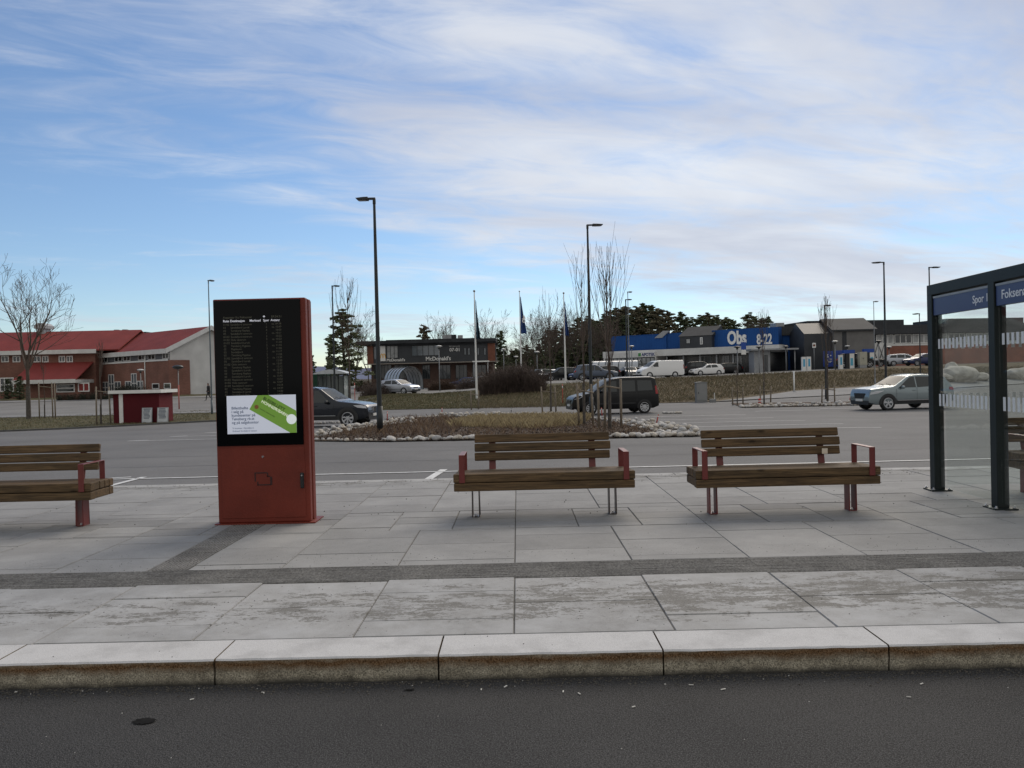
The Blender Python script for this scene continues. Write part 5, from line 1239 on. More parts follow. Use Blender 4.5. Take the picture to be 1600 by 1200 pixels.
# ---- far bus shelter and green container behind the black SUV
p = at(497, 600, 60); z_ = gz(p.x, 60)+.03
E = empty('bus_shelter', (p.x, 60, z_), 0, label='far glass bus shelter with pale curved roof, beyond the black off-road car', cat='bus shelter')
Wd = (537-497)/F*60; H = 2.35
b = MB()
for (x, y) in ((0, 0), (Wd*.33, 0), (Wd*.62, 0), (Wd, 0), (0, 1.5), (Wd*.33, 1.5), (Wd*.62, 1.5), (Wd, 1.5)):
    q = MB(); q.box(x-.035, x+.035, y-.035, y+.035, 0, H); q.build('post', M_dark, E)
q = MB()
for y in (0, 1.5):
    for z in (.25, H-.12): q.box(0, Wd, y-.03, y+.03, z, z+.06)
q.build('rails', M_dark, E)
q = MB(); q.box(.02, Wd-.02, 1.49, 1.51, .31, H-.15); q.box(-.01, .01, .05, 1.45, .31, H-.15); q.box(Wd-.01, Wd+.01, .05, 1.45, .31, H-.15); q.build('glass_panes', mat('old_shelter_glass', (.30, .34, .33), .15, .1, 1), E)
q = MB(); n_ = 10
q.prism([(-.3, H)]+[(-.3+(Wd+.6)*i/n_, H+.05+.28*sin(pi*i/n_)) for i in range(n_+1)]+[(Wd+.3, H)], -.3, 1.9); q.build('curved_roof', mat('pale_roof_sheet', (.45, .48, .50), .4, .1), E)
p = at(470, 600, 66)
E = empty('container', (p.x, 66, gz(p.x, 66)+.03), 0, label='dark green ribbed container beside the far bus shelter', cat='container')
b = MB(); b.box(0, 2.0, 0, 2.4, 0, 2.45); b.build('container_body', ribbed('green_ribbed_steel', (.02, .065, .04), 5, 0, .6, .5), E)
b = MB(); b.box(-.03, 2.03, -.03, 2.43, 2.452, 2.55); b.build('lid', M_dark, E)

# ---- trolley shelters of bent hoops
def hoops(px0, px1, pyt, Y, label, ns=6, ax=1):
    x0, x1 = at(px0, 590, Y).x, at(px1, 590, Y).x; z0 = gz(x0, Y)+.04; top = at((px0+px1)/2, pyt, Y).z-z0
    E = empty('trolley_shelter', (x0, Y, z0), R(32) if ax else 0, label=label, cat='trolley shelter', group='hooped trolley shelters')
    W_ = x1-x0
    if ax:   # arch spans the width, hoops stacked in depth
        sh = MB(); n_ = 14
        arc = [(W_/2-W_/2*cos(pi*i/n_), top*sin(pi*i/n_)**.6) for i in range(n_+1)]
        D_ = 4.5
        for i in range(n_): sh.add([(arc[i][0], 0, arc[i][1]), (arc[i+1][0], 0, arc[i+1][1]), (arc[i+1][0], D_, arc[i+1][1]), (arc[i][0], D_, arc[i][1])], [(0, 1, 2, 3)], 0, True)
        o_ = sh.build('cover', mat('cloudy_plastic', (.42, .45, .48), .25, .1, 1), E)
        for k_ in range(ns):
            y = D_*k_/(ns-1); h_ = MB(); h_.path([(a, y-.02, z+.03) for a, z in arc], [.045]*len(arc), 5); h_.build('hoop', M_dark, E)
        for x in (W_*.2, W_*.4, W_*.6, W_*.8): h_ = MB(); h_.tube((x, .03, 0), (x, .03, top*.9), .03, n=5); h_.build('upright', M_dark, E)
    else:    # hoops side by side along x
        D_ = 2.2; n_ = 10
        arc = [(D_*i/n_, top*(1-(i/n_)**3*.35) if i else 0) for i in range(n_+1)]
        prof = [(0, 0), (0, top*.55), (.12, top*.78), (.4, top*.93), (.9, top), (1.6, top*.96), (2.2, top*.85)]
        sh = MB()
        for (a, c) in zip(prof, prof[1:]): sh.add([(0, a[0], a[1]), (W_, a[0], a[1]), (W_, c[0], c[1]), (0, c[0], c[1])], [(0, 1, 2, 3)], 0, True)
        sh.build('cover', mat('cloudy_plastic', (.42, .45, .48), .25, .1, 1), E)
        for k_ in range(ns):
            x = W_*k_/(ns-1); h_ = MB(); h_.path([(x+y*.35, y-.03, z) for y, z in prof], [.05]*len(prof), 5); h_.build('hoop', M_dark, E)
hoops(622, 665, 573.5, 94, 'hooped plastic trolley shelter in front of the restaurant', 6, 1)
hoops(925, 998, 563.5, 108, 'long hooped plastic trolley shelter in front of the glazed pharmacy wing', 8, 0)

# ---- things on the upper car park, right half
def simple(name, label, cat, px, Y, parts, rz=0, group=None):
    X = at(px, 590, Y).x; E = empty(name, (X, Y, gz(X, Y)+.04), rz, label=label, cat=cat, group=group)
    for nm, m_, fn in parts:
        b = MB(); fn(b); b.build(nm, m_, E)
    return E
k = 95/F
simple('canopy_shelter', 'grey flat-roofed canopy with cabin on the upper lot, below the numbers on the blue wall', 'canopy', 1180, 100, [
    ('roof', M_grey, lambda b: b.box(-.6, 5.3, -.6, 3.2, 2.75, 2.95)), ('cabin', mat('pale_cabin', (.30, .31, .32), .6, .1), lambda b: b.box(0, 2.0, .3, 2.6, 0, 2.74)),
    ('post', M_grey, lambda b: b.tube((4.9, -.3, 0), (4.9, -.3, 2.75), .07)), ('post', M_grey, lambda b: b.tube((4.9, 2.8, 0), (4.9, 2.8, 2.75), .07)),
    ('door', M_glassd, lambda b: b.box(1.1, 1.75, .285, .297, .1, 2.2))])
simple('kiosk_hut', 'small hut with green top and white lower half, right of the grey canopy', 'hut', 1264, 100, [
    ('green_top', mat('hut_green', (.03, .14, .05), .6, .1), lambda b: b.box(0, 1.35, 0, 1.4, 1.35, 2.4)), ('white_base', M_white, lambda b: b.box(.02, 1.33, .02, 1.38, 0, 1.348)), ('roof', M_dark, lambda b: b.box(-.05, 1.4, -.05, 1.45, 2.402, 2.5))])
simple('round_sign', 'white square sign with dark ring on a post above the green-topped hut', 'sign', 1273, 99, [
    ('post', M_grey, lambda b: b.tube((0, .05, 0), (0, .05, 3.4), .04)), ('panel', M_white, lambda b: b.box(-.22, .22, -.03, 0, 2.7, 3.3)), ('ring', M_corten, lambda b: b.tube((0, -.05, 3.0), (0, -.035, 3.0), .14, n=14))])
for (px, w_, lb) in ((1287, 1.2, 'blue banner fence panel with white print, behind the upright young tree'), (1307, 1.9, 'wide blue and white banner panel left of the fuel pillars')):
    def prn(b, w_=w_):
        random.seed(int(px))
        for i in range(16):
            x = random.uniform(.1, w_-.35); z = random.uniform(.5, 1.9); b.box(x, x+random.uniform(.12, .3), -.02, -.012, z, z+random.uniform(.05, .16))
    simple('banner_panel', lb, 'banner', px, 97, [('panel', mat('banner_blue', (.02, .05, .26), .5, .1), lambda b, w_=w_: b.box(0, w_, 0, .06, .3, 2.2)), ('print', M_white, prn), ('feet', M_dark, lambda b, w_=w_: (b.box(.1, .2, -.3, .4, 0, .3), b.box(w_-.2, w_-.1, -.3, .4, 0, .3)))])
for (px, lb) in ((1322.5, 'black and white fuel pillar with blue top, left one'), (1354, 'black and white fuel pillar with blue top, beside the pale cabinet')):
    simple('fuel_pillar', lb, 'pump', px, 92, [('core', M_black, lambda b: b.box(0, .42, 0, .4, 0, 1.75)), ('white_side', M_white, lambda b: b.box(.424, .95, .0, .4, 0, 1.75)), ('blue_top', mat('pump_blue', (.01, .06, .32), .4, 0), lambda b: (b.box(-.25, 1.0, -.05, .45, 1.752, 2.15),)), ('label_strip', mat('strip_cyan', (.1, .4, .55), .4, 0), lambda b: b.box(.5, .8, -.012, -.002, .35, 1.2))], group='fuel pillars on the upper lot')
simple('electric_cabinet', 'tall pale cream cabinet between the two fuel pillars', 'cabinet', 1344, 91.5, [('box', mat('cream_paint', (.40, .39, .32), .6, .1), lambda b: b.box(0, .85, 0, .6, .35, 1.85)), ('plinth', M_grey, lambda b: b.box(.02, .83, .02, .58, 0, .348)), ('handle', M_dark, lambda b: b.box(.35, .42, -.02, -.002, 1.0, 1.15))])
for (px, lb) in ((1254, 'slim white charging post with light blue front, left one of the pair'), (1262, 'slim white charging post with light blue front, right one of the pair'), (1312, 'slim white charging post beside the wide banner panel')):
    simple('charging_post', lb, 'charging post', px, 90, [('box', M_white, lambda b: b.box(0, .42, 0, .35, 0, 1.6)), ('front_panel', mat('charger_cyan', (.08, .35, .55), .4, 0), lambda b: b.box(.10, .32, -.012, -.002, .5, 1.35)), ('top', M_dark, lambda b: b.box(.03, .39, .0, .35, 1.602, 1.66))], group='charging posts on the upper lot')
simple('site_fence', 'white screen fence behind the fuel pillars with dark criss-cross frame', 'fence', 1331, 99, [('screen', M_fas, lambda b: b.box(0, 4.3, 0, .08, .3, 2.95)), ('frame', M_dark, lambda b: [b.tube((x, -.06, .2), (x+.9, -.06, 2.9), .035) for x in (2.4, 3.2)]+[b.tube((x+.9, -.06, .2), (x, -.06, 2.9), .035) for x in (2.5, 3.3)])])
simple('parking_sign', 'square blue parking sign on a dark pole before the blue wall', 'sign', 1159, 88, [('pole', M_dark, lambda b: b.tube((.3, .05, 0), (.3, .05, 3.6), .05)), ('panel', mat('pump_blue', (.01, .06, .32), .4, 0), lambda b: b.box(0, .55, 0, .03, 2.75, 3.55)), ('lower_panel', M_white, lambda b: b.box(.02, .53, 0, .03, 2.2, 2.7))])
# grey cabinet at the bank foot
p = gp(1088.5, 629); H = 31.5/F*p.y; W_ = 17.0/F*p.y
E = empty('electric_cabinet', (p.x, p.y, p.z), 0, label='grey steel cabinet standing at the foot of the grass bank', cat='cabinet')
Mg = mat('cabinet_grey', (.20, .205, .205), .55, .08, 2)
b = MB(); b.box(0, W_, 0, .45, .0, H-.04); b.build('box', Mg, E, bevel=.01)
b = MB(); b.prism([(-.03, H-.038), (W_+.03, H-.038), (W_+.03, H), (W_*.5, H+.03), (-.03, H)], -.04, .50); b.build('lid', Mg, E)
b = MB(); b.box(.04, W_-.04, -.012, -.002, .15, H-.08); dr = b.build('door', mat('cabinet_door', (.23, .235, .235), .5, .05, 2), E)
b = MB(); b.box(.12, .155, -.03, -.013, H*.42, H*.52); b.build('handle', M_dark, dr)
p2 = gp(1110, 629); E = empty('cable_box', (p2.x, p2.y, p2.z), 0, label='low grey cable box right of the grey cabinet', cat='cabinet')
b = MB(); b.box(0, .38, 0, .3, 0, .22); b.build('box', Mg, E, bevel=.01); b = MB(); b.box(.28, .32, .1, .14, .22, .62); b.build('marker_peg', M_white, E)
# ================================================================ STREET LAMPS
M_pole = mat('dark_pole_paint', (.016, .020, .022), .5, .1, 3)
M_polg = mat('galvanised_pole', (.22, .23, .24), .5, .1, 3, metal=.4)
def lamp(px, Y, py_top, arm, label, m=None, r=.075, pxb=600, second=None):
    m = m or M_pole; X = at(px, pxb, Y).x; z = gz(X, Y); H = at(px, py_top, Y).z-z
    E = empty('street_lamp', (X, Y, z), 0, label=label, cat='street lamp', group='tall street lamps')
    b = MB(); b.path([(0, 0, -.1), (0, 0, H*.3), (0, 0, H*.65), (0, 0, H-.12)], [r, r*.85, r*.7, r*.5], 10); b.tube((0, 0, 0), (0, 0, .9), r*1.25, r*1.2, 10); b.build('pole', m, E)
    s_ = 1 if arm > 0 else -1; A = abs(arm)
    def head(z0, A):
        b = MB(); b.box(min(0, s_*A*.35)-.04, max(0, s_*A*.35)+.04, -.045, .045, z0-.07, z0+.0); b.tube((0, 0, z0-.22), (0, 0, z0-.03), r*.62, n=10); b.build('lamp_arm', m, E, bevel=.01)
        b = MB(); b.prism([(s_*A*.32, z0-.085), (s_*A*.9, z0-.075), (s_*A, z0-.02), (s_*A*.6, z0+.005), (s_*A*.32, z0+.01)], -.14, .14); hd_ = b.build('lamp_head', m, E, bevel=.01)
        b = MB(); b.box(min(s_*A*.45, s_*A*.85), max(s_*A*.45, s_*A*.85), -.11, .11, z0-.092, z0-.088); b.build('lens', mat('lamp_lens', (.35, .37, .4), .3, 0), hd_)
    head(H, A)
    return E
pA = gp(594, 677); lamp(594, pA.y, 308.5, -.60, 'tallest dark street lamp, rising from the left end of the stone-edged planting bed', r=.085, pxb=677)
pB = gp(925, 650); lamp(923.5, pB.y, 350.5, .74, 'tall dark street lamp behind the staked trees and the black family van', r=.09)
lamp(1384.5, 54, 409, -.80, 'tall dark street lamp at the foot of the bank behind the pale blue-green car', r=.09)
lamp(1455, 57, 417, .78, 'dark street lamp showing above the corner of the glass shelter', r=.08)
lamp(523, 54, 446, .52, 'dark street lamp beside the pine tree, left of the dark restaurant', r=.08)
lamp(330, 50, 437.5, .36, 'slim grey-blue street lamp standing just left of the red departure pillar', mat('bluegrey_pole', (.10, .13, .15), .5, .1), r=.055)
lamp(980.5, 69, 467.5, .55, 'dark street lamp in front of the pines, right of the whip-branched trees', r=.08)
lamp(984, 62, 455.5, .35, 'slim grey street lamp, slightly taller, next to a dark one before the pines', M_polg, r=.05)
lamp(1290.5, 53, 476.5, .42, 'short dark street lamp beside the upright young tree in front of the dark grey blocks', r=.065)
lamp(1367.5, 72, 470.5, .40, 'slim grey street lamp left of the right tall lamp, before the grey-clad block', M_polg, r=.05)
lamp(1438.5, 62, 489.5, -.50, 'dark street lamp in front of the long brick building, left of the shelter', r=.06)
def globe(px, Y, py_top, label, m=None, flat=0):
    X = at(px, 600, Y).x; z = gz(X, Y); H = at(px, py_top, Y).z-z
    E = empty('park_lamp', (X, Y, z), 0, label=label, cat='lamp post', group='low lamp posts on the upper lots')
    b = MB(); b.tube((0, 0, -.1), (0, 0, H-.35), .06, .04, 8); b.build('pole', m or M_polg, E)
    b = MB(); b.tube((0, 0, H-.35), (0, 0, H-.12), .10, .13, 10); b.tube((0, 0, H-.12), (0, 0, H-.08), .38, .38, 14); h_ = b.build('lamp_head', M_dark, E)
    b = MB(); b.ball((0, 0, H-.08), .33, (1, 1, .35), 14, 6); b.build('lamp_cap', mat('opal_white', (.6, .6, .58), .4, 0) if not flat else M_dark, h_)
for (px, Y, t, lb, fl) in ((788, 100, 545, 'low lamp post with white cap just right of the dark restaurant', 0), (687, 84, 540, 'low lamp post with white cap in front of the restaurant windows', 0), (807, 110, 556.5, 'low lamp post left of the middle flagpole, under the dark trees', 0), (840, 96, 549, 'low lamp post with white cap between the two right flagpoles', 0),
    (988, 95, 540, 'low lamp post with white cap below the blue rear wall', 0), (1153, 84, 541, 'low lamp post with dark cap left of the blue parking sign', 1), (1187, 92, 541, 'low lamp post with dark cap before the white canopy band', 1), (1229, 98, 540.5, 'low lamp post with dark cap against the plain blue wall', 1), (1225, 110, 538.5, 'low lamp post with white cap at the corner of the blue wall', 0),
    (1306, 88, 532.5, 'low lamp post with white cap before the grey-clad block, left one', 0), (1325, 97, 540, 'low lamp post with white cap before the grey-clad block, right one', 0), (1374, 86, 532, 'low lamp post with dark cap left of the right tall street lamp', 1), (1390, 98, 541, 'low lamp post with white cap before the orange brick wall', 0),
    (220, 80, 577, 'low lamp post with white cap in front of the red-brown brick wall', 0)):
    globe(px, Y, t, lb, flat=fl)
# flat-topped lamp with red and white sleeve
p = gp(280, 640); X = p.x; E = empty('park_lamp', p, 0, label='dark mushroom-shaped lamp on a thin pole with red lower sleeve, right of the red shed', cat='lamp post')
H = (640-570)/F*p.y
b = MB(); b.tube((0, 0, 0), (0, 0, H-.3), .035, n=8); b.build('pole', M_polg, E); b = MB(); b.tube((0, 0, .0), (0, 0, H*.55), .05, n=8); b.build('sleeve', mat('faded_red', (.40, .12, .10), .6, .2, 3), E)
b = MB(); b.tube((0, 0, H-.3), (0, 0, H-.18), .06, .38, 14); b.ball((0, 0, H-.17), .40, (1, 1, .4), 14, 6); b.build('lamp_head', M_dark, E)
# ================================================================ FLAGS
M_flag = mat('flag_blue', (.012, .045, .17), .8, .25, 2); M_flag2 = mat('flag_dark_teal', (.010, .035, .06), .8, .2, 2)
def flagpole(px, Y, pyt, fy0, fy1, wpx, label, mark=0, m=None):
    X = at(px, 560, Y).x; z = gz(X, Y); H = at(px, pyt, Y).z-z; k_ = Y/F
    E = empty('flagpole', (X, Y, z), 0, label=label, cat='flagpole', group='white flagpoles with blue flags')
    b = MB(); b.path([(0, 0, 0), (0, 0, H*.5), (0, 0, H)], [.085, .065, .035], 8); b.build('pole', M_white, E)
    b = MB(); b.ball((0, 0, H+.06), .09, (1, 1, 1), 8, 6); b.build('finial', M_grey, E)
    zt, zb_ = at(px, fy0, Y).z-z, at(px, fy1, Y).z-z; n, q = 22, 12; vs = []
    for i in range(n+1):
        t = i/n
        for j in range(q+1):
            s_ = j/q; wd = wpx*k_*(.25+.75*min(1, t*1.15)); x = .07+s_*wd*(.65+.35*t); y = .16*sin(s_*9+t*2)*(1-.4*t)+.05*sin(t*11+s_*3)
            vs.append((x, y, zt-(zt-zb_)*(t*(1-.10*s_)+.10*s_*(.8+.4*t))-.05*sin(s_*8)))
    b = MB(); b.add(vs, [(i*(q+1)+j, i*(q+1)+j+1, (i+1)*(q+1)+j+1, (i+1)*(q+1)+j) for i in range(n) for j in range(q)], 0, True)
    f_ = b.build('flag', m or M_flag, E, fix=False); so_ = f_.modifiers.new('t', 'SOLIDIFY'); so_.thickness = .01
    if mark:
        hgt = zt-zb_; o_ = tmesh('Obs', .50, M_white, 'flag_lettering', f_, (.62, -.22, zt-hgt*.72), (pi/2, R(-90), 0), ext=.01, bold=.03)
flagpole(743.5, 60, 456, 468, 529, 6.5, 'leftmost white flagpole with dark blue flag hanging slack, before the restaurant', m=M_flag2)
flagpole(814, 96, 456, 462, 521, 9, 'middle flagpole with the widest blue flag with white lettering', mark=1)
flagpole(883, 71, 459, 470, 524, 5.5, 'third flagpole with narrow blue flag, among the bare young trees', m=M_flag)
# ================================================================ TREES
def bare_tree(mb, H, seed, style='spread', twr=.004, r0=.12, dens=1.0, fork=.3, spread=1.0):
    rnd = random.Random(seed)
    def branch(p, d, L, r, depth, up):
        n = max(2, int(L/.35)) if depth < 3 else 3; pts = [p.copy()]; rs = [r]; kids = []
        q = p.copy(); dd = d.normalized()
        for i in range(n):
            dd = (dd+Vector((rnd.gauss(0, .09), rnd.gauss(0, .09), rnd.gauss(0, .05)+up*.10))).normalized()
            q = q+dd*(L/n); t = (i+1)/n; rr_ = max(twr, r*(1-t*.72)); pts.append(q.copy()); rs.append(rr_)
            kids.append((q.copy(), dd.copy(), rr_, t))
        mb.path(pts, rs, 6 if depth < 2 else (4 if depth == 2 else 3))
        if depth >= 4 or L < .22: return
        nk = {0: int(9*dens), 1: int(8*dens), 2: int(6*dens), 3: int(4*dens)}[depth]
        for i in range(nk):
            t = rnd.uniform(.22 if depth else fork, 1.0); j = min(len(kids)-1, int(t*len(kids))); kp, kd, kr, _ = kids[j]
            ax = kd.cross(Vector((rnd.gauss(0, 1), rnd.gauss(0, 1), rnd.gauss(0, 1)))).normalized()
            ang = R(rnd.uniform(22, 60)*spread); nd_ = Matrix.Rotation(ang, 3, ax) @ kd
            if nd_.z < -.05 and depth < 3: nd_.z *= -.3
            branch(kp, nd_, L*rnd.uniform(.42, .68)*(1.1-t*.35), kr*rnd.uniform(.5, .72), depth+1, up)
    if style == 'spread':
        tr_h = H*fork; q = Vector((0, 0, -.05)); mb.path([q, Vector((.02, 0, tr_h*.5)), Vector((0, .02, tr_h))], [r0*1.15, r0*.95, r0*.85], 8)
        for i in range(7):
            a = i*2.4+rnd.uniform(-.3, .3); tl = R(rnd.uniform(14, 55))*spread; z = tr_h*rnd.uniform(.72, 1.0) if i else tr_h
            branch(Vector((0, 0, z)), Vector((sin(tl)*cos(a), sin(tl)*sin(a), cos(tl))), (H-z)*rnd.uniform(.62, .85), r0*rnd.uniform(.42, .6), 1, .8)
    elif style == 'whip':      # long upswept whips
        mb.path([Vector((0, 0, -.05)), Vector((.03, 0, H*.3)), Vector((-.02, .02, H*.62)), Vector((.03, 0, H*.97))], [r0, r0*.75, r0*.42, twr*1.3], 6)
        n = int(26*dens)
        for i in range(n):
            t = rnd.uniform(fork, .80); z = H*t; a = rnd.uniform(0, 2*pi); L = (H-z)*rnd.uniform(.55, 1.02); out_ = rnd.uniform(.10, .24)*spread*L
            pts = []; rs = []; m_ = 7; bend = rnd.uniform(-.2, .35)
            for j in range(m_+1):
                s_ = j/m_; o_ = out_*(1-(1-s_)**2.2)+bend*out_*max(0, s_-.6)
                pts.append(Vector((o_*cos(a)+.03*sin(s_*7+i), o_*sin(a), z+L*s_*(1-.04*s_)))); rs.append(max(twr, r0*.26*(1-s_)))
            mb.path(pts, rs, 4)
            for k_ in range(int(4*dens)):
                j = rnd.randint(2, m_-1); q = pts[j]; d = (pts[j+1]-pts[j-1]).normalized(); d = (d+Vector((rnd.gauss(0, .28), rnd.gauss(0, .28), .1))).normalized(); l_ = L*rnd.uniform(.12, .32)
                mb.path([q, q+d*l_*.5, q+d*l_+Vector((0, 0, l_*.12))], [twr*1.2, twr, twr*.8], 3)
def put_tree(px, py, H, style, seed, label, name='bare_tree', Y=None, group=None, stake=None, m=None, **k):
    if Y: X = at(px, 600, Y).x; p = Vector((X, Y, gz(X, Y)))
    else: p = gp(px, py)
    if isinstance(H, tuple): H = (at(px, H[0], p.y).z)-p.z
    E = empty(name, p, 0, label=label, cat='tree', group=group)
    b = MB(); bare_tree(b, H, seed, style, **k)
    # split lowest trunk as its own part
    r0 = k.get('r0', .12)
    b.build('crown', m or M_twig, E, fix=False)
    b = MB(); b.path([(0, 0, -.1), (.005, 0, H*.12), (.01, 0, H*.24)], [r0*1.25, r0*1.1, r0*1.0], 8); b.build('trunk', M_bark, E)
    return E, p
def stakes(base, pxs, pyb, pyt, label, bars=((0, 1),), h_=None):
    p0 = base; E = empty('tree_stakes', p0, 0, label=label, cat='tree support', group='wooden stake frames round the young trees')
    pts = []
    for i, px in enumerate(pxs):
        Y = p0.y+((-.22, .30, -.1, .2)[i]); X = at(px, pyb, Y).x; z = gz(X, Y)
        hz = at(px, pyt, Y).z; b = MB(); b.tube((X-p0.x, Y-p0.y, z-p0.z-.05), (X-p0.x+random.uniform(-.05, .05), Y-p0.y, hz-p0.z), .042, .038, 8); b.build('stake', M_stake, E); pts.append((X-p0.x, Y-p0.y, hz-p0.z))
    for (i, j) in bars:
        a, c = Vector(pts[i]), Vector(pts[j]); a.z -= .22; c.z -= .30
        d = (c-a); b = MB(); b.tube(a-d*.05, c+d*.05, .03, n=6); b.build('cross_bar', M_stake, E)
    return E
TG = 'young whip-branched trees with stakes'
put_tree(45, 656, (438,), 'spread', 11, 'large bare spreading tree with forked crown on the verge at the far left', r0=.12, fork=.44, dens=.75, spread=.9, twr=.008)
e, p = put_tree(861, 650, (452,), 'whip', 21, 'bare upswept young tree, left one in the planting bed', group=TG, r0=.045, fork=.42, spread=1.35, twr=.0045, dens=.7); stakes(p, (848, 869), 650, 604, 'pair of wooden stakes round the left young tree in the planting bed')
e, p = put_tree(913, 666, (385,), 'whip', 22, 'tall bare upswept tree just left of the middle tall street lamp', group=TG, r0=.045, fork=.34, spread=.9, twr=.004, dens=.7); stakes(p, (905, 927), 667, 600, 'pair of wooden stakes round the tree left of the middle tall street lamp')
e, p = put_tree(953, 672, (376,), 'whip', 23, 'tallest and densest bare upswept tree, just right of the middle tall street lamp', group=TG, r0=.05, fork=.30, spread=.85, twr=.004, dens=1.0); stakes(p, (945, 971, 936), 672, 592, 'three wooden stakes round the densest young tree right of the middle lamp', bars=((0, 2), (0, 1)))
e, p = put_tree(1293, 632, (458,), 'whip', 24, 'bare narrow upright tree in front of the dark grey blocks', group=TG, r0=.06, fork=.30, spread=.8, twr=.007, dens=.8); stakes(p, (1284, 1304.5), 633, 601, 'pair of wooden stakes round the narrow upright tree on the right')
e, p = put_tree(1194, 634, (478,), 'whip', 25, 'thin bare tree in front of the big white numbers on the blue wall', group=TG, r0=.04, fork=.45, spread=.8, twr=.006, dens=.5); stakes(p, (1188, 1204), 634, 603, 'pair of wooden stakes round the thin tree below the big white numbers')
e, p = put_tree(1152, 633, (570,), 'whip', 26, 'smallest bare sapling on the small stone-edged strip', group=TG, r0=.03, fork=.5, spread=.7, twr=.008, dens=.3); stakes(p, (1145, 1161), 633, 605, 'pair of thin stakes round the smallest sapling')
e, p = put_tree(546, 0, (428,), 'whip', 27, 'tall bare tree with long arching whips in front of the big pine', Y=56, group=TG, r0=.07, fork=.30, spread=1.25, twr=.007, dens=1.1)
e, p = put_tree(158, 664, (530,), 'whip', 28, 'thin bare young tree just left of the red shed', group=TG, r0=.045, fork=.5, spread=.8, twr=.008, dens=.4); stakes(p, (151, 173), 663, 604, 'stakes with black strap round the young tree left of the red shed')
e, p = put_tree(70, 655, (560,), 'whip', 29, 'thin bare sapling between stakes, right of the large spreading tree', group=TG, r0=.035, fork=.5, spread=.9, twr=.008, dens=.3); stakes(p, (62, 83, 87), 662, 598, 'three stakes with dark strap right of the large spreading tree')
p = gp(744, 640); stakes(p, (736.5, 748), 638, 610, 'pair of wooden stakes on the slope at the foot of the leftmost flagpole')
# --- pines
def pine_meshes(seed, H=12, crown0=.3, wid=2.6, n=34, flat=.45):
    rnd = random.Random(seed); c = MB(); t = MB()
    t.path([(0, 0, -.2), (.1, .05, H*.35), (-.05, .1, H*.7), (0, 0, H*.96)], [.24, .19, .12, .03], 7)
    for i in range(n):
        u_ = (i+.5)/n; z = H*(crown0+(1-crown0)*u_); w_ = wid*(1-u_)**.55*rnd.uniform(.5, 1.1)*(1 if u_ > .12 else .7); a = i*2.4+rnd.uniform(-.5, .5)
        cx_, cy_ = cos(a)*w_, sin(a)*w_; t.path([(0, 0, z-.35), (cx_*.5, cy_*.5, z-.12), (cx_, cy_, z)], [.06, .04, .015], 4)
        for s_ in range(3):
            ox, oy, oz = cx_*(1-.25*s_)+rnd.gauss(0, .3), cy_*(1-.25*s_)+rnd.gauss(0, .3), z+rnd.gauss(.05, .16); R_ = rnd.uniform(.45, .85)*(1.15-.5*u_)
            for q in range(34):
                d = Vector((rnd.gauss(0, 1), rnd.gauss(0, 1), rnd.gauss(0, 1))).normalized()*R_*rnd.uniform(.3, 1); d.z *= flat; p = Vector((ox, oy, oz))+d
                nn = Vector((rnd.gauss(0, 1), rnd.gauss(0, 1), rnd.gauss(.6, 1))).normalized(); qq = nn.to_track_quat('Z', 'Y'); s1 = rnd.uniform(.11, .27)
                vs = [p+qq @ Vector((s1*x_, s1*.55*y_, 0)) for x_, y_ in ((-1, -.6), (0, -1), (1, .1), (.3, 1), (-.7, .7))]
                c.add(vs, [(0, 1, 2, 3, 4)])
    return c, t
M_need = [mat('pine_needles_dark', (.075, .095, .045), .85, .45, .9), mat('pine_needles_mid', (.10, .115, .055), .85, .45, .9), mat('pine_needles_brown', (.13, .115, .07), .85, .45, .9)]
PM = []
for i, (H, c0, wd, n) in enumerate(((12, .28, 2.6, 34), (12, .12, 2.8, 40), (12, .45, 2.2, 26), (12, .05, 2.5, 40))):
    c, t = pine_meshes(50+i, H, c0, wd, n); PM.append((c.mesh('crown', M_need[i % 3]), t.mesh('trunk', M_bark)))
BM = []
for i in range(3):
    b = MB(); bare_tree(b, 9, 70+i, 'spread', r0=.12, fork=.28, dens=.85, spread=.9, twr=.016); BM.append(b.mesh('crown', M_twig))
    t = MB(); t.path([(0, 0, -.3), (0, 0, 2.4)], [.15, .12], 6); BM[-1] = (BM[-1], t.mesh('trunk', M_bark))
def inst(meshes, px, Y, py_top, wpx, label, name, group, H0, rz=0, cat='tree', z=None):
    X = at(px, 600, Y).x; zz_ = gz(X, Y) if z is None else z; H = at(px, py_top, Y).z-zz_; s_ = H/H0
    E = empty(name, (X, Y, zz_), rz, label=label, cat=cat, group=group); E.scale = (s_*wpx, s_*wpx, s_)
    for nm, me in zip(('crown', 'trunk'), meshes):
        o = bpy.data.objects.new(nm, me); col.objects.link(o); o.parent = E
inst(PM[1], 538, 84, 486, 1.35, 'big dark pine with sky showing through, left of the dark restaurant', 'pine_tree', None, 12, .5)
inst(PM[3], 516, 98, 545, .8, 'low dark conifer behind the far bus shelter', 'pine_tree', None, 12, 1)
inst(PM[3], 488, 78, 556, .8, 'low dark conifer showing right beside the top of the red pillar', 'pine_tree', None, 12, 2)
inst(PM[2], 666, 150, 509, 1.0, 'flat-crowned pine showing above the restaurant roof', 'pine_tree', None, 12, 0)
inst(PM[0], 784, 120, 519, .8, 'dark pine at the right corner of the restaurant', 'pine_tree', None, 12, 3)
for (px, Y, t, i, lb) in ((697, 150, 505, 0, 'bare tree above the restaurant roof, right of the flat-crowned pine'), (768, 135, 498, 1, 'bare tall tree behind the right corner of the restaurant'), (800, 150, 540, 2, 'bare tree between the left and middle flagpoles'), (576, 130, 527, 2, 'bare tree at the left corner of the restaurant roof'), (556, 96, 500, 0, 'bare tree right of the big pine')):
    inst(BM[i], px, Y, t, .8, lb, 'bare_tree', None, 9, px)
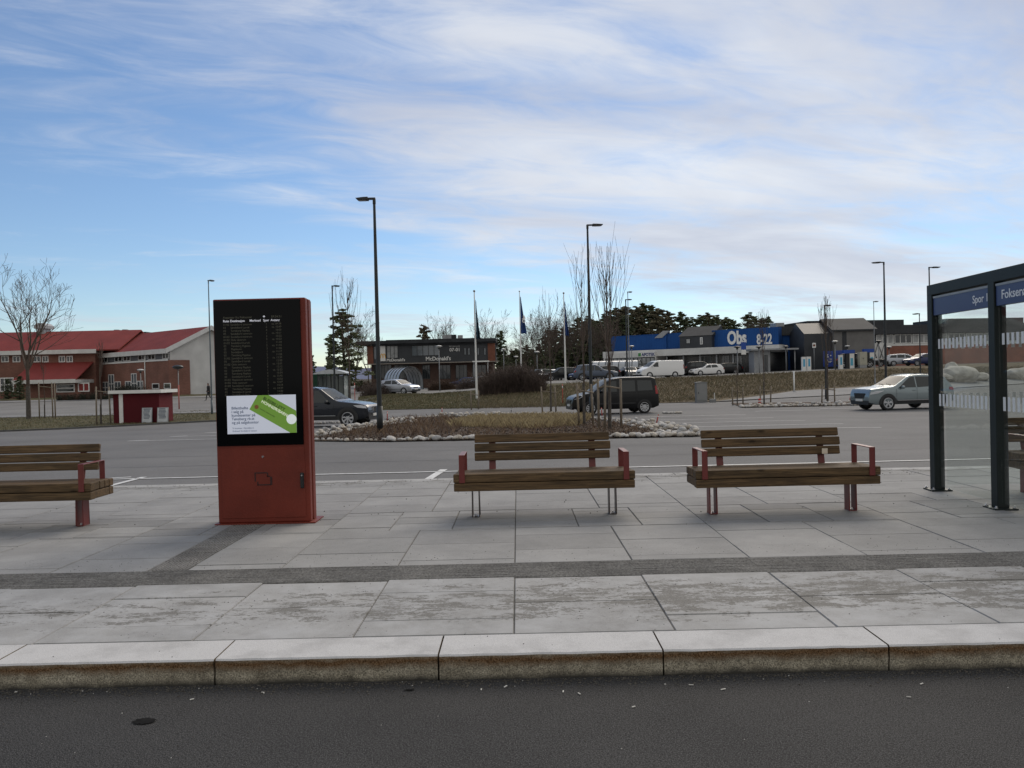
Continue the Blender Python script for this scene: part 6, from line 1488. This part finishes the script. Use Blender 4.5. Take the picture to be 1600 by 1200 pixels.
G1 = 'pines and bare trees of the wood behind the upper car park'
rnd = random.Random(5)
wood = []
for px in range(782, 1000, 9):       # lower dark mixed belt
    wood.append((px+rnd.uniform(-4, 4), rnd.uniform(140, 175), lerpt(px, [(782, 548), (825, 545), (850, 522), (880, 515), (900, 505), (925, 500), (945, 492), (1000, 500)])+rnd.uniform(-6, 14), rnd.choice((0, 1, 3, 3, 1)), 1.1))
for px in range(778, 1000, 8): wood.append((px+rnd.uniform(-3, 3), rnd.uniform(180, 200), 556+rnd.uniform(-6, 3)-(px-778)*.1, 3, 1.5))
for (px, t) in ((922, 496), (948, 493), (962, 483), (975, 480), (988, 482), (1000, 480), (1008, 477), (1018, 480), (1028, 483), (1036, 495), (1048, 487), (1066, 490), (1074, 497), (1086, 497), (1098, 494), (1110, 490), (1120, 494), (1132, 499), (1140, 497), (1150, 503), (1172, 490), (1180, 496), (1190, 498), (1202, 497)):
    wood.append((px, rnd.uniform(150, 178), t, rnd.choice((0, 1, 0, 1, 2)) if px != 1048 else 2, 1.0))
ORD = 'first second third fourth fifth sixth seventh eighth ninth tenth eleventh twelfth thirteenth fourteenth fifteenth sixteenth seventeenth eighteenth nineteenth twentieth twenty-first twenty-second twenty-third twenty-fourth twenty-fifth twenty-sixth'.split()
tops_ = sorted(px for (px, Y, t, k_, ws_) in wood if ws_ == 1.0)
for i, (px, Y, t, k_, ws_) in enumerate(wood):
    lb = 'one of the low dark trees between the dark restaurant and the blue store'
    if ws_ == 1.0: lb = '%s pine from the left in the skyline row behind the blue store' % ORD[tops_.index(px)]
    inst(PM[k_], px, Y, t, ws_*1.2, lb, 'pine_tree', G1, 12, i*1.3)
for i, (px, t) in enumerate(((822, 520), (840, 505), (852, 500), (866, 498), (888, 500), (902, 492), (935, 505), (958, 500), (1178, 505))):
    inst(BM[i % 3], px, 120+i*2, t, .75, '%s bare tree from the left along the front edge of the pine wood' % ORD[i], 'bare_tree', 'bare trees at the edge of the wood', 9, i*2.1)
for i in range(26):                  # dark belt further left and right beyond the buildings, keeps the skyline wooded
    px = -40+i*9.5 if i < 8 else 1520+(i-8)*12
    if i >= 8 or px < 0: inst(PM[i % 4], px, 190+(i % 5)*6, 560+(i % 3)*4 if i >= 8 else 575, 1.1, 'one of the low dark conifers beyond the buildings', 'pine_tree', 'low conifers beyond the buildings', 12, i)
# ================================================================ BUSHES AND HEDGES
M_bush = mat('bare_hedge_twigs', (.085, .062, .052), .9, .35, 2); M_bush2 = mat('brown_hedge_leaves', (.075, .045, .03), .9, .35, 2)
def bush(px0, px1, Y, pyt, label, n=900, dep=1.5, seed=1, name='hedge', m=None, tw=.011, leaf=0, group=None, zt=None):
    rnd = random.Random(seed); x0, x1 = at(px0, 600, Y).x, at(px1, 600, Y).x; xm = (x0+x1)/2; z0 = gz(xm, Y); H = at((px0+px1)/2, pyt, Y).z-z0 if zt is None else zt; w_ = x1-x0
    b = MB()
    for i in range(n):
        x = rnd.uniform(0, w_); y = rnd.uniform(0, dep); e_ = min(1, min(x, w_-x)/(w_*.22)+.35); h_ = H*e_*rnd.uniform(.55, 1.05)*(.8+.2*mnoise.noise(Vector((x*1.3, seed, 0)))*2)
        zg = gz(x0+x, Y+y)-z0; p = Vector((x-w_/2, y, zg-.05)); d = Vector((rnd.gauss(0, .28), rnd.gauss(0, .28), 1)); q = p+d*h_*.55; d2 = d+Vector((rnd.gauss(0, .35), rnd.gauss(0, .3), 0)); r_ = q+Vector((d2.x, d2.y, .9))*h_*.45
        b.path([p, q, r_], [tw*1.5, tw, tw*.5], 3)
        for k_ in range(4):
            s_ = rnd.uniform(.3, 1); a = p.lerp(q, s_) if k_ < 2 else q.lerp(r_, s_); dd = Vector((rnd.gauss(0, 1), rnd.gauss(0, .8), rnd.uniform(.2, 1))).normalized()*h_*rnd.uniform(.10, .26); b.path([a, a+dd], [tw*.7, tw*.35], 3)
            if leaf and rnd.random() < leaf:
                c = a+dd*.8; s1 = rnd.uniform(.025, .06); qn = Vector((rnd.gauss(0, 1), rnd.gauss(0, 1), rnd.gauss(0, 1))).to_track_quat('Z', 'Y'); b.add([c+qn @ Vector((s1*u_, s1*v_, 0)) for u_, v_ in ((-1, -.5), (1, -.5), (.5, .8), (-.5, .8))], [(0, 1, 2, 3)], 0)
    o = b.build(name, m or M_bush, None, fix=False, label=label, cat='bush' if name != 'hedge' else 'hedge', group=group); o.location = (xm, Y, z0)
    return o
bush(748, 852, 62, 566, 'tall dark bare hedge on top of the grass slope, right of the restaurant', n=2600, dep=3.0, seed=3, tw=.014)
bush(560, 606, 76, 594, 'low dark bare bush on the slope, left of the small silver hatchback', n=500, dep=2, seed=4, name='bush', leaf=.4)
bush(582, 612, 88, 588, 'low dark hedge left of the trolley shelter, under the restaurant', n=300, dep=1.2, seed=5, leaf=.6, m=M_bush2)
bush(668, 712, 92, 590, 'clipped low brown hedge right of the trolley shelter', n=500, dep=1.2, seed=6, leaf=.9, m=M_bush2)
bush(712, 760, 86, 586, 'loose brown hedge under the restaurant, left of the tall dark hedge', n=400, dep=1.2, seed=7, leaf=.5)
bush(555, 580, 88, 587, 'low hedge beside the far bus shelter', n=260, dep=1.2, seed=8, leaf=.7, m=M_bush2)
bush(172, 222, 86.5, 596, 'dark low hedge behind the roof of the red shed', n=600, dep=1.5, seed=9, leaf=.8, m=mat('dark_hedge', (.028, .030, .018), .9, .3, 2))
HG = 'low shrubs in a row along the road before the brick school wing'
for i, px in enumerate(range(86, 160, 9)):
    bush(px, px+8, 84.5+.2*(i % 2), 612+(i % 3), '%s low shrub from the left in the roadside row before the brick wing' % ORD[i], n=90, dep=.8, seed=20+i, name='shrub', leaf=.8, m=(M_bush2 if i % 2 else mat('dark_hedge', (.028, .030, .018), .9, .3, 2)), group=HG)
inst(PM[3], 30, 88, 588, 1.6, 'dark evergreen shrub behind the trunk of the large spreading tree', 'evergreen_shrub', None, 12, 1, cat='shrub')
inst(PM[3], 12, 90, 592, 1.7, 'dark evergreen shrub at the left edge by the school wing windows', 'evergreen_shrub', None, 12, 2, cat='shrub')
# ================================================================ MARKER POLES AND POSTS
M_mark = mat('marker_red', (.42, .045, .03), .5, .1, 5)
for (px, pyb, h_, lean, lb) in ((605, 659, 16, 2, 'thin red marker stick right of the tallest street lamp'), (691, 651, 14, -1, 'thin red marker stick at the back edge of the planting bed'), (555, 640, 42, 0, 'tall faded red and white marker pole right of the far bus shelter'), (879.5, 634, 34, 0, 'tall red marker pole right of the left young tree'), (941, 652, 15, -4, 'red marker stick between the staked trees and the black family van'), (1025, 665, 17, 14, 'slanted red marker stick in the parking rows right of the planting bed'),
    (1328, 629, 9, 0, 'short red marker stick left of the pale blue-green car'), (1338, 628, 11, 0, 'short red marker stick touching the nose of the pale blue-green car'), (799, 648, 9, 0, 'short dark marker stick at the back edge of the bed below the tall hedge')):
    p = gp(px, pyb); H = h_/F*p.y; E = empty('marker_pole', p, 0, label=lb, cat='marker pole', group='marker poles round the car park')
    lx = H*sin(R(lean)); b = MB(); b.tube((0, 0, 0), (lx, 0, H), .022, n=8); b.build('stick', M_mark if px != 799 else M_dark, E)
    b = MB(); b.tube((lx*.80, 0, H*.80), (lx*.90, 0, H*.90), .026, n=8); b.build('reflector_band', M_white, E)
p = gp(1187, 634.5); E = empty('bollard', p, 0, label='short stout red post among the stones under the thin tree on the right', cat='bollard')
b = MB(); b.tube((0, 0, 0), (0, 0, .38), .10, .075, 12); b.ball((0, 0, .38), .08, (1, 1, .6), 10, 6); b.build('post', M_mark, E); b = MB(); b.tube((0, 0, .24), (0, 0, .30), .094, .09, 12); b.build('band', M_white, E)
p = gp(1241, 613); H = 33/F*p.y; E = empty('white_post', p, 0, label='white post standing in the grass bank below the grey canopy', cat='post')
b = MB(); b.tube((0, 0, -.1), (0, 0, H), .06, n=8); b.build('post', M_white, E); b = MB(); b.tube((0, 0, 0), (0, 0, .10), .12, n=8); b.build('foot', M_grey, E)
# ================================================================ ROCKS
def rock(x, y, r, seed, label, sx=1.3, sz=.8):
    rnd = random.Random(seed); bm = bmesh.new(); bmesh.ops.create_icosphere(bm, subdivisions=3, radius=1)
    for v_ in bm.verts:
        n_ = mnoise.noise(v_.co*1.1+Vector((seed, 0, 0)))*.35+mnoise.noise(v_.co*2.7+Vector((0, seed, 0)))*.14; v_.co *= 1+n_; v_.co = Vector((v_.co.x*sx, v_.co.y, v_.co.z*sz))*r
    me = bpy.data.meshes.new('boulder'); bm.to_mesh(me); bm.free(); me.materials.append(mat('pale_granite_rock', (.42, .39, .35), .9, .25, 1.2, bump=.5))
    me.set_sharp_from_angle(angle=R(25)); o = bpy.data.objects.new('boulder', me); col.objects.link(o); o.location = (x, y, gz(x, y)+r*sz*.45); tag(o, label, 'boulder', 'boulders on the bank behind the shelter')
for (px, Y, r, lb, sx, sz) in ((1488, 82, 1.15, 'upright pale boulder highest on the bank, seen through the shelter glass', .8, 1.1), (1499, 81, 1.35, 'largest wide pale boulder on the bank, seen through the shelter glass', 1.5, .8), (1476, 80.5, .8, 'low pale boulder partly behind the left shelter post', 1.3, .7), (1524, 83, .9, 'grey boulder right of the largest one, seen through the shelter glass', 1.4, .7), (1588, 86, 1.0, 'boulder on the bank in the right glass pane', 1.4, .8)):
    rock(at(px, 600, Y).x, Y, r, int(px), lb, sx, sz)
# ================================================================ PLANTING BEDS
bedpx = [(487, 690), (600, 691), (745, 688.5), (960, 685.5), (1097, 682.5), (1058, 671), (1005, 663), (960, 656), (890, 651), (780, 650), (690, 651.5), (600, 656), (640, 660), (570, 668), (487, 684)]
bed = [gp(*q) for q in bedpx]
patch('planting_bed', [(p.x, p.y) for p in bed], G_mulch, .03)
strip = [gp(*q) for q in ((1142, 630.5), (1345, 628), (1350, 634), (1160, 637.5))]
patch('planting_strip', [(p.x, p.y) for p in strip], G_mulch, .03)
def inside(x, y, P):
    c = False; n = len(P); j = n-1
    for i in range(n):
        if (P[i].y > y) != (P[j].y > y) and x < (P[j].x-P[i].x)*(y-P[i].y)/(P[j].y-P[i].y)+P[i].x: c = not c
        j = i
    return c
# raised soil clods and bark
rnd = random.Random(9); b = MB()
bx0, bx1 = min(p.x for p in bed), max(p.x for p in bed); by0, by1 = min(p.y for p in bed), max(p.y for p in bed)
k_ = 0
while k_ < 9000:
    y = by0+(by1-by0)*rnd.random()**1.6; x = rnd.uniform(bx0, bx1)
    if not inside(x, y, bed): continue
    k_ += 1; s_ = rnd.uniform(.012, .045); z = gz(x, y)+.03; a = rnd.uniform(0, pi); dx_, dy_ = cos(a)*s_, sin(a)*s_
    b.add([(x-dx_, y-dy_, z), (x+dy_*.5, y-dx_*.5, z+rnd.uniform(0, s_)), (x+dx_, y+dy_, z+rnd.uniform(0, s_*.5)), (x-dy_*.5, y+dx_*.5, z), (x, y, z+s_*rnd.uniform(.5, 1.4))], [(0, 1, 4), (1, 2, 4), (2, 3, 4), (3, 0, 4)], rnd.choice((0, 0, 1, 2)))
b.build('bark_chips', [mat('bark_chip_dark', (.035, .022, .016), .95, .3, 9), mat('bark_chip_brown', (.085, .055, .038), .95, .3, 9), mat('bark_chip_pale', (.14, .115, .09), .95, .3, 9)], fix=False, kind='stuff', label='dark bark mulch chips covering the planting bed', cat='mulch')
def blades(name, label, pts_fn, n, h0, h1, mats, w_=.012, lean=.35, seed=1):
    rnd = random.Random(seed); b = MB(); k_ = 0
    while k_ < n:
        q = pts_fn(rnd)
        if q is None: continue
        x, y = q; z = gz(x, y)+.02; k_ += 1; h_ = rnd.uniform(h0, h1); a = rnd.uniform(0, pi); wx, wy = cos(a)*w_, sin(a)*w_; lx, ly = rnd.gauss(0, lean)*h_, rnd.gauss(0, lean)*h_
        b.add([(x-wx, y-wy, z), (x+wx, y+wy, z), (x+lx*.4+wx*.7, y+ly*.4+wy*.7, z+h_*.6), (x+lx, y+ly, z+h_)], [(0, 1, 2), (0, 2, 3)], rnd.randrange(len(mats)))
    return b.build(name, mats, fix=False, kind='stuff', label=label, cat='grass')
def pxregion(poly):
    P = [gp(*q) for q in poly]; x0, x1, y0, y1 = min(p.x for p in P), max(p.x for p in P), min(p.y for p in P), max(p.y for p in P)
    def f(r):
        x, y = r.uniform(x0, x1), r.uniform(y0, y1); return (x, y) if inside(x, y, P) else None
    return f
straw = [mat('straw_a', (.44, .36, .21), .9, .2, 3), mat('straw_b', (.35, .28, .16), .9, .2, 3), mat('straw_c', (.22, .17, .095), .9, .2, 3)]
rust = [mat('dead_stalk_a', (.18, .115, .072), .9, .2, 3), mat('dead_stalk_b', (.09, .055, .038), .9, .2, 3), mat('dead_stalk_c', (.22, .155, .10), .9, .2, 3)]
turf = [mat('turf_a', (.105, .100, .048), .9, .25, 3), mat('turf_b', (.080, .080, .036), .9, .25, 3), mat('turf_c', (.14, .11, .06), .9, .25, 3)]
bankm = [mat('bankgrass_a', (.14, .11, .066), .9, .25, 3), mat('bankgrass_b', (.19, .15, .092), .9, .25, 3), mat('bankgrass_c', (.10, .092, .046), .9, .25, 3)]
blades('dry_grass', 'straw-coloured dry grass patch in the middle of the planting bed', pxregion([(700, 668), (830, 672), (905, 667), (925, 655), (860, 653), (740, 656)]), 11000, .12, .36, straw, .006, .4, 1)
blades('dead_perennials', 'thin rust-brown dead stalks at the left and back of the planting bed', pxregion([(500, 686), (700, 684), (740, 660), (690, 652), (615, 656), (600, 668)]), 2600, .06, .30, rust, .0035, .35, 2)
blades('dead_perennials', 'thin brown dead stalks at the front of the planting bed', pxregion([(700, 686), (1060, 680), (960, 662), (900, 668), (740, 672)]), 1500, .04, .20, rust, .0035, .5, 3)
blades('verge_grass', 'short dull winter grass on the left verge', pxregion([(-60, 677), (100, 670), (328, 658), (328, 642), (0, 654), (-60, 655)]), 16000, .03, .11, turf, .010, .5, 4)
blades('slope_grass', 'short green-brown grass on the slope below the small silver hatchback', pxregion([(560, 641), (745, 639), (745, 612), (600, 616), (560, 622)]), 22000, .04, .16, turf, .014, .5, 5)
blades('slope_grass', 'brown tufty grass under the tall dark hedge', pxregion([(745, 639), (885, 636), (885, 602), (850, 606), (745, 612)]), 12000, .05, .22, bankm, .014, .5, 6)
blades('bank_grass', 'brown rough grass covering the long bank below the upper car park', pxregion([(885, 636), (1118, 626), (1240, 611), (1345, 604), (1600, 588), (1600, 572), (1345, 580), (1120, 590), (885, 601)]), 34000, .06, .30, bankm, .018, .5, 7)
# ---- stones: the 300 that show largest are things, the rest one mass
rnd = random.Random(12)
SM = []
M_st = [mat('stone_pale', (.52, .50, .47), .85, .18, 3), mat('stone_warm', (.46, .42, .36), .85, .2, 3), mat('stone_grey', (.38, .375, .365), .85, .2, 3)]
for i in range(8):
    bm = bmesh.new(); bmesh.ops.create_icosphere(bm, subdivisions=2, radius=1)
    for v_ in bm.verts:
        v_.co *= 1+mnoise.noise(v_.co*1.0+Vector((i*5, 0, 0)))*.35; v_.co.z *= .72; v_.co.x *= 1.15
    for f in bm.faces: f.smooth = True
    me = bpy.data.meshes.new('edge_stone'); bm.to_mesh(me); bm.free(); me.materials.append(M_st[i % 3]); SM.append(me)
stones = []
def row_stones(pa, pb, n, wid, s0=.07, s1=.15, off=0, pile=0):
    n = int(n*1.7)
    for i in range(n):
        t = (i+rnd.uniform(-.4, .4))/n; p = pa.lerp(pb, max(0, min(1, t))); d = (pb-pa); d.z = 0; d.normalize(); nn = Vector((-d.y, d.x, 0)); o_ = rnd.uniform(0, wid)+off
        x, y = p.x+nn.x*o_, p.y+nn.y*o_; s_ = rnd.uniform(s0, s1)*.60; stones.append((x, y, s_, gz(x, y)+.03+s_*.45+(rnd.random() < pile)*s_*1.1))
row_stones(bed[0], bed[1], 13, .3, .06, .13); row_stones(bed[1], bed[2], 18, .35, .06, .20); row_stones(bed[2], bed[3], 22, .3, .06, .15); row_stones(bed[3], bed[4], 34, .45, .08, .17)
row_stones(bed[4], bed[5], 46, .9, .09, .18, pile=.3); row_stones(bed[5], bed[6], 40, 1.0, .09, .17, pile=.25); row_stones(bed[6], bed[7], 34, .9, .08, .16, pile=.2)
row_stones(bed[13], bed[14], 46, .55, .09, .18, -.2, pile=.3); row_stones(bed[12], bed[13], 52, .6, .09, .18, -.2, pile=.3)
main_n = len(stones)
row_stones(bed[9], bed[10], 130, .9, .08, .17, pile=.3); row_stones(bed[8], bed[9], 120, .9, .08, .17, pile=.3); row_stones(bed[10], bed[11], 60, .6, .07, .13); row_stones(bed[7], bed[8], 40, .6, .07, .14)
row_stones(strip[3], strip[2], 150, 1.0, .09, .19, pile=.2); row_stones(gp(455, 664), gp(568, 661.5), 50, .5, .07, .14); row_stones(gp(1036, 647), gp(1066, 646.5), 24, .4, .07, .14)
vis = sorted(stones, key=lambda s_: -s_[2]/s_[1])
def hidden(s_):     # behind the middle bench's backrest
    return False
big = [s_ for s_ in vis][:300]; rest = vis[300:]
for i, (x, y, s_, z) in enumerate(big):
    o = bpy.data.objects.new('edge_stone', SM[i % 8]); col.objects.link(o); o.location = (x, y, z); o.scale = (s_, s_*rnd.uniform(.75, 1.05), s_*rnd.uniform(.75, 1.0)); o.rotation_euler = (rnd.uniform(-.3, .3), rnd.uniform(-.3, .3), rnd.uniform(0, 6.28))
    tag(o, 'one of the pale rounded stones edging the planting beds', 'stone', 'rounded stones edging the planting beds')
b = MB()
for (x, y, s_, z) in rest: b.ball((x, y, z), s_, (1.1, rnd.uniform(.7, 1), rnd.uniform(.6, .8)), 7, 5, rnd.randrange(3), Matrix.Rotation(rnd.uniform(0, 3), 3, 'Z'))
b.build('small_edge_stones', M_st, fix=False, kind='stuff', label='smaller and farther pale stones along the bed edges', cat='stones')
# ================================================================ PEOPLE
def person(px, Y, H, label, rz, stride=.3, m_top=None, m_leg=None, bag=0):
    X = at(px, 610, Y).x; E = empty('person', (X, Y, gz(X, Y)+.035), rz, label=label, cat='person')
    k_ = H/1.75
    V = {'pelvis': (0, 0, .95), 'waist': (.0, 0, 1.10), 'chest': (.02, 0, 1.32), 'neck': (.03, 0, 1.50), 'head': (.05, 0, 1.63), 'crown': (.045, 0, 1.73),
        'hipL': (0, .09, .92), 'kneeL': (stride*.55, .10, .50), 'ankL': (stride*.75, .10, .08), 'toeL': (stride*.75+.20, .11, .04),
        'hipR': (0, -.09, .92), 'kneeR': (-stride*.1, -.10, .49), 'ankR': (-stride*.9, -.10, .14), 'toeR': (-stride*.9+.17, -.11, .04),
        'shL': (.0, .19, 1.42), 'elL': (-.10, .25, 1.15), 'haL': (.03, .25, .92), 'fL': (.07, .24, .84), 'shR': (.0, -.19, 1.42), 'elR': (.05, -.25, 1.14), 'haR': (.20, -.24, .95), 'fR': (.26, -.23, .88)}
    rad = dict(pelvis=.14, waist=.13, chest=.16, neck=.055, head=.095, crown=.07, hipL=.095, kneeL=.062, ankL=.045, toeL=.035, hipR=.095, kneeR=.062, ankR=.045, toeR=.035, shL=.07, elL=.048, haL=.036, fL=.025, shR=.07, elR=.048, haR=.036, fR=.025)
    ed = [('pelvis', 'waist'), ('waist', 'chest'), ('chest', 'neck'), ('neck', 'head'), ('head', 'crown'), ('pelvis', 'hipL'), ('hipL', 'kneeL'), ('kneeL', 'ankL'), ('ankL', 'toeL'), ('pelvis', 'hipR'), ('hipR', 'kneeR'), ('kneeR', 'ankR'), ('ankR', 'toeR'), ('chest', 'shL'), ('shL', 'elL'), ('elL', 'haL'), ('haL', 'fL'), ('chest', 'shR'), ('shR', 'elR'), ('elR', 'haR'), ('haR', 'fR')]
    names = list(V); me = bpy.data.meshes.new('body'); me.from_pydata([tuple(c*k_ for c in V[n_]) for n_ in names], [(names.index(a), names.index(c)) for a, c in ed], [])
    o = bpy.data.objects.new('body', me); col.objects.link(o); sk_ = o.modifiers.new('skin', 'SKIN'); 
    for i, n_ in enumerate(names): me.skin_vertices[0].data[i].radius = (rad[n_]*k_, rad[n_]*k_)
    me.skin_vertices[0].data[0].use_root = True
    o.modifiers.new('sub', 'SUBSURF').levels = 2; o.modifiers['sub'].render_levels = 2
    dg = bpy.context.evaluated_depsgraph_get(); m2 = bpy.data.meshes.new_from_object(o.evaluated_get(dg)); bpy.data.objects.remove(o)
    m2.materials.clear()
    for q in (m_top, m_leg, mat('skin', (.35, .2, .14), .6, 0), mat('dark_hair', (.03, .02, .015), .8, 0), mat('light_shoe', (.35, .35, .35), .7, 0)): m2.materials.append(q)
    for f in m2.polygons:
        c = f.center/k_; f.use_smooth = True
        f.material_index = 4 if c.z < .09 else 1 if c.z < .90 else (3 if c.z > 1.66 or (c.z > 1.54 and c.x < .03) else 2 if c.z > 1.50 else (2 if abs(c.y) > .2 and c.z < .95 else 0))
    o = bpy.data.objects.new('body', m2); col.objects.link(o); o.parent = E
    # coat over the torso
    cb = MB(); vs = []; n_ = 14
    for (z, rx, ry) in ((.80, .17, .21), (.95, .165, .205), (1.15, .15, .19), (1.32, .165, .215), (1.44, .13, .20), (1.50, .07, .08)):
        for i in range(n_): vs.append((rx*cos(2*pi*i/n_)*k_+.01, ry*sin(2*pi*i/n_)*k_, z*k_))
    cb.add(vs, [(j*n_+i, j*n_+(i+1) % n_, (j+1)*n_+(i+1) % n_, (j+1)*n_+i) for j in range(5) for i in range(n_)], 0, True); cb.build('coat', m_top, E)
    if bag: b = MB(); b.ball((-.02*k_, -.30*k_, .80*k_), .16*k_, (.9, .45, 1.1), 10, 8); b.tube((0, -.28*k_, .95*k_), (.08*k_, -.24*k_, 1.2*k_), .012); b.build('bag', M_dark, E)
    return E
bl = mat('black_coat', (.015, .015, .018), .85, .2, 5); gr_ = mat('dark_trousers', (.03, .03, .035), .85, .2, 5); nv = mat('dark_violet_coat', (.05, .04, .07), .85, .2, 5)
person(326, 78, 1.78, 'person in black coat and trousers walking with a dark bag, left of the red pillar', R(200), .34, bl, gr_, 1)
person(899, 88, 1.7, 'person in dark violet coat walking bent forward between parked cars on the upper lot', R(0), .38, nv, gr_)
